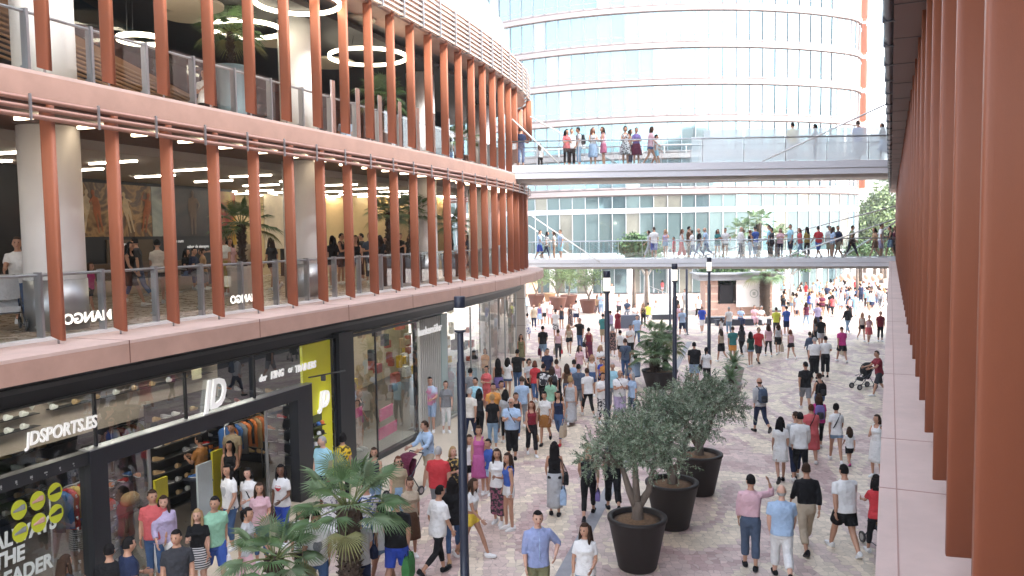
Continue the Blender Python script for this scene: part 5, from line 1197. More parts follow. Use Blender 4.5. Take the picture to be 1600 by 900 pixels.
def head_pt(u, s_=1.0):
    x, y, z = u
    X = .076 * x; Y = .094 * y; Z = .114 * z
    if z < 0: X *= 1 - .30 * (-z) ** 1.3; Y *= 1 - .16 * (-z) ** 1.5
    if y < 0:
        if abs(x) < .45: Y -= .020 * math.exp(-((z + .14) / .20) ** 2 - (x / .17) ** 2)
        Y += .010 * math.exp(-((z - .10) / .13) ** 2 - ((abs(x) - .36) / .16) ** 2)
        Y -= .007 * math.exp(-((z + .85) / .22) ** 2 - (x / .3) ** 2)
    return Vector((X, Y, Z)) * s_
def head_mat(J):
    return Matrix.Translation(J['hd']) @ Matrix.Rotation(rad(J['ht']), 4, 'Z') @ Matrix.Scale(J['hs'], 4)
def head_geo(mb, J):
    M = head_mat(J); rs = []; n, m = 22, 16
    for i in range(m + 1):
        t = -PI / 2 + PI * i / m; rs.append([M @ head_pt((max(.03, math.cos(t)) * math.cos(2 * PI * k / n + .07), max(.03, math.cos(t)) * math.sin(2 * PI * k / n + .07), math.sin(t))) for k in range(n)])
    mb.rings(rs, True, 0, True)
    M3_ = M.to_3x3()
    for sg in (-1, 1):
        mb.ell(M @ Vector((sg * .029, -.083, .014)), (.0125, .006, .007), 8, 5, 1, M3_); mb.ell(M @ Vector((sg * .030, -.086, .032)), (.017, .005, .0035), 8, 4, 3, M3_); mb.ell(M @ Vector((sg * .074, .008, -.005)), (.010, .020, .030), 8, 6, 0, M3_)
    mb.ell(M @ Vector((0, -.0875, -.050)), (.021, .007, .0065), 8, 5, 2, M3_)
def hand_geo(mb, J, sg, k=1.0):
    w, d = J['w', sg], J['wd', sg]; side = Vector((sg, 0, 0)); side = (side - d * side.dot(d)).normalized(); fwd = d.cross(side) * sg; fwd = fwd if fwd.y < 0 else -fwd
    Mx = Matrix((fwd, side, d)).transposed()      # palm: wide along fwd, thin along side
    mb.ell(w + d * .048, (.040 * k, .016 * k, .056 * k), 10, 7, 0, Mx)
    for i, (o, L_) in enumerate(((-.030, .058), (-.010, .072), (.011, .078), (.031, .070))):
        a = w + d * .085 + fwd * o; m1 = a + d * L_ * .5 - side * .010; t = m1 + (d * .8 - side * .6).normalized() * L_ * .5; mb.tube([a - d * .015, m1, t], [.0095 * k, .0085 * k, .0065 * k], 6)
    a = w + d * .03 + fwd * .034; mb.tube([a, a + (fwd * .7 + d * .7) * .035, a + fwd * .03 + d * .062 - side * .012], [.011 * k, .010 * k, .007 * k], 6)
PC = {}
def jkey(b, pose, ht): return (b, pose, ht)
def getJ(b, pose, ht):
    k = ('J', b, pose, ht)
    if k not in PC: PC[k] = skeleton(b, pose, ht)
    return PC[k]
def body_mesh(b, pose, ht):
    k = ('B', b, pose, ht)
    if k not in PC:
        J = getJ(b, pose, ht); kk = ('BR', b, pose)
        if kk not in PC:
            mb = MB(); mb.rings(ell_rings(J, torso_prof(b)), True, 0, True)
            mb.tube([J['nk'] + Vector((0, .005, -.04)), J['nk'], J['hd'] + Vector((0, .02, -.06))], [.062, .055, .052 * BUILD[b]['arm'] ** .3], 12)
            for sg in (1, -1): leg_tube(mb, J, b, sg); arm_tube(mb, J, b, sg); mb.ell(J['a', sg] + Vector((0, -.03, -.035)), (.036, .075, .035), 8, 6)
            PC[kk] = remesh(mb, .017, 1)
        r = PC[kk]; mb = MB(); mb.add(r.v, r.f, 0, True); head_geo(mb, J)
        for sg in (1, -1): hand_geo(mb, J, sg, .9 if b in 'fFk' else 1.0)
        PC[k] = mb.mesh('person', [SKIN[0], M_eye, M_lip, M_brow])
    return PC[k]
def top_mesh(b, pose, kind):
    k = ('T', b, pose, kind)
    if k not in PC:
        J = getJ(b, pose, 0); mb = MB()
        z0 = {'crop': 1.08, 'tuck': .98, 'tucklong': .98, 'bra': 1.2}.get(kind, .85 if kind in ('tee', 'long', 'jacket', 'over', 'roll') else .88)
        if kind == 'over': z0 = .80
        g = {'tank': .008, 'crop': .010, 'long': .020, 'jacket': .032, 'roll': .020, 'tuck': .016, 'tucklong': .018, 'over': .03, 'bra': .006}.get(kind, .018)
        z1 = 1.37 if kind in ('tank', 'bra') else 1.476
        pr = torso_prof(b, g, z0, z1)
        if kind in ('tank', 'bra'): pr = pr + [(1.40, BUILD[b]['sh'] * .66, .080, .004)]
        if pr[0][0] > z0 + .02:
            q = torso_prof(b, g, z0 - .15, z1)[0]; pr = [(z0, pr[0][1], pr[0][2], pr[0][3])] + pr
        if kind in ('tee', 'long', 'jacket', 'over', 'roll'): pr[0] = (pr[0][0], pr[0][1] * 1.03, pr[0][2] * 1.06, pr[0][3])
        mb.rings(ell_rings(J, pr), True, 0, True)
        if kind in ('tee', 'tuck'): g = .014
        up = {'tank': 0, 'bra': 0, 'long': .97, 'jacket': .97, 'tucklong': .97, 'roll': .66, 'crop': .22, 'over': .42}.get(kind, .33)
        for sg in (1, -1):
            if up: arm_tube(mb, J, b, sg, g * .75 + .002, up)
            else: mb.tube([J['tr']((sg * .085, -.09, 1.36)), J['tr']((sg * .10, -.04, 1.47)), J['tr']((sg * .10, .04, 1.47)), J['tr']((sg * .085, .09, 1.36))], .022, 8)
        PC[k] = remesh(mb, .0165, 2).mesh('top', [SKIN[0]])
    return PC[k]
def bottom_mesh(b, pose, kind):
    k = ('P', b, pose, kind)
    if k not in PC:
        J = getJ(b, pose, 0); mb = MB(); sit = pose == 'si'
        if kind in ('mini', 'skirt', 'maxi', 'flare'):
            hem = {'mini': .60, 'skirt': .42, 'maxi': .20, 'flare': .50}[kind]; rs = []; L0 = .98; B = BUILD[b]
            for i in range(9):
                t = i / 8; z = 1.02 - (1.02 - hem) * t; xs = []; ys = []
                for sg in (1, -1):
                    h, kn, an = J['h', sg], J['k', sg], J['a', sg]; zz = z + J['off'].z
                    if zz > kn.z: q = h.lerp(kn, max(0, min(1, (h.z - zz) / max(.01, h.z - kn.z))))
                    else: q = kn.lerp(an, max(0, min(1, (kn.z - zz) / max(.01, kn.z - an.z))))
                    r = .085 - .035 * t; xs += [q.x - r, q.x + r]; ys += [q.y - r, q.y + r]
                hx = max(max(xs), -min(xs), B['hip'] * (1.0 if t > .15 else .90 + t) + .012); y0, y1 = min(ys), max(ys)
                hx += {'flare': .10, 'maxi': .0, 'skirt': .035, 'mini': .02}[kind] * t
                hy = max((y1 - y0) / 2, .118 * (1 if t > .2 else .95) + .01) + (.06 if kind == 'flare' else .012) * t; cy_ = (y0 + y1) / 2 * min(1, t * 1.5); hy *= 1 + .13 * min(1, t * 1.6); hx *= 1 + .02 * min(1, t * 1.6)
                wv = .012 * t if kind != 'mini' else 0
                rs.append([Vector((hx * math.cos(a) * (1 + wv * 3 * math.sin(7 * a)), cy_ + hy * math.sin(a) * (1 + wv * 3 * math.sin(7 * a + 1)), z + J['off'].z)) for a in [2 * PI * q / 28 for q in range(28)]])
            mb.rings(rs, True, 0, True); PC[k] = mb.mesh('skirt', [SKIN[0]])
        else:
            g = {'leg': .006, 'trs': .016, 'jns': .011, 'wid': .022}.get(kind, .022)
            mb.rings(ell_rings(J, torso_prof(b, .010, .80, 1.03)), True, 0, True)
            up = {'sho': .38, 'hot': .17, 'ber': .52}.get(kind, .97)
            for sg in (1, -1): leg_tube(mb, J, b, sg, g, up, {'sho': .014, 'hot': .01, 'ber': .012, 'wid': .03, 'trs': .008}.get(kind, 0))
            PC[k] = remesh(mb, .0165, 2).mesh('trousers', [SKIN[0]])
    return PC[k]
def shoe_mesh(b, pose, sg):
    k = ('S', b, pose, sg)
    if k not in PC:
        J = getJ(b, pose, 0); a = J['a', sg]; low = min(J['a', 1].z, J['a', -1].z); pit = max(-.75, min(.45, J['fp', sg]))
        if abs(a.z - low) < .02: pit = max(-.05, min(.12, pit))
        if pose == 'si': pit = 0
        M = Matrix.Translation(a) @ Matrix.Rotation(-pit, 4, 'X') @ Matrix.Translation((0, -.055, -.075)) @ Matrix.Rotation(PI, 4, 'Z') @ Matrix.Rotation(sg * .12, 4, 'Z')
        mb = MB(); shoe_geo(mb, M, .265, .098, .105, 0, 1); PC[k] = mb.mesh('shoe', [M_dark, M_white])
    return PC[k]
def hair_mesh(b, pose, ht, kind):
    k = ('H', b, pose, ht, kind)
    if k not in PC:
        J = getJ(b, pose, ht); M = head_mat(J); mb = MB(); n, m = 22, 14; rnd = random.Random(hash(kind) % 97 if False else len(kind)); sc_ = 1.07 if kind != 'curly' else 1.22
        vs = {}; V = []; F = []
        low = {'short': -.25, 'cap': .12, 'crew': -.12}.get(kind, -.55)
        def keep(u):
            x, y, z = u
            if kind == 'bald': return y > .15 and -.45 < z < .15
            if y < -.30: return z > .52 + .10 * abs(x)
            if y < .12: return z > (.30 if abs(x) < .75 else .05) if kind in ('short', 'crew', 'cap') else z > -.35
            return z > low
        for i in range(m + 1):
            t = -PI / 2 + PI * i / m
            for j in range(n):
                c = max(.03, math.cos(t)); u = (c * math.cos(2 * PI * j / n), c * math.sin(2 * PI * j / n), math.sin(t)); vs[i, j] = u
        idx = {}
        def vi(i, j):
            if (i, j) not in idx:
                u = vs[i, j]; s_ = sc_ * (1 + (rnd.uniform(-.05, .09) if kind == 'curly' else rnd.uniform(-.012, .02))) + (.05 if u[2] > .5 and kind != 'crew' else 0)
                idx[i, j] = len(V); V.append(M @ head_pt(u, s_))
            return idx[i, j]
        for i in range(m):
            for j in range(n):
                q = [(i, j), (i, (j + 1) % n), (i + 1, (j + 1) % n), (i + 1, j)]
                if all(keep(vs[p]) for p in q): F.append([vi(*p) for p in q])
        mb.add(V, F, 0, True)
        if kind in ('long', 'mid'):
            Ln = .40 if kind == 'long' else .20; rs = []
            for i in range(8):
                t = i / 7; z = .06 - (.14 + Ln) * t; y = .055 + .045 * min(1, t * 2) ; hx = .080 + .028 * math.sin(PI * min(1, t * .9)) - .045 * t ** 3; hy = .050 - .025 * t
                rs.append([M @ Vector((hx * math.cos(a) * (1 + .06 * math.sin(5 * a + 3 * t)), y + hy * math.sin(a), z)) for a in [2 * PI * q / 14 for q in range(14)]])
            mb.rings(rs, True, 0, True)
            for sg in (1, -1): mb.tube([M @ Vector((sg * .070, .0, .05)), M @ Vector((sg * .082, .0, -.06)), M @ Vector((sg * .085, -.01, -.15)), M @ Vector((sg * .08, -.02, -.15 - Ln * .35))], [.022, .030, .030, .010], 8)
        if kind == 'pony': mb.tube([M @ Vector((0, .09, .06)), M @ Vector((0, .135, .03)), M @ Vector((0, .14, -.08)), M @ Vector((0, .125, -.21))], [.024, .034, .034, .010], 9)
        if kind == 'bun': mb.ell(M @ Vector((0, .085, .085)), (.048, .045, .045), 10, 7)
        if kind == 'bob': mb.rings([[M @ Vector(((.086 + .008 * i) * math.cos(a), .02 + .085 * math.sin(a) if math.sin(a) > -.25 else .0, .03 - .05 * i)) for a in [2 * PI * q / 16 for q in range(16)]] for i in range(4)], True, 0, True)
        if kind == 'cap': mb.tube([M @ Vector((0, -.08, .055)), M @ Vector((0, -.16, .045))], [.07, .05], 10)
        PC[k] = mb.mesh('hair', [M_brow])
    return PC[k]
def setm(o, i, m):
    o.material_slots[i].link = 'OBJECT'; o.material_slots[i].material = m
USED = {}
RJ = random.Random(77)
VAR = {'wa': ('wa', 'wa', 'we', 'wg'), 'wb': ('wb', 'wb', 'wf', 'wh'), 'st': ('st', 'st', 's3', 's4')}
def person(p, z, b, h, fac, pose, top, bot, hair, label, skin=1, ht=0, shoes='white', group=None, sun=False, name='person', cat='person', strap=None, deco=None, collar=None):
    if pose in VAR and not deco: pose = RJ.choice(VAR[pose])
    if not ht: ht = RJ.choice((0, 0, 0, 22, -22))
    sc_ = h / (1.745 if b != 'k' else 1.79)
    J = getJ(b, pose, ht)
    o = obj(name, body_mesh(b, pose, ht), None, (p[0], p[1], z), rad(fac + RJ.uniform(-13, 13)), label, cat, group); o.scale = (sc_,) * 3
    setm(o, 0, SKIN[skin])
    def part(n, me, m, i=0):
        c = obj(n, me, o); setm(c, i, m); return c
    if bot and bot[0] != '-': part('skirt' if bot[0] in ('mini', 'skirt', 'maxi', 'flare') else 'trousers', bottom_mesh(b, pose, bot[0]), cloth(bot[1]))
    if top: part('shirt', top_mesh(b, pose, top[0]), cloth(top[1]))
    if hair[0] != 'none': part('hair' if hair[0] != 'cap' else 'cap', hair_mesh(b, pose, ht, hair[0]), cloth(hair[1]))
    for sg in (1, -1):
        s_ = obj('shoe', shoe_mesh(b, pose, sg), o); setm(s_, 0, cloth(shoes)); setm(s_, 1, M_white if shoes == 'white' else M_dark)
    if sun:
        M = head_mat(J); mb = MB(); R3 = M.to_3x3()
        for sg in (1, -1): mb.ell(M @ Vector((sg * .032, -.095, .012)), (.024, .007, .019), 10, 6, 0, R3); mb.tube([M @ Vector((sg * .055, -.088, .016)), M @ Vector((sg * .079, .0, .012))], .003, 5)
        mb.build('sunglasses', M_dark, o)
    if strap:
        mb = MB(); T = J['tr']; hy = .135 * BUILD[b]['gir'] ** .6; hx = BUILD[b]['chest'] * .8
        mb.tube([T((-.10, .04, 1.478)), T((-.09, -.05, 1.462)), T((-.02, -hy, 1.30)), T((hx * .6, -hy * .98, 1.10)), T((hx + .03, -.02, .98)), T((hx * .6, hy, 1.10)), T((-.02, hy + .012, 1.30)), T((-.10, .06, 1.465))], .013, 6); mb.build('shoulder_strap', cloth(strap), o)
    if collar:
        T = J['tr']; mb = MB(); R_c = [T((.072 * math.cos(a), .014 + .070 * math.sin(a), 1.468 - .022 * (math.sin(a) < -.6))) for a in [2 * PI * q / 14 for q in range(15)]]
        mb.tube(R_c, .016, 6); mb.build('collar', cloth(collar), o)
        mb = MB(); mb.tube([T((0, -.080, 1.44)), T((0, -.135, 1.32)), T((0, -.128, 1.15)), T((0, -.135, .98))], .007, 4); mb.build('button_placket', cloth(collar), o)
    if deco:
        T = J['tr']; mb = MB(); dz, dw, dh, col_ = deco; gy = -.134 * (BUILD[b]['gir'] * .5 + .5) - (.012 if b in 'fF' else 0)
        rs = [[T((dw * math.cos(a) * rr_, gy - .004 + .35 * (dw * math.cos(a) * rr_) ** 2 * 2, dz + dh * math.sin(a) * rr_ * (1 + .25 * math.sin(3 * a)))) for a in [2 * PI * q / 18 for q in range(18)]] for rr_ in (.05, 1)]
        mb.rings(rs, False, 0, True); mb.build('shirt_print', cloth(col_), o)
    o['pose_key'] = pose; return o
def hand_of(o, b, pose, sg):
    J = getJ(b, o['pose_key'], 0)
    M = Matrix.Translation(o.location) @ Matrix.Rotation(o.rotation_euler.z, 4, 'Z') @ Matrix.Scale(o.scale.x, 4)
    return M @ (J['w', sg] + J['wd', sg] * .075)
def local_m(o): return Matrix.Translation(o.location) @ Matrix.Rotation(o.rotation_euler.z, 4, 'Z') @ Matrix.Scale(o.scale.x, 4)
# things people carry
def backpack(o, b, pose, color, label):
    J = getJ(b, o['pose_key'], 0); M = local_m(o); T = J['tr']; mb = MB(); rs = []; g = .12 * BUILD[b]['gir'] ** .6
    for z, w_, d in ((.98, .6, .5), (1.0, .95, .95), (1.1, 1, 1), (1.25, 1, .9), (1.37, .9, .7), (1.42, .6, .4)):
        rs.append([M @ T((.145 * w_ * (abs(math.cos(a)) ** .5) * (1 if math.cos(a) > 0 else -1), g + .08 + .085 * d * (abs(math.sin(a)) ** .5) * (1 if math.sin(a) > 0 else -1), z)) for a in [2 * PI * k / 16 + .1 for k in range(16)]])
    e = empty('backpack', o.location, 0, label, 'backpack'); L0_ = Vector(o.location)
    mb.rings([[p - L0_ for p in r] for r in rs], True, 0, True); mb.build('bag_body', cloth(color), e)
    mb = MB()
    rs = [[M @ T((.10 * w_ * math.cos(a), g + .165 + .03 * math.sin(a), z)) - L0_ for a in [2 * PI * k / 12 for k in range(12)]] for z, w_ in ((1.02, .8), (1.05, 1), (1.18, 1), (1.22, .8))]
    mb.rings(rs, True, 0, True); mb.build('front_pocket', cloth('charcoal' if color != 'charcoal' else 'black'), e)
    for sg in (1, -1):
        mb = MB(); mb.tube([M @ T((sg * .09, g + .02, 1.40)) - L0_, M @ T((sg * .095, .0, 1.495)) - L0_, M @ T((sg * .10, -g - .005, 1.36)) - L0_, M @ T((sg * .13, -g * .75, 1.15)) - L0_, M @ T((sg * .12, g, 1.04)) - L0_], .018, 6); mb.build('strap', cloth('black'), e)
def bag(o, b, pose, sg, color, label, size=(.30, .12, .34), hl=.16, shoulder=False, name='shopping_bag', cat='bag', m=None):
    J = getJ(b, o['pose_key'], 0); M = local_m(o)
    if shoulder: hp = M @ (J['tr']((sg * (BUILD[b]['hip'] + .10), .04, 1.02))); tops = [M @ J['tr']((sg * (BUILD[b]['sh'] * .75), .02, 1.475))]
    else: hp = hand_of(o, b, pose, sg); tops = [hp]
    w_, d, h_ = size; a = o.rotation_euler.z + PI / 2
    base = hp - Vector((0, 0, h_ + (hl if not shoulder else 0)))
    if base.z < o.location.z + .03: base.z = o.location.z + .03
    e = empty(name, base, a, label, cat); mb = MB(); rs = []
    for z, k in ((0, .92), (.02, 1), (h_ * .6, 1.02), (h_, .96 if not shoulder else .8)): rs.append([Vector((x * w_ / 2 * k, y * d / 2 * (k if z < h_ else .55), z)) for x, y in ((-1, -1), (-.5, -1.08), (.5, -1.08), (1, -1), (1, 1), (.5, 1.08), (-.5, 1.08), (-1, 1))])
    mb.rings(rs, True, 0, False); mb.build('bag_body', m or cloth(color), e)
    inv = Matrix.Rotation(-a, 4, 'Z') @ Matrix.Translation(-base); t = inv @ tops[0]
    mb = MB()
    for y in (-.3, .3): mb.tube([(-w_ * .3, y * d, h_ * .97), (t.x - (.03 if not shoulder else 0), t.y, t.z - .01), (t.x + (.03 if not shoulder else 0), t.y, t.z - .01), (w_ * .3, y * d, h_ * .97)], .007, 5)
    mb.build('handle', cloth('black' if color not in ('beige', 'tan', 'white') else color), e)
    return e
def stroller(loc, fac, label, color='black', baby=False):
    e = empty('stroller', loc, rad(fac), label, 'stroller'); mb = MB()
    for sx in (-.22, .22):
        mb.tube([(sx, -.38, .12), (sx, .02, .55), (sx, .48, 1.02)], .014, 6); mb.tube([(sx, .34, .12), (sx, .02, .58), (sx, -.25, .50)], .013, 6); mb.tube([(sx, -.38, .12), (sx, .34, .12)], .010, 6)
    mb.tube([(-.22, .48, 1.02), (.22, .48, 1.02)], .016, 6); mb.tube([(-.22, -.25, .35), (.22, -.25, .35)], .012, 6); mb.build('frame', M_anth, e)
    ms = MB(); ms.rings([[Vector((sx * w_, y, z)) for sx, y, z in ((-.19, y0, z0), (.19, y0, z0), (.19, y0 + .03, z0 - .035), (-.19, y0 + .03, z0 - .035))] for y0, z0, w_ in ((-.24, .36, .9), (-.2, .46, 1), (.05, .44, 1), (.16, .62, 1), (.26, .92, .9))], True, 0, False); ms.build('seat', cloth(color), e)
    mc = MB(); n = 10; rs = []
    for i in range(7):
        a = rad(-12 + i * 21); rs.append([Vector((-.21 + .42 * j / 6, .24 - .34 * math.sin(a) * (1 - .15 * abs(j - 3) / 3), .72 + .34 * math.cos(a) * (1 - .12 * ((j - 3) / 3) ** 2) - (.0))) for j in range(7)])
    mc.rings(rs, False, 0, True, closed=False); mc.build('canopy', cloth(color if color != 'grey' else 'black'), e)
    for x, y in ((-.24, -.40), (.24, -.40), (-.24, .34), (.24, .34)):
        mw = MB(); n = 16
        for r, w_, mi in ((.115, .035, 0), (.07, .04, 1)):
            rr = [[Vector((x + s_ * w_ / 2, y + r * math.cos(a), .115 + r * math.sin(a))) for a in [2 * PI * k / n for k in range(n)]] for s_ in (-1, 1)]; mw.rings(rr, True, mi, True)
        mw.build('wheel', [M_dark, M_stain], e)
    return e
# ------------------------------------------------------------------ who stands where
PEOPLE = []
def P(px, py, b, h, fac, pose, top, bot, hair, label, bagk=None, z=0.0, pos=None, **kw):
    hh = h * (.755 if pose == 'si' else .985 if pose[0] == 'w' else 1.0)
    p = pos if pos is not None else at(px, py, z + hh)
    sp = lambda s: tuple(s.split()) if s else None
    o = person(p, z if pos is None else pos.z, b, h, fac, pose, sp(top), sp(bot), sp(hair), label, **kw)
    PEOPLE.append((o, label))
    if bagk:
        for k in (bagk if isinstance(bagk, list) else [bagk]):
            t = k[0]
            if t == 'bp': backpack(o, b, pose, k[1], k[2])
            elif t == 'sh': bag(o, b, pose, k[1], k[2], k[3], (.30, .11, .24), .2, True, 'shoulder_bag')
            elif t == 'pb': bag(o, b, pose, k[1], k[2], k[3], k[4] if len(k) > 4 else (.34, .14, .36), .14)
            elif t == 'hb': bag(o, b, pose, k[1], k[2], k[3], (.26, .10, .20), .10, False, 'handbag')
    return o
# near left : shop doorway and palms
P(198, 843, 'm', 1.74, 150, 'st', 'tee navy', 'jns denim', 'short hblack', 'dark haired man in a navy T-shirt seen from behind at the bottom left')
P(170, 853, 'm', 1.66, 200, 'st', 'tee black', 'jns denim', 'short hblack', 'dark haired head and black top left of the man in navy')
P(238, 767, 'm', 1.78, 20, 'st', 'tee coral', 'jns denim', 'short hbrown', 'man in a coral T-shirt and jeans half behind the woman in lilac', ht=30)
P(254, 772, 'f', 1.72, 25, 'wa', 'jacket lilac', 'wid white', 'long hbrown', 'long haired woman in white trousers and a lilac cardigan at the doorway', ht=-15, skin=0)
P(308, 797, 'f', 1.60, 0, 'ph', 'tee black', 'mini stripe', 'long hblond', 'blonde woman in a black top and striped skirt by the doorway', skin=0)
P(333, 777, 'm', 1.78, 50, 'wa', 'tee mint', 'ber blue', 'short hblack', 'man in a mint shirt and blue shorts walking past the doorway', ('pb', 1, 'white', 'white plastic bag held by the man in the mint shirt', (.3, .1, .3)), ht=-40)
P(383, 792, 'f', 1.64, 80, 'wb', 'tee lgrey', 'jns lpink', 'pony hblack', 'dark haired woman in a grey T-shirt and pale pink trousers behind the low palm')
P(357, 727, 'm', 1.76, 330, 'st2', 'tee white', 'jns denim', 'mid hblack', 'person with shoulder length dark hair and a white printed T-shirt in the doorway', deco=(1.24, .09, .10, 'lgrey'))
P(388, 732, 'f', 1.62, 0, 'st', 'tee white', 'jns ldenim', 'bob hblack', 'dark haired woman in a white top with a black handbag in the doorway', ('sh', 1, 'black', 'black shoulder bag of the woman in the doorway'), strap='black', skin=0)
P(358, 690, 'f', 1.66, 20, 'st', 'tank black', 'jns black', 'mid hblack', 'woman in a black strappy top deeper inside the sports shop', skin=1)
P(362, 662, 'm', 1.80, 0, 'st', 'tee khaki', 'jns black', 'short hblack', 'man in a khaki T-shirt standing behind the woman in black inside the shop', skin=2)
P(313, 682, 'm', 1.74, 250, 'p2', 'tee rust', 'jns black', 'short hblack', 'person in a rust top reaching to the shoe shelves inside the shop', skin=2)
P(439, 727, 'f', 1.70, 340, 'cb', 'tee white', 'jns royal', 'mid hblack', 'dark skinned woman in a white T-shirt with a red print beside the shop post', deco=(1.28, .075, .06, 'red'), bagk=('hb', -1, 'wine', 'dark red handbag of the woman with the red print'), skin=3)
P(504, 683, 'M', 1.74, 340, 'st', 'tee sky', 'jns navy', 'short hgrey', 'heavy grey haired man in a sky blue T-shirt before the yellow panel', skin=0, ht=-30)
P(535, 680, 'f', 1.64, 170, 'st', 'tee yellowprint', 'jns black', 'curly hblack', 'curly dark haired woman in a yellow patterned top from behind')
P(471, 791, 'f', 1.62, 10, 'st', 'tee stripe', 'jns black', 'mid hbrown', 'dark haired woman in a striped top peering between the palms')
P(493, 797, 'm', 1.78, 10, 'wa', 'tee white', 'jns denim', 'short hblack', 'man in sunglasses and a white printed T-shirt walking under the palm', sun=True, deco=(1.2, .08, .10, 'grey'))
P(515, 738, 'f', 1.68, 20, 'wb', 'tee polka', 'flare polka', 'mid hbrown', 'woman in a pale dotted dress hidden behind the palm leaves', skin=3)
P(572, 752, 'm', 1.74, 190, 'st', 'tee floral', 'jns denim', 'short hblack', 'man in a blue floral shirt behind the right palm leaves')
P(622, 714, 'f', 1.60, 0, 'st', 'tee khaki', 'maxi ldenim', 'bob hauburn', 'auburn haired woman in glasses with a khaki top and long blue skirt', sun=True, skin=0)
P(597, 785, 'f', 1.62, 215, 'wa', 'tee white', 'hot ldenim', 'pony hblack', 'ponytailed girl in a white top and denim shorts under the palm', ('sh', 1, 'navy', 'navy shoulder bag of the ponytailed girl'), skin=2)
_o = P(618, 778, 'M', 1.76, 165, 'wb', 'tee black', 'ber royal', 'crew hblack', 'man in a black T-shirt and bright blue shorts seen from behind', ('pb', -1, 'green', 'white and green shopping bag of the man in blue shorts', (.40, .14, .42)))
P(683, 762, 'm', 1.72, 120, 'wa', 'over white', 'leg black', 'short hblack', 'young man in a long white T-shirt and tight black trousers', shoes='black')
P(684, 700, 'M', 1.74, 165, 'st', 'tee red', 'jns grey', 'short hgrey', 'grey haired man in a red polo shirt seen from behind', skin=0, collar='red')
_s = P(668, 655, 'm', 1.76, 330, 'pu', 'long lblue', 'sho beige', 'short hbrown', 'man in a light blue shirt with a shoulder strap pushing a stroller', strap='black', ht=-30)
P(672, 590, 'm', 1.80, 0, 'st', 'tee tiedye', 'ber lblue', 'short hblack', 'man in a tie dye T-shirt by the slatted wall', skin=0)
P(696, 596, 'f', 1.68, 0, 'st2', 'tee grey', 'jns white', 'pony hbrown', 'woman in a grey top and white jeans by the slatted wall', skin=0)
P(707, 699, 'f', 1.62, 30, 'st', 'tee goldprint', 'jns black', 'bob hblond', 'blonde woman in a black and gold top beside the man in the red polo', skin=0)
P(706, 746, 'f', 1.68, 190, 'wb', 'over black', 'leg denim', 'long hblack', 'woman with very long black hair and a black tunic left of the lamp post', shoes='tan')
P(736, 746, 'f', 1.64, 60, 'wa', 'crop white', 'hot yellow', 'mid hbrown', 'woman in a white crop top and yellow shorts right of the lamp post', skin=2)
P(733, 677, 'k', 1.46, 10, 'st', 'tee white', 'sho black', 'mid hbrown', 'girl in a white top and black shorts next to the woman in pink')
P(748, 667, 'f', 1.68, 0, 'st', 'tank orchid', 'skirt orchid', 'bun hbrown', 'woman in a long orchid pink dress with her hair tied up')
P(763, 684, 'k', 1.42, 330, 'st', 'tee blue', 'sho lblue', 'short hblack', 'boy in a blue top leaning on the woman in pink')
P(777, 702, 'f', 1.68, 350, 'st2', 'tee white', 'wid leafprint', 'mid hbrown', 'woman in a white T-shirt and wide red patterned trousers', skin=1)
P(794, 709, 'f', 1.68, 300, 'st', 'tank blue', 'hot white', 'long hbrown', 'woman in a blue top and white shorts facing the patterned trousers', skin=1)
P(733, 606, 'm', 1.76, 170, 'wb', 'tee offwhite', 'jns navy', 'short hgrey', 'man in an off white T-shirt and navy trousers right of the lamp post')
P(748, 607, 'f', 1.64, 180, 'wa', 'tank charcoal', 'jns black', 'long hblack', 'woman with long dark hair and a dark top beside the man in off white')
P(770, 600, 'm', 1.76, 10, 'st', 'tee orange', 'jns denim', 'short hblack', 'man in an orange T-shirt behind the woman in black', skin=1)
P(769, 617, 'f', 1.66, 180, 'st', 'tee black', 'jns ldenim', 'bun hblond', 'woman in a black T-shirt and pale jeans from behind, hair in a bun')
P(799, 623, 'M', 1.74, 350, 'p2', 'tee lblue', 'trs black', 'bald hgrey', 'man in sunglasses, light blue shirt and black trousers with a strap', collar='lblue', sun=True, strap='black', shoes='black')
P(806, 612, 'k', 1.50, 0, 'st', 'tank black', 'jns denim', 'short hbrown', 'boy in a black vest behind the man in sunglasses')
P(783, 596, 'm', 1.74, 10, 'st', 'tee beige', 'jns grey', 'short hblack', 'man in a beige T-shirt with a broad black strap', strap='black')
P(830, 627, 'f', 1.62, 15, 'wa', 'tank dred', 'trs black', 'mid hauburn', 'woman in a dark red vest and black trousers', ('hb', 1, 'tan', 'small tan handbag of the woman in dark red'))
P(851, 613, 'f', 1.64, 0, 'wb', 'tee white', 'mini rust', 'bun hblack', 'woman in a white T-shirt and short rust skirt', ('sh', -1, 'tan', 'tan shoulder bag of the woman in the rust skirt'), shoes='black')
P(873, 612, 'f', 1.66, 350, 'wa', 'tank navy', 'leg denim', 'long hblack', 'woman in a navy vest carrying a paper bag beside the rust skirt', ('pb', 1, 'beige', 'brown paper bag of the woman in the navy vest'), shoes='red')
P(891, 588, 'F', 1.66, 185, 'wb', 'tank lgrey', 'maxi lgrey', 'curly hblond', 'woman in a long pale grey dress with curly blond hair from behind', ('sh', 1, 'rust', 'orange shoulder bag of the woman in the pale grey dress'))
P(866, 692, 'f', 1.68, 175, 'st2', 'tank black', 'maxi lgrey', 'long hblack', 'woman with waist length dark hair and a long grey skirt from behind', [('pb', -1, 'lblue', 'pale blue shopping bag of the woman in the long grey skirt'), ('sh', -1, 'black', 'black shoulder bag of the woman in the long grey skirt')], shoes='black')
P(919, 693, 'm', 1.72, 180, 'wb', 'tank black', 'jns black', 'cap olive', 'person in black with an olive cap left of the nearest olive tree', [('bp', 'black', 'black backpack of the person in the olive cap'), ('hb', -1, 'purple', 'small purple bag of the person in the olive cap')], shoes='black')
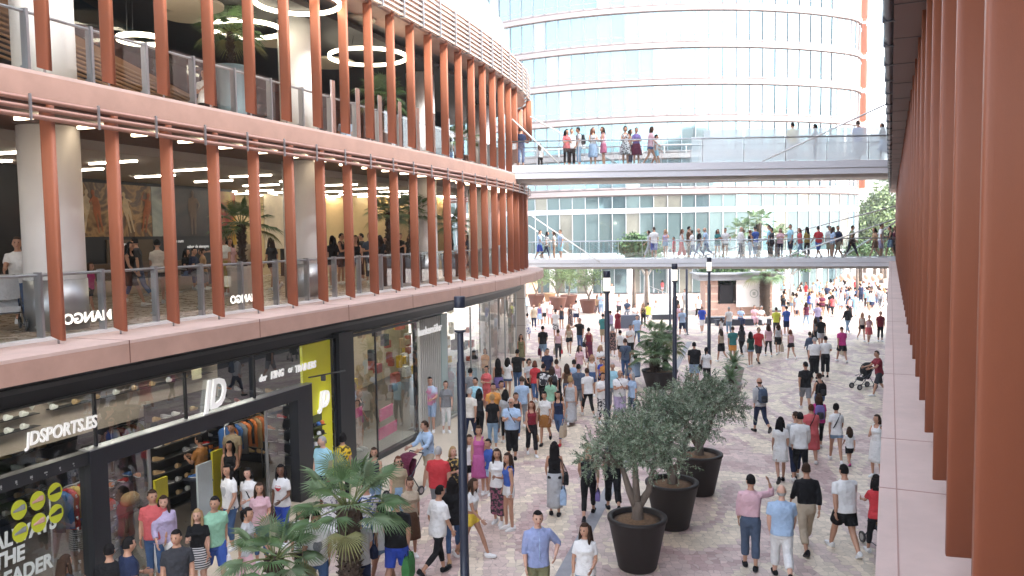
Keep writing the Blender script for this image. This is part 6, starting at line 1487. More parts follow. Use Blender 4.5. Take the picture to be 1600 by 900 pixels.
P(957, 685, 'm', 1.74, 180, 'wa', 'tee black', 'trs black', 'short hblack', 'person in black trousers half hidden by the nearest olive tree', shoes='black')
P(840, 800, 'm', 1.80, 10, 'hp', 'roll periw', 'trs olive', 'short hblack', 'dark haired man in a blue shirt with rolled sleeves near the drain', ht=-8, skin=0, collar='lblue')
P(914, 819, 'f', 1.66, 345, 'cb', 'tee white', 'jns ldenim', 'long hbrown', 'young woman with long brown hair, white T-shirt and pale jeans near the dark planter', ht=-25, deco=(1.30, .06, .015, 'grey'))
# near right
P(1173, 744, 'm', 1.78, 172, 'hd', 'tucklong lpink', 'trs slate', 'short hblack', 'man in a pale lilac shirt raising a hand to his head', shoes='black', collar='lpink')
P(1222, 762, 'M', 1.74, 175, 'wa', 'tee lblue', 'trs white', 'bald hgrey', 'bald older man in a blue short sleeved shirt and white trousers', skin=0, shoes='black', collar='lblue')
P(1261, 724, 'm', 1.80, 180, 'wb', 'tucklong black', 'trs beige', 'short hbrown', 'man in a black shirt and beige trousers seen from behind', shoes='black')
P(1321, 726, 'M', 1.80, 175, 'wa', 'tee white', 'sho black', 'short hblack', 'broad man in a white T-shirt and black shorts seen from behind', skin=1)
P(1220, 654, 'f', 1.68, 170, 'wb', 'tee white', 'mini white', 'long hblack', 'woman in a short white dress with long black hair from behind', skin=2, shoes='black')
P(1251, 647, 'm', 1.78, 175, 'wa', 'long white', 'jns black', 'short hblack', 'man in a loose white shirt and black jeans from behind', shoes='black')
P(1244, 645, 'm', 1.76, 160, 'wb', 'tee lgrey', 'jns navy', 'short hbrown', 'brown haired man mostly hidden behind the man in the loose white shirt', ht=40)
P(1268, 633, 'F', 1.62, 180, 'wa', 'tee coral', 'skirt coral', 'bun hauburn', 'woman in a coral red dress with auburn hair tied up', strap='black')
P(1280, 616, 'f', 1.66, 175, 'wb', 'tee magenta', 'leg black', 'mid hbrown', 'woman in a magenta top and black leggings', ('bp', 'purple', 'purple backpack of the woman in magenta'))
P(1307, 630, 'f', 1.68, 180, 'wa', 'tee white', 'hot ldenim', 'bun hblack', 'woman in a white T-shirt and pale denim shorts, hair in a bun', strap='charcoal')
P(1328, 665, 'k', 1.10, 180, 'wb', 'tee white', 'sho black', 'mid hbrown', 'little girl in a white top and black shorts walking', shoes='magenta')
P(1259, 565, 'm', 1.78, 165, 'wa', 'tee black', 'ber grey', 'short hblack', 'man in a black T-shirt and grey shorts looking to the right', ht=30)
P(1281, 584, 'f', 1.66, 180, 'wb', 'tank black', 'hot denim', 'bun hbrown', 'woman in a black strap top and denim shorts', ('bp', 'black', 'small black backpack of the woman in denim shorts'))
P(1188, 592, 'm', 1.76, 180, 'wa', 'long lgrey', 'jns navy', 'bald hbrown', 'bald man in a pale grey sweatshirt walking away alone', ('bp', 'slate', 'slate backpack of the bald man in pale grey'), shoes='black')
P(1374, 547, 'm', 1.78, 285, 'pu', 'tee dred', 'ber charcoal', 'short hbrown', 'man in a dark red T-shirt pushing a black stroller at the right')
P(1371, 649, 'f', 1.62, 300, 'st', 'tank white', 'skirt white', 'bob hbrown', 'woman in a white dress with a black bag, cut by the ledge at the right', ('sh', 1, 'black', 'black bag of the woman cut by the ledge'))
stroller(at(1350, 607) + Vector((0, 0, 0)), 285, 'black stroller pushed by the man in the dark red T-shirt')
_sq = Vector((_s.location.x, _s.location.y, 0)) + Vector((math.sin(rad(325)), -math.cos(rad(325)), 0)) * .92
stroller(_sq, 325, 'dark stroller with a pink lining pushed by the man in light blue', 'wine')
_q = at(1372, 858); stroller(_q + Vector((.12, .0, 0)), 185, 'black stroller partly hidden by the ledge at the bottom right')
P(1372, 742, 'f', 1.64, 185, 'pu', 'tee red', 'jns black', 'mid hblack', 'person in red almost hidden by the ledge at the bottom right', ('pb', -1, 'tan', 'tan paper bag hanging beside the hidden stroller'))
P(655, 740, 'k', .95, 340, 'si', 'tee pink', 'sho white', 'short hbrown', 'small child in pink sitting in the stroller of the man in light blue', pos=_sq + Vector((0, 0, .12)))
# middle right
P(1273, 528, 'M', 1.78, 185, 'st', 'tuck white', 'trs black', 'short hgrey', 'left one of two guards in white shirts and black trousers', shoes='black', skin=0)
P(1290, 526, 'm', 1.78, 170, 'cr', 'tuck white', 'trs black', 'short hblack', 'right one of two guards in white shirts and black trousers', shoes='black')
P(1316, 510, 'm', 1.78, 170, 'wa', 'tee magenta', 'sho black', 'crew hbrown', 'man in a magenta T-shirt and black shorts', ('pb', -1, 'beige', 'large paper bag of the man in magenta', (.42, .16, .44)))
P(1266, 519, 'f', 1.66, 175, 'wb', 'long slate', 'leg black', 'bun hbrown', 'woman in a denim coloured jacket left of the two guards', ('pb', -1, 'tan', 'tan paper bag of the woman in the denim jacket'))
P(1275, 496, 'f', 1.66, 180, 'wa', 'tank grey', 'flare black', 'long hbrown', 'long haired woman in grey beside the man in black above the guards')
P(1283, 494, 'm', 1.78, 180, 'wb', 'tee black', 'sho lgrey', 'short hblack', 'man in a black T-shirt and pale shorts above the guards')
P(1236, 516, 'f', 1.54, 180, 'wa', 'tank lpink', 'hot black', 'bob hauburn', 'girl in a pale pink vest and black shorts walking alone')
P(1216, 505, 'f', 1.66, 175, 'wb', 'tank lgrey', 'mini black', 'mid hbrown', 'woman in a grey vest and black skirt carrying a paper bag', ('pb', -1, 'beige', 'wide paper bag of the woman in the black skirt', (.44, .16, .40)))
P(1201, 507, 'f', 1.68, 180, 'wa', 'tee lpink', 'leg black', 'long hbrown', 'long haired woman in a pale pink top and black leggings')
P(1185, 511, 'm', 1.78, 0, 'wb', 'tee red', 'ber charcoal', 'short hblack', 'man in a red sports shirt walking to the viewer', sun=True, shoes='black')
P(1173, 519, 'f', 1.66, 190, 'st', 'tee dgreen', 'hot ldenim', 'mid hblack', 'woman in a dark green T-shirt and pale shorts beside the red shirt')
P(1145, 511, 'm', 1.76, 185, 'st', 'tee teal', 'sho orange', 'short hbrown', 'man in a teal T-shirt and orange shorts')
P(1159, 508, 'f', 1.66, 200, 'wb', 'tee charcoal', 'jns black', 'mid hblack', 'woman in dark clothes with a white bag near the teal T-shirt', ('pb', -1, 'white', 'white carrier bag near the man in teal'))
P(1127, 515, 'f', 1.64, 200, 'wa', 'tank beige', 'mini black', 'mid hbrown', 'woman in a beige top and black skirt behind the cycad')
P(1213, 481, 'm', 1.78, 180, 'st', 'tee lime', 'jns charcoal', 'short hblack', 'guard in a yellow high visibility vest from behind')
P(1229, 479, 'm', 1.78, 180, 'cr', 'tee blue', 'ber navy', 'short hblack', 'man in a blue T-shirt with hands together right of the yellow vest')
P(1325, 478, 'm', 1.78, 190, 'wb', 'long black', 'jns ldenim', 'short hblack', 'person with a black jacket and jeans leaning sideways in the open plaza')
P(1347, 489, 'f', 1.68, 0, 'wa', 'tank offwhite', 'hot black', 'bob hblond', 'blond woman in a pale vest and black shorts arm in arm')
P(1358, 492, 'f', 1.64, 350, 'wb', 'tank lpink', 'mini coral', 'bun hblack', 'woman in a short coral skirt beside the blond woman in black shorts')
P(1376, 487, 'm', 1.72, 0, 'st', 'tee dred', 'jns black', 'short hblack', 'slim man in dark red and black trousers near the ledge')
P(1139, 480, 'm', 1.76, 190, 'st', 'tee white', 'jns ldenim', 'short hgrey', 'man in a white T-shirt and pale jeans standing at the end of the long bench')
for i, (px, py, top, lb, hr) in enumerate(((1157, 481, 'tee lblue', 'seated person in pale blue at the left of the long bench', 'short hgrey'), (1178, 479, 'tee lpink', 'seated person in pale pink in the middle of the long bench', 'short hblack'), (1189, 480, 'tee white', 'seated person all in white at the right of the long bench', 'short hgrey'))):
    P(px, py, 'm', 1.72, 5, 'si', top, 'trs ' + ('navy', 'lpink', 'white')[i], hr, lb)
P(1127, 496, 'k', 1.15, 190, 'st', 'tee white', 'sho lgrey', 'mid hbrown', 'small child in white left of the long bench')
P(1097, 478, 'm', 1.76, 180, 'wb', 'tee royal', 'ber white', 'bald hbrown', 'man in a bright blue T-shirt and white shorts')
P(1085, 536, 'M', 1.80, 180, 'wa', 'tee black', 'ber lblue', 'short hblack', 'broad man in a black T-shirt and pale blue shorts walking away')
P(1104, 544, 'f', 1.66, 170, 'wb', 'tee white', 'leg black', 'pony hblack', 'ponytailed woman in white and black with a black bag', ('sh', 1, 'black', 'black shoulder bag of the ponytailed woman'))
P(1260, 472, 'f', 1.68, 180, 'wa', 'tee wine', 'jns ldenim', 'mid hbrown', 'woman in a wine coloured top and pale jeans')
P(1278, 474, 'm', 1.76, 180, 'wb', 'tee lilac', 'ber navy', 'short hblack', 'man in a lilac T-shirt next to the wine coloured top')
P(1091, 463, 'm', 1.78, 10, 'wa', 'tee white', 'jns black', 'short hblack', 'man in a white shirt and black trousers before the kiosk')
# middle left
P(814, 523, 'f', 1.66, 0, 'st', 'tank olive', 'mini olive', 'long hblack', 'long haired woman in a short olive dress by the end wall')
P(848, 510, 'm', 1.80, 180, 'wa', 'tee black', 'ber ldenim', 'short hblack', 'man in a black T-shirt and denim shorts with a red bag', ('pb', 1, 'wine', 'dark red carrier bag of the man in denim shorts'))
P(872, 514, 'f', 1.68, 180, 'wb', 'tank lpink', 'jns charcoal', 'bun hbrown', 'woman in dark trousers with a red bag at her waist', [('pb', 1, 'beige', 'brown paper bag of the woman with the red waist bag'), ('hb', -1, 'red', 'red bag at the waist of the woman in dark trousers')])
P(889, 506, 'f', 1.68, 350, 'wa', 'tank beige', 'hot black', 'mid hblond', 'blond woman in a beige top and black shorts', ht=40)
P(906, 498, 'm', 1.80, 340, 'pt', 'tee black', 'jns denim', 'short hblack', 'tall man in a black T-shirt and jeans touching the woman in black shorts', shoes='black')
P(920, 513, 'f', 1.70, 190, 'wb', 'tank dred', 'maxi wine', 'bun hblack', 'woman in a long wine skirt with a black bag', ('sh', 1, 'black', 'black shoulder bag of the woman in the wine skirt'), shoes='black')
P(942, 491, 'm', 1.74, 160, 'st', 'tee teal', 'ber khaki', 'short hblack', 'man in a teal shirt and khaki shorts left of the lamp post')
P(965, 484, 'f', 1.60, 180, 'st', 'tee dred', 'skirt dred', 'bun hbrown', 'woman in a dark red dress right of the lamp post')
P(985, 508, 'm', 1.76, 10, 'st', 'tee white', 'trs black', 'short hblack', 'man in a white shirt walking beside the boy in white')
P(969, 515, 'k', 1.50, 180, 'st', 'tee white', 'sho black', 'short hblack', 'boy in a white T-shirt with black hair from behind')
P(977, 530, 'm', 1.82, 180, 'st', 'tee slate', 'jns denim', 'short hbrown', 'tall man in a slate T-shirt and jeans left of the clustered palms', strap='navy')
P(957, 509, 'f', 1.64, 185, 'wa', 'tank darkprint', 'skirt darkprint', 'bob hgrey', 'woman in a dark patterned dress beside the lamp post')
P(938, 540, 'f', 1.64, 0, 'p2', 'tee white', 'jns white', 'mid hblond', 'blond woman in a white top left of the lamp post')
P(808, 547, 'm', 1.78, 170, 'pt', 'tee black', 'jns denim', 'short hblack', 'man in a black T-shirt and jeans pointing left near the end wall')
P(826, 562, 'f', 1.66, 15, 'wa', 'tee lgrey', 'mini black', 'curly hblack', 'curly haired woman in sunglasses with a black skirt', sun=True)
P(836, 565, 'f', 1.66, 200, 'wb', 'tee red', 'jns denim', 'bob hauburn', 'auburn haired woman in a red T-shirt and jeans')
P(849, 568, 'm', 1.74, 180, 'wa', 'tee black', 'jns black', 'short hblack', 'dark haired man in black with a patterned backpack', ('bp', 'bwprint', 'black and white patterned backpack'))
P(863, 572, 'f', 1.66, 180, 'wb', 'tee white', 'jns ldenim', 'mid hbrown', 'woman in white and pale jeans with a dark backpack', ('bp', 'charcoal', 'dark backpack of the woman in pale jeans'))
P(870, 561, 'f', 1.68, 180, 'wa', 'tank lpink', 'jns black', 'bun hbrown', 'woman in a dusty pink vest between the backpack and the brown hair')
P(886, 568, 'f', 1.68, 180, 'wb', 'tank brown', 'leg slate', 'long hbrown', 'woman with long brown hair down her back and slate trousers')
P(897, 563, 'm', 1.74, 190, 'st', 'tee lblue', 'jns grey', 'short hblack', 'man in pale blue behind the slate T-shirt')
P(904, 570, 'm', 1.80, 175, 'wa', 'tee slate', 'ber grey', 'short hblack', 'man in a slate blue T-shirt beside the pale grey dress', ('pb', 1, 'beige', 'paper bag of the man in slate blue'))
P(939, 559, 'k', 1.35, 30, 'st', 'tee royal', 'sho navy', 'short hbrown', 'child in a bright blue top left of the lamp post')
P(944, 560, 'k', 1.48, 330, 'st', 'tee orange', 'sho navy', 'short hblack', 'child in an orange top touching the lamp post')
P(941, 583, 'm', 1.72, 20, 'p2', 'tee white', 'trs bwprint', 'short hbrown', 'person in a white T-shirt and dark patterned trousers by the lamp post')
P(968, 579, 'M', 1.74, 10, 'p2', 'tee white', 'wid lilac', 'bald hgrey', 'older person in a white shirt, strap and lilac trousers right of the lamp post', strap='black', sun=True)
P(988, 583, 'f', 1.66, 300, 'st', 'tee lblue', 'jns slate', 'bob hgrey', 'grey haired woman in pale blue with crossed arms', skin=0)
P(957, 568, 'm', 1.74, 0, 'st', 'tee sky', 'jns grey', 'short hgrey', 'man in a pale turquoise T-shirt behind the lamp post')
P(990, 548, 'm', 1.70, 320, 'si', 'tee white', 'jns grey', 'short hblack', 'bearded man in white sitting at the edge of the clustered palms')
P(994, 558, 'm', 1.70, 190, 'si', 'tee lblue', 'jns denim', 'short hblack', 'seated man in pale blue from behind beside the clustered palms')
P(760, 573, 'f', 1.62, 340, 'cr', 'tee coral', 'jns coral', 'bun hblack', 'woman in coral pink with folded arms by the round column')
P(778, 561, 'f', 1.70, 180, 'st', 'tank black', 'mini purple', 'long hblack', 'woman with hip length black hair near the round column')
P(793, 560, 'f', 1.60, 170, 'st', 'tee white', 'hot denim', 'mid hblack', 'girl in a white T-shirt with a bright blue bag', ('hb', 1, 'royal', 'bright blue bag of the girl in white'))
P(743, 591, 'm', 1.74, 330, 'st', 'tee sky', 'jns grey', 'short hblack', 'man in a pale blue T-shirt by the glass shop')
P(834, 476, 'm', 1.72, 170, 'wa', 'tee beige', 'jns navy', 'bald hbrown', 'man in a sandy T-shirt and navy trousers by the rust pots')
P(843, 474, 'f', 1.66, 180, 'wb', 'tank purple', 'mini lblue', 'bun hblond', 'woman in purple and pale blue before the rust pots')
P(849, 469, 'm', 1.78, 180, 'st', 'tee white', 'sho black', 'bald hgrey', 'tall man in a white shirt before the low rust pot')
P(859, 471, 'm', 1.72, 0, 'st', 'tee white', 'sho lpink', 'cap lpink', 'person in white with a pink cap before the low rust pot')
P(868, 484, 'm', 1.74, 180, 'st', 'tee white', 'ber bwprint', 'short hblack', 'man in a white T-shirt and patterned shorts')
P(877, 478, 'f', 1.64, 200, 'st', 'tank charcoal', 'hot navy', 'short hblack', 'woman in a charcoal vest and dark shorts')
P(891, 475, 'f', 1.68, 20, 'hu', 'tank darkprint', 'maxi darkprint', 'bob hauburn', 'woman in a long dark flowered dress raising an arm')
P(900, 469, 'm', 1.80, 180, 'wb', 'tee white', 'sho navy', 'short hblack', 'bearded man in a white T-shirt and navy shorts')
P(824, 490, 'f', 1.64, 180, 'st', 'tee white', 'skirt floral', 'bun hblack', 'woman in white and a floral skirt at the corner of the end wall')
P(822, 460, 'm', 1.74, 200, 'st', 'tee sky', 'jns grey', 'cap black', 'man with a dark cap behind the end wall')
P(933, 460, 'f', 1.66, 10, 'wa', 'tee tan', 'wid darkprint', 'mid hauburn', 'woman in tan with patterned trousers right of the biggest rust pot')
P(939, 458, 'm', 1.76, 0, 'p2', 'tee lblue', 'jns ldenim', 'short hbrown', 'man in pale denim left of the lantern')
P(956, 443, 'm', 1.80, 0, 'st', 'tee white', 'trs offwhite', 'short hbrown', 'person all in white right of the lantern')
P(967, 460, 'm', 1.74, 10, 'p2', 'tee lpink', 'ber charcoal', 'short hblack', 'man in pale pink with folded hands beyond the seat block')
P(1026, 433, 'm', 1.76, 180, 'wa', 'tee white', 'ber slate', 'short hbrown', 'man in white and dark shorts under the tower')
P(1035, 437, 'k', 1.5, 180, 'wb', 'tee coral', 'sho lpink', 'bob hbrown', 'child in coral under the tower')
P(983, 480, 'm', 1.7, 330, 'si', 'tee slate', 'jns grey', 'short hbrown', 'seated man in a slate blue shirt on the seat block', pos=at(981, 507) + Vector((0, .15, .42)))
P(991, 477, 'm', 1.7, 20, 'si', 'tee white', 'jns grey', 'short hblack', 'seated person in white behind the slate seat block')
P(1005, 474, 'f', 1.66, 20, 'st', 'tank goldprint', 'jns black', 'mid hblond', 'blond woman in a black and gold vest left of the slatted bench')
P(1013, 475, 'm', 1.70, 190, 'si', 'tee lime', 'jns grey', 'short hblack', 'seated man in pale yellow on the slatted bench')
P(1026, 471, 'f', 1.60, 300, 'si', 'tee white', 'jns lpink', 'short hauburn', 'seated woman in white leaning over the slatted bench')
P(1057, 463, 'm', 1.76, 200, 'st', 'tee black', 'jns charcoal', 'short hblack', 'man in black between the lamp posts')
P(1060, 476, 'f', 1.66, 10, 'p2', 'tee lpink', 'jns lilac', 'bob hauburn', 'woman in pale pink right of the lamp post')
P(1066, 482, 'm', 1.78, 180, 'wa', 'tee lblue', 'ber navy', 'short hgrey', 'man in a light blue shirt and navy shorts between the lamps')
P(1070, 452, 'm', 1.78, 0, 'st', 'tee white', 'trs offwhite', 'short hblack', 'man in pale clothes before the far lamp post')
P(1103, 455, 'f', 1.66, 0, 'wb', 'tee tan', 'jns tan', 'mid hbrown', 'woman in tan left of the green tree')
P(995, 493, 'm', 1.76, 10, 'wa', 'tee lblue', 'jns denim', 'short hblack', 'man in pale blue stepping past the clustered palms')
P(954, 486, 'f', 1.6, 200, 'st', 'tee lilac', 'jns grey', 'short hblack', 'woman in lilac touching the lamp post from the right')
# lower bridge
def on_bridge(B, px, o):
    e, P0, d, n = B; r = ray(px, 400); best = None
    # intersect the sight line's plan direction with the line P0 + n*o + d*t
    A0 = P0 + n * o; den = r.x * d.y - r.y * d.x; t = (A0.x * r.y - A0.y * r.x) / den
    q = A0 + d * t; return q
def LBp(px, o, *a, **k):
    q = on_bridge(b1, px, o); q.z = DZ1 + .005; return P(0, 0, *a, pos=q, **k)
def UBp(px, o, *a, **k):
    q = on_bridge(b2, px, o); q.z = DZ2 + .005; return P(0, 0, *a, pos=q, **k)
W = ' on the lower bridge'
LBp(843, .9, 'm', 1.80, 80, 'wa', 'tee lblue', 'ber royal', 'short hbrown', 'man in pale blue and bright blue shorts at the left end of' + W[3:])
LBp(854, .6, 'f', 1.70, 90, 'wb', 'tee bwprint', 'leg navy', 'mid hblack', 'dark haired woman in a patterned top at the left end of' + W[3:])
LBp(866, .8, 'f', 1.72, 270, 'st', 'tee offwhite', 'hot beige', 'long hbrown', 'long haired woman in pale clothes at the left end of' + W[3:])
LBp(876, 1.1, 'm', 1.78, 300, 'st', 'tee lblue', 'ber sky', 'short hbrown', 'man in pale blue shorts facing the long haired woman' + W)
LBp(1015, 1.2, 'f', 1.72, 260, 'wa', 'tee lgrey', 'jns lgrey', 'mid hbrown', 'woman in grey stretching a leg' + W)
LBp(1022, .7, 'm', 1.84, 180, 'st', 'tee white', 'ber blue', 'short hbrown', 'big man in a white shirt and blue shorts' + W)
LBp(1040, .8, 'f', 1.70, 330, 'hu', 'tank lilac', 'hot ldenim', 'mid hblond', 'blond woman holding up a phone' + W)
LBp(1053, .6, 'k', 1.30, 270, 'st', 'tee red', 'sho red', 'short hblack', 'child in red by the railing of' + W[3:])
LBp(1065, .7, 'f', 1.72, 80, 'wa', 'tank white', 'wid red', 'long hauburn', 'woman in wide red trousers' + W)
LBp(1076, 1.0, 'm', 1.84, 90, 'st', 'tee brown', 'jns brown', 'short hblack', 'tall man in brown behind the red trousers' + W)
LBp(1082, .6, 'f', 1.64, 260, 'wb', 'tee white', 'jns denim', 'bun hbrown', 'woman in white and jeans next to the tall man in brown' + W)
LBp(1093, .9, 'm', 1.80, 270, 'wa', 'tee black', 'jns denim', 'bald hgrey', 'grey haired man in a black shirt' + W)
LBp(1103, .7, 'm', 1.78, 260, 'wb', 'tee lblue', 'jns denim', 'bald hgrey', 'balding man in a pale blue shirt' + W)
LBp(1121, .6, 'f', 1.66, 10, 'p2', 'tee teal', 'hot ldenim', 'mid hbrown', 'woman in a teal top and denim shorts' + W)
LBp(1133, .7, 'm', 1.72, 0, 'hp', 'tee white', 'hot black', 'short hblack', 'person in a white T-shirt and black shorts with legs apart' + W)
LBp(1157, .8, 'm', 1.80, 90, 'wa', 'long white', 'jns navy', 'bald hgrey', 'man in a white shirt and navy trousers' + W)
LBp(1172, .6, 'f', 1.58, 90, 'st', 'tank black', 'jns ldenim', 'bun hauburn', 'girl in a black vest and jeans' + W)
LBp(1180, 1.0, 'm', 1.78, 190, 'st', 'tee blue', 'jns ldenim', 'short hblack', 'man in a mid blue T-shirt leaning' + W)
LBp(1202, 1.3, 'm', 1.84, 260, 'st', 'tee sky', 'jns black', 'short hbrown', 'tall man in turquoise behind the dark pair' + W)
LBp(1206, .7, 'f', 1.68, 270, 'st', 'tee charcoal', 'jns black', 'curly hblack', 'curly dark haired woman dressed all in black' + W)
LBp(1219, .7, 'f', 1.66, 350, 'p2', 'tee lpink', 'leg navy', 'bob hbrown', 'woman in a pale pink top and dark leggings' + W)
LBp(1235, .9, 'm', 1.86, 270, 'ph', 'tee sky', 'ber navy', 'short hbrown', 'tallest man in sky blue drinking' + W)
LBp(1250, .7, 'f', 1.68, 270, 'wa', 'tee coral', 'jns ldenim', 'mid hauburn', 'woman in a coral top and jeans' + W)
LBp(1261, .7, 'f', 1.70, 200, 'st', 'tee gold', 'leg black', 'long hblack', 'woman in a mustard top with long black hair' + W)
LBp(1279, .8, 'm', 1.80, 200, 'wb', 'tee red', 'ber blue', 'short hblack', 'man in a red polo and blue shorts' + W)
LBp(1296, .9, 'm', 1.76, 300, 'st', 'tee lgrey', 'ber khaki', 'cap grey', 'man in pale grey with a cap' + W)
LBp(1301, .5, 'f', 1.68, 90, 'st', 'tee lblue', 'hot lgrey', 'mid hbrown', 'woman in pale blue beside the cap' + W)
LBp(1310, .7, 'm', 1.80, 280, 'wa', 'tee navy', 'ber khaki', 'short hblack', 'man in navy and khaki shorts' + W)
LBp(1330, .7, 'm', 1.82, 90, 'wb', 'tee olive', 'jns navy', 'crew hbrown', 'man in an olive T-shirt at the right of' + W[3:], bagk=('sh', -1, 'black', 'black bag of the man in olive on the lower bridge'))
LBp(1367, 1.0, 'f', 1.68, 270, 'wa', 'tank tan', 'mini brown', 'mid hblack', 'dark haired woman in tan near the right end of' + W[3:])
LBp(1376, .7, 'm', 1.82, 80, 'st', 'tee white', 'ber lilac', 'short hblack', 'man in white and lilac shorts near the right end of' + W[3:])
LBp(1391, .7, 'f', 1.70, 260, 'wb', 'tank black', 'mini ldenim', 'pony hblack', 'woman in a black top and denim skirt at the right end of' + W[3:])
LBp(1398, 1.0, 'f', 1.66, 270, 'st', 'tank wine', 'leg black', 'long hbrown', 'dark haired woman cut by the right building on' + W[3:])
W = ' on the upper bridge'
UBp(816, .8, 'm', 1.76, 175, 'st', 'tee navy', 'jns denim', 'short hblack', 'man in a navy T-shirt at the left end of' + W[3:])
UBp(805, 1.1, 'f', 1.60, 60, 'st', 'tee offwhite', 'skirt bwprint', 'bun hbrown', 'woman in a patterned skirt beside the man in navy' + W)
UBp(846, 2.2, 'k', 1.25, 180, 'st', 'tee lgrey', 'jns black', 'mid hbrown', 'small child at the far railing of' + W[3:])
UBp(887, .9, 'f', 1.66, 20, 'cr', 'tee coral', 'jns black', 'mid hblack', 'woman in a coral and black outfit with crossed arms' + W)
UBp(895, 1.5, 'm', 1.76, 0, 'st', 'tee white', 'jns black', 'short hblack', 'man in white behind the crossed arms' + W)
UBp(906, .9, 'm', 1.74, 280, 'st2', 'tee lgrey', 'jns ldenim', 'short hblack', 'man in pale grey and jeans' + W, bagk=('bp', 'black', 'dark backpack of the man in pale grey on the upper bridge'))
UBp(928, .9, 'f', 1.72, 0, 'cr', 'tank lgrey', 'skirt lblue', 'long hauburn', 'long haired woman in a pale blue skirt' + W)
UBp(944, .9, 'f', 1.74, 280, 'p2', 'tank lpink', 'mini pink', 'long hbrown', 'woman in a pink top and short pink skirt' + W)
UBp(978, .8, 'f', 1.72, 350, 'st', 'tank bwprint', 'flare bwprint', 'curly hblack', 'woman in a black and white dress' + W, bagk=('hb', 1, 'tan', 'straw bag of the woman in the black and white dress'))
UBp(985, 1.3, 'f', 1.66, 90, 'st', 'tank beige', 'jns slate', 'mid hbrown', 'woman in beige half hidden by the black and white dress' + W)
UBp(995, .9, 'f', 1.68, 10, 'cr', 'tee purple', 'flare wine', 'bun hblack', 'woman in a purple patterned dress' + W)
UBp(1017, .9, 'f', 1.78, 90, 'wa', 'tee lpink', 'hot denim', 'bob hbrown', 'woman in a pink top and denim shorts striding' + W)
UBp(1025, 1.1, 'k', 1.46, 90, 'wb', 'tee white', 'sho sky', 'short hblack', 'boy in white walking beside the pink top' + W)
UBp(1237, 1.0, 'm', 1.80, 180, 'st', 'tee yellow', 'trs white', 'short hblack', 'man in a yellow T-shirt behind the frosted glass' + W)
UBp(1272, .9, 'f', 1.68, 270, 'ph', 'tee slate', 'jns slate', 'curly hblack', 'woman in slate behind the frosted glass' + W)
UBp(1338, .9, 'm', 1.82, 180, 'st', 'tee royal', 'trs white', 'short hbrown', 'man in a bright blue T-shirt behind the frosted glass' + W)
UBp(1377, .9, 'f', 1.72, 270, 'wa', 'tank dgreen', 'flare lblue', 'bob hbrown', 'woman with a dark top and wide pale skirt at the right of' + W[3:])
# first gallery and upper gallery
def on_gallery(px, o, z):
    r = ray(px, 400); best = None
    for i in range(700):
        S = -8 + i * .05; q = LF.pt(S, o, z); e = abs(q.x * r.y - q.y * r.x) / q.y
        if best is None or e < best[0]: best = (e, q)
    return best[1]
def G(px, o, *a, z=4.757, **k): return P(0, 0, *a, pos=on_gallery(px, o, z), **k)
W = ' on the first gallery'
G(28, -3.4, 'm', 1.78, 40, 'pu', 'tee white', 'jns denim', 'short hbrown', 'man in a white T-shirt pushing a stroller' + W)
stroller(on_gallery(8, -2.6, 4.757), 40, 'pale stroller at the left edge of the first gallery', 'lgrey')
G(200, -4.6, 'f', 1.66, 95, 'wa', 'tank black', 'mini black', 'long hblack', 'woman in black walking past the dark picture' + W)
G(137, -4.2, 'k', 1.20, 90, 'wb', 'tee magenta', 'sho black', 'mid hbrown', 'child in magenta right of the first white column')
G(246, -4.4, 'f', 1.68, 210, 'wb', 'tee offwhite', 'hot black', 'short hblack', 'person in an off shoulder white top and black shorts' + W)
G(300, -7.6, 'm', 1.72, 80, 'si', 'tee navy', 'jns grey', 'short hblack', 'seated man in navy before the brown board')
G(352, -4.6, 'f', 1.74, 330, 'pt', 'crop white', 'wid gold', 'bob hblack', 'woman in a white crop top and wide mustard trousers' + W)
G(382, -5.6, 'm', 1.80, 190, 'st', 'tee beige', 'jns charcoal', 'short hbrown', 'man in a beige shirt with a strap before the dark portrait', strap='black')
G(360, -6.0, 'f', 1.66, 20, 'st', 'tee lpink', 'jns black', 'mid hbrown', 'woman half behind the mustard trousers' + W)
for i, (px, o, b, top, bot, hr, lb) in enumerate(((520, -3.2, 'f', 'tee black', 'hot black', 'long hblack', 'woman in black leaning on the left of the cream shop'), (532, -4.2, 'm', 'tank black', 'sho charcoal', 'short hblack', 'man in a black vest at the left of the cream shop'), (556, -2.6, 'f', 'tank black', 'leg black', 'mid hbrown', 'woman in a black vest with bare arms in front of the cream shop'), (566, -4.4, 'm', 'tee charcoal', 'jns black', 'short hblack', 'man in charcoal deeper in the cream shop'), (594, -2.8, 'f', 'tee charcoal', 'hot charcoal', 'long hbrown', 'woman with dark hair and bare legs before the cream shop'), (604, -3.8, 'f', 'tee black', 'skirt brown', 'mid hblack', 'woman in a brown skirt before the cream shop'), (626, -5.0, 'm', 'tee black', 'jns black', 'short hblack', 'man in black left of the bushy gallery palm'), (704, -3.0, 'm', 'tee black', 'jns charcoal', 'short hblack', 'man in black right of the third column'), (716, -3.6, 'f', 'tee charcoal', 'jns black', 'long hblack', 'woman in black far along the gallery'), (640, -5.5, 'f', 'tee black', 'jns black', 'mid hbrown', 'woman in black behind the bushy gallery palm'))):
    G(px, o, b, 1.70 if b == 'f' else 1.78, (200, 90, 20, 270, 180, 330, 40, 100, 260, 10)[i], ('st', 'p2', 'st2', 'st', 'cr', 'wa', 'st', 'st2', 'wb', 'st')[i], top, bot, hr, lb)
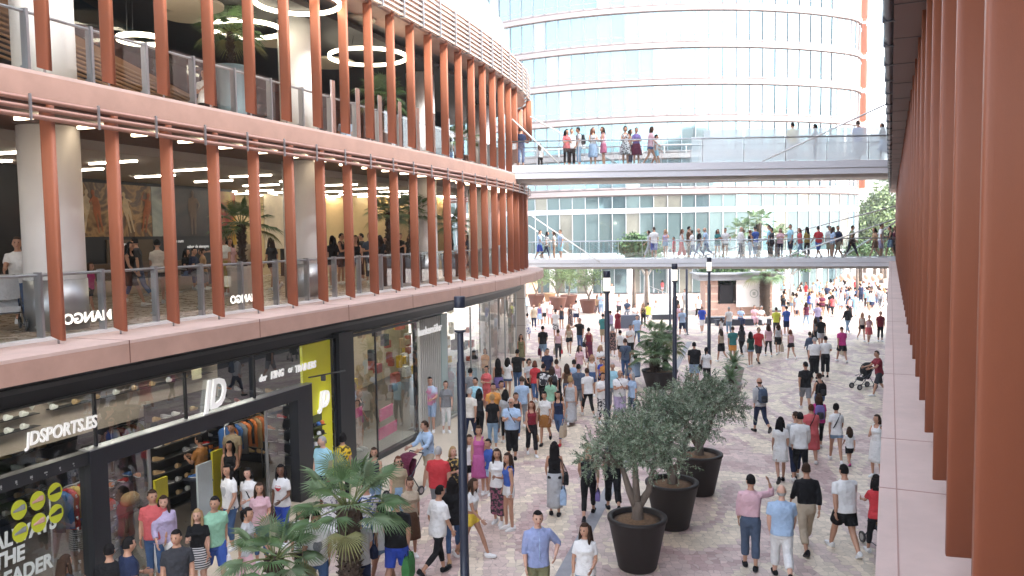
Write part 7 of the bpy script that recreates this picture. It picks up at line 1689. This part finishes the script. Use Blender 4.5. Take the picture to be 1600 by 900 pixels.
for i, (px, o, b, fac, pose, top, bot, hr, lb) in enumerate(((215, -5.6, 'm', 270, 'wa', 'tee charcoal', 'jns denim', 'short hblack', 'man in charcoal farther back beside the black wall block'), (290, -8.2, 'f', 60, 'si', 'tee black', 'jns denim', 'mid hblack', 'seated woman in black left of the seated man in navy'), (318, -8.0, 'f', 280, 'si', 'tee tan', 'jns black', 'bun hbrown', 'seated woman in tan right of the seated man in navy'), (425, -4.6, 'f', 250, 'wb', 'tee charcoal', 'hot black', 'long hbrown', 'woman in charcoal passing the pale gallery pot'), (548, -5.0, 'm', 160, 'st', 'tee black', 'jns black', 'short hblack', 'tall man in black deeper before the cream shop entrance'), (578, -3.4, 'm', 30, 'cr', 'tee slate', 'jns charcoal', 'short hblack', 'man in slate with folded arms before the cream shop'), (612, -6.2, 'f', 200, 'wa', 'tank charcoal', 'jns slate', 'mid hblack', 'woman in a charcoal vest deeper near the bushy gallery palm'), (500, -6.0, 'f', 330, 'st', 'tee wine', 'jns black', 'long hblack', 'woman in wine red right of the second gallery column'), (735, -2.6, 'm', 120, 'wa', 'tee navy', 'jns black', 'short hblack', 'man in navy toward the far end of the gallery'), (752, -2.8, 'f', 300, 'st', 'tee black', 'hot denim', 'mid hbrown', 'woman in black and denim toward the far end of the gallery'))):
    G(px, o, b, 1.68 if b == 'f' else 1.78, fac, pose, top, bot, hr, lb)
for i, (px, o, b, fac, pose, top, bot, hr, lb) in enumerate(((330, -3.2, 'f', 20, 'st', 'tee white', 'jns black', 'mid hblack', 'woman in white behind the upper gallery railing left of the vase'), (470, -4.2, 'm', 90, 'wa', 'tee charcoal', 'jns denim', 'short hblack', 'man in charcoal walking on the upper gallery'), (545, -3.0, 'm', 200, 'si', 'tee lblue', 'jns denim', 'short hbrown', 'seated man in pale blue at the upper gallery cafe'), (600, -3.2, 'f', 300, 'si', 'tee wine', 'jns black', 'long hbrown', 'seated woman in wine red at the upper gallery cafe'), (652, -2.6, 'f', 10, 'st', 'tee lgrey', 'jns navy', 'mid hblack', 'woman in pale grey standing at the upper gallery cafe'), (705, -2.4, 'm', 40, 'st', 'tee black', 'jns denim', 'short hblack', 'man in black far along the upper gallery'))):
    G(px, o, b, 1.68 if b == 'f' else 1.78, fac, pose, top, bot, hr, lb, z=9.078)
e = empty('gallery_bench', (0, 0, 0), 0, 'long pale seating bench along the black gallery wall', 'bench'); mb = MB(); LF.strip(mb, 8.5, 13.0, -9.1, -8.2, 4.757, 5.18); mb.build('seat', mat('beige_bench', (.36, .28, .19), .6), e); mb = MB(); LF.strip(mb, 8.5, 13.0, -9.3, -9.11, 4.757, 5.7); mb.build('backrest', mat('brown_bench_back', (.10, .06, .035), .6), e)
for i in range(4):
    q = LF.pt(9.3 + i * 1.1, -7.3, 4.757); e = empty('cafe_table', q, 0, 'small round dark table before the long pale gallery bench', 'table', 'round tables before the gallery bench'); mb = MB(); mb.lathe((0, 0, .70), [(.34, 0), (.34, .03)], 18); mb.build('table_top', M_dark, e); mb = MB(); mb.lathe((0, 0, 0), [(.2, 0), (.2, .02), (.03, .04), (.03, .7)], 12); mb.build('leg', M_stain, e)
for i, (px, py, b, h, fac, pose, top, bot, hr, lb) in enumerate(((405, 755, 'f', 1.64, 30, 'st', 'tee lpink', 'jns denim', 'mid hbrown', 'woman in pale pink between the low palm and the doorway'), (585, 700, 'f', 1.62, 350, 'st', 'tank charcoal', 'jns ldenim', 'bob hbrown', 'woman in a charcoal vest above the large palm'), (640, 748, 'f', 1.6, 20, 'st', 'tee beige', 'skirt brown', 'bun hbrown', 'woman in beige and brown right of the large palm'), (560, 800, 'm', 1.74, 200, 'wa', 'tee lgrey', 'jns navy', 'short hbrown', 'man in pale grey behind the trunk of the large palm'), (100, 870, 'f', 1.64, 170, 'st', 'tee charcoal', 'jns black', 'long hbrown', 'long haired woman before the left shop window'), (275, 830, 'm', 1.76, 30, 'st', 'tee charcoal', 'jns black', 'short hblack', 'man in charcoal behind the blonde woman'), (720, 560, 'f', 1.66, 20, 'st', 'tee white', 'jns ldenim', 'mid hbrown', 'woman in white beside the glass right of the teal pilaster'), (735, 575, 'm', 1.76, 200, 'wa', 'tee grey', 'jns navy', 'short hblack', 'man in grey walking along the glass shop'), (758, 545, 'f', 1.64, 340, 'st', 'tee orange', 'jns black', 'bob hblack', 'woman in orange just before the round column'), (790, 610, 'f', 1.64, 200, 'st', 'tee lgrey', 'leg black', 'mid hblack', 'woman in pale grey behind the man in sunglasses'), (815, 590, 'm', 1.76, 180, 'wa', 'tee lblue', 'jns grey', 'short hbrown', 'man in pale blue left of the red T-shirt'), (860, 590, 'f', 1.6, 190, 'wb', 'tee mint', 'hot white', 'pony hbrown', 'ponytailed girl in mint and white shorts'), (918, 575, 'm', 1.74, 185, 'wa', 'tee white', 'leg black', 'short hbrown', 'man in white and black right of the slate T-shirt'), (905, 540, 'f', 1.64, 20, 'wb', 'tee lpink', 'jns white', 'long hbrown', 'woman in pale pink and white trousers walking nearer'), (855, 545, 'm', 1.76, 10, 'wa', 'tee navy', 'ber beige', 'short hblack', 'man in navy and beige shorts walking nearer'), (925, 555, 'f', 1.62, 340, 'st', 'tank white', 'mini denim', 'mid hblond', 'blond woman in a white vest and denim skirt'))):
    P(px, py, b, h, fac, pose, top, bot, hr, lb)
# dressed dummies of the shop windows
P(14, 905, 'm', 1.80, 60, 'st', 'jacket yellow', 'trs offwhite', 'none x', 'bald dummy in a yellow jacket in the left shop window', name='mannequin', cat='mannequin', pos=LF.pt(-1.0, -1.2, .35), skin=0)
P(0, 0, 'f', 1.76, 95, 'st2', 'bra black', 'hot pink', 'none x', 'pale dummy in lingerie in the glass shop window', name='mannequin', cat='mannequin', pos=LF.pt(10.6, -.9, .16), skin=0)
P(0, 0, 'm', 1.74, 180, 'st', 'tee lblue', 'trs brown', 'short hblack', 'man in a pale blue top seen through the lingerie shop glass', pos=LF.pt(11.9, -1.9, .02))
P(0, 0, 'f', 1.70, 100, 'st', 'tee lilac', 'jns slate', 'long hblack', 'woman in lilac seen through the lingerie shop glass', pos=LF.pt(12.6, -2.3, .02))
# far crowd under the right half of the lower bridge
rc = random.Random(5)
FAR = []
for (x0, x1, y0, y1, n) in ((1224, 1300, 437, 462, 34), (1300, 1345, 433, 452, 22), (1345, 1392, 433, 455, 22)):
    k = 0; tries = 0
    while k < n and tries < 3000:
        tries += 1
        px, py = rc.uniform(x0, x1), rc.uniform(y0, y1); q = at(px, py, 1.68); q.z = 0
        if q.y > 96 or any((q - f[0]).length < .55 for f in FAR): continue
        FAR.append((q, px)); k += 1
tc_ = ['white'] * 14 + ['lblue'] * 8 + ['sky'] * 3 + ['lpink'] * 3 + ['navy'] * 3 + ['black'] * 3 + ['coral', 'red', 'lilac', 'beige', 'lgrey', 'royal', 'wine']
bc_ = ['denim', 'black', 'navy', 'ldenim', 'white', 'grey', 'khaki']
cnt = {}
pal = {'white': 'a white', 'lblue': 'a pale blue', 'sky': 'a turquoise', 'lpink': 'a pale pink', 'navy': 'a navy', 'black': 'a black', 'coral': 'a coral', 'red': 'a red', 'lilac': 'a lilac', 'beige': 'a beige', 'lgrey': 'a pale grey', 'royal': 'a bright blue', 'wine': 'a wine red'}
for q, px in FAR:
    b = rc.choice('mmffF'); pose = rc.choice(('st', 'wa', 'wb', 'st2', 'cr')); t = rc.choice(tc_); k = rc.choice(('jns', 'sho', 'jns')) if b == 'm' else rc.choice(('jns', 'hot', 'mini'))
    zone = 'left of the balloons' if px < 1300 else 'under the balloons' if px < 1345 else 'beside the right building'
    person(q, 0, b, rc.uniform(1.6, 1.82), rc.choice((0, 180, 180, 90, 270)), pose, ('tee', t), (k, rc.choice(bc_)), (rc.choice(('short', 'short', 'crew')) if b == 'm' else rc.choice(('mid', 'bun', 'long')), rc.choice(('hblack', 'hbrown', 'hbrown', 'hblond'))), 'distant person in %s top in the dense crowd %s' % (pal[t], zone), group='dense crowd under the lower bridge, %s tops %s' % (t, zone), skin=rc.choice((0, 1, 1, 2)))
# a looser scatter of distinct people in front of it
for i, (px, py, b, fac, pose, top, bot, hr, lb) in enumerate(((1227, 459, 'f', 20, 'si', 'tee lgrey', 'jns black', 'mid hblack', 'seated dark haired woman in grey right of the glass totem'), (1244, 459, 'm', 180, 'st', 'tee lgrey', 'jns navy', 'short hbrown', 'man in a grey T-shirt left of the yellow bib crowd'), (1268, 455, 'm', 180, 'wa', 'tee white', 'jns ldenim', 'short hblack', 'man in white and pale jeans in front of the dense crowd'), (1283, 458, 'f', 180, 'wb', 'tee pink', 'leg black', 'mid hbrown', 'woman in a pink patterned top and black leggings before the crowd'), (1291, 457, 'm', 180, 'wa', 'tee offwhite', 'jns black', 'short hblack', 'man in a cream shirt and black trousers before the crowd'), (1301, 461, 'f', 190, 'wb', 'tee coral', 'leg black', 'mid hblack', 'woman in a coral top and black leggings before the crowd'), (1314, 454, 'f', 180, 'st', 'tank lblue', 'flare lblue', 'bun hbrown', 'woman in a pale blue dress before the crowd'), (1328, 463, 'f', 180, 'wa', 'tank lpink', 'maxi black', 'bun hblack', 'woman in a pale top and long black skirt before the crowd'), (1337, 460, 'm', 180, 'wb', 'tee sky', 'jns sky', 'short hblack', 'man dressed in pale turquoise before the crowd'), (1354, 449, 'm', 180, 'st', 'tee sky', 'jns black', 'short hblack', 'man in pale turquoise and black trousers near the balloons'), (1385, 450, 'm', 200, 'wa', 'tee black', 'leg black', 'short hblack', 'person in black at the right rim of the crowd'), (1372, 447, 'f', 180, 'st', 'tee lpink', 'jns denim', 'mid hbrown', 'woman in a pale pink blouse under the right balloons'))):
    P(px, py, b, 1.66 if b == 'f' else 1.76, fac, pose, top, bot, hr, lb)
stroller(at(1372, 474), 200, 'small stroller at the right rim of the crowd', 'grey')

# figures printed on the gallery pictures
def printed(S, z, h, pose, m, rot, parent_name, o=-9.545, b='f', ht=0):
    par = bpy.data.objects[parent_name]
    me = body_mesh(b, pose, ht).copy(); k = h / 1.745
    me.transform(LF.mat(S, o, z) @ Matrix.Rotation(rot, 4, 'Z') @ Matrix.Diagonal((1, 1, .02, 1)) @ Matrix.Rotation(-PI / 2, 4, 'X') @ Matrix.Scale(k, 4))
    me.materials.clear(); me.materials.append(m)
    for p in me.polygons: p.material_index = 0
    obj('printed_figure', me, par)
am = [mat('amber_print', (.55, .26, .06), .6, var=.3, scale=4), mat('pale_print', (.60, .46, .28), .6, var=.3, scale=4), mat('rust_print', (.38, .11, .03), .6, var=.3, scale=4)]
PN = [o.name for o in bpy.data.objects if o.name.startswith('poster') and o.get('category') == 'poster']
PD = next(n for n in PN if 'dancers' in bpy.data.objects[n]['label'] and 'wide' in bpy.data.objects[n]['label']); PS = next(n for n in PN if 'sportswear' in bpy.data.objects[n]['label']); PP = next(n for n in PN if bpy.data.objects[n]['label'].startswith('dark portrait'))
for i, (S, pose, r) in enumerate(((8.3, 'hu', .1), (9.0, 'hd', -.15), (9.7, 'pt', .2), (10.4, 'wa', -.1), (11.0, 'hu', .25), (11.5, 'hd', -.2))): printed(S, 6.68, 1.35, pose, am[i % 3], r, PD)
printed(14.0, 5.7 + .9, 1.6, 'hp', mat('dim_print', (.16, .11, .08), .6, var=.3, scale=3), 0, PP, b='M')
printed(1.9, 5.2, 2.9, 'wb', mat('grey_skin_print', (.11, .085, .07), .6, var=.3, scale=3), 0, PS, -6.95, 'm')
printed(3.2, 5.4, 2.6, 'wa', mat('grey_cloth_print', (.05, .05, .052), .6, var=.3, scale=3), 0, PS, -6.95, 'm')
# ------------------------------------------------------------------ sky, sun, render
w = bpy.data.worlds.new("World"); sc.world = w; w.use_nodes = True
nt = w.node_tree; bg = nt.nodes['Background']; sk = nt.nodes.new('ShaderNodeTexSky'); sk.sky_type = 'NISHITA'; sk.sun_disc = False
SUN_EL, SUN_AZ = 40, 122          # azimuth from +Y towards +X
sk.sun_elevation = rad(SUN_EL); sk.sun_rotation = rad(SUN_AZ); sk.dust_density = 2.0; sk.air_density = 1.0; sk.ozone_density = 1.0
hs_ = nt.nodes.new('ShaderNodeHueSaturation'); hs_.inputs['Saturation'].default_value = .42; nt.links.new(sk.outputs[0], hs_.inputs['Color']); nt.links.new(hs_.outputs[0], bg.inputs[0]); bg.inputs[1].default_value = .15
sl = bpy.data.lights.new('sun', 'SUN'); sl.energy = 1.0; sl.angle = rad(12); sl.color = (1, .95, .86)
so = bpy.data.objects.new('sun', sl); COL.objects.link(so)
dv = Vector((math.sin(rad(SUN_AZ)) * math.cos(rad(SUN_EL)), math.cos(rad(SUN_AZ)) * math.cos(rad(SUN_EL)), math.sin(rad(SUN_EL))))
so.rotation_euler = dv.to_track_quat('Z', 'Y').to_euler()
sc.view_settings.view_transform = 'Standard'; sc.view_settings.look = 'None'; sc.view_settings.exposure = 2.85; sc.view_settings.gamma = 1
sc.render.engine = 'CYCLES'
cy = sc.cycles; cy.use_denoising = True; cy.max_bounces = 8; cy.transparent_max_bounces = 24; cy.diffuse_bounces = 4; cy.glossy_bounces = 4; cy.sample_clamp_indirect = 6; cy.caustics_reflective = False; cy.caustics_refractive = False

hz = bpy.data.materials.new('haze_air'); hz.use_nodes = True; hn = hz.node_tree; hn.nodes.remove(hn.nodes['Principled BSDF'])
pv = hn.nodes.new('ShaderNodeVolumePrincipled'); pv.inputs['Density'].default_value = .0008; pv.inputs['Color'].default_value = (.97, .97, 1, 1); pv.inputs['Anisotropy'].default_value = .2
hn.links.new(pv.outputs[0], hn.nodes['Material Output'].inputs['Volume'])
mb = MB(); mb.box((0, 300, 24), (2100, 2000, 52)); mb.build('haze', hz, kind='stuff')

if 'workbench' in bpy.data.scenes: bpy.data.scenes.remove(TS)
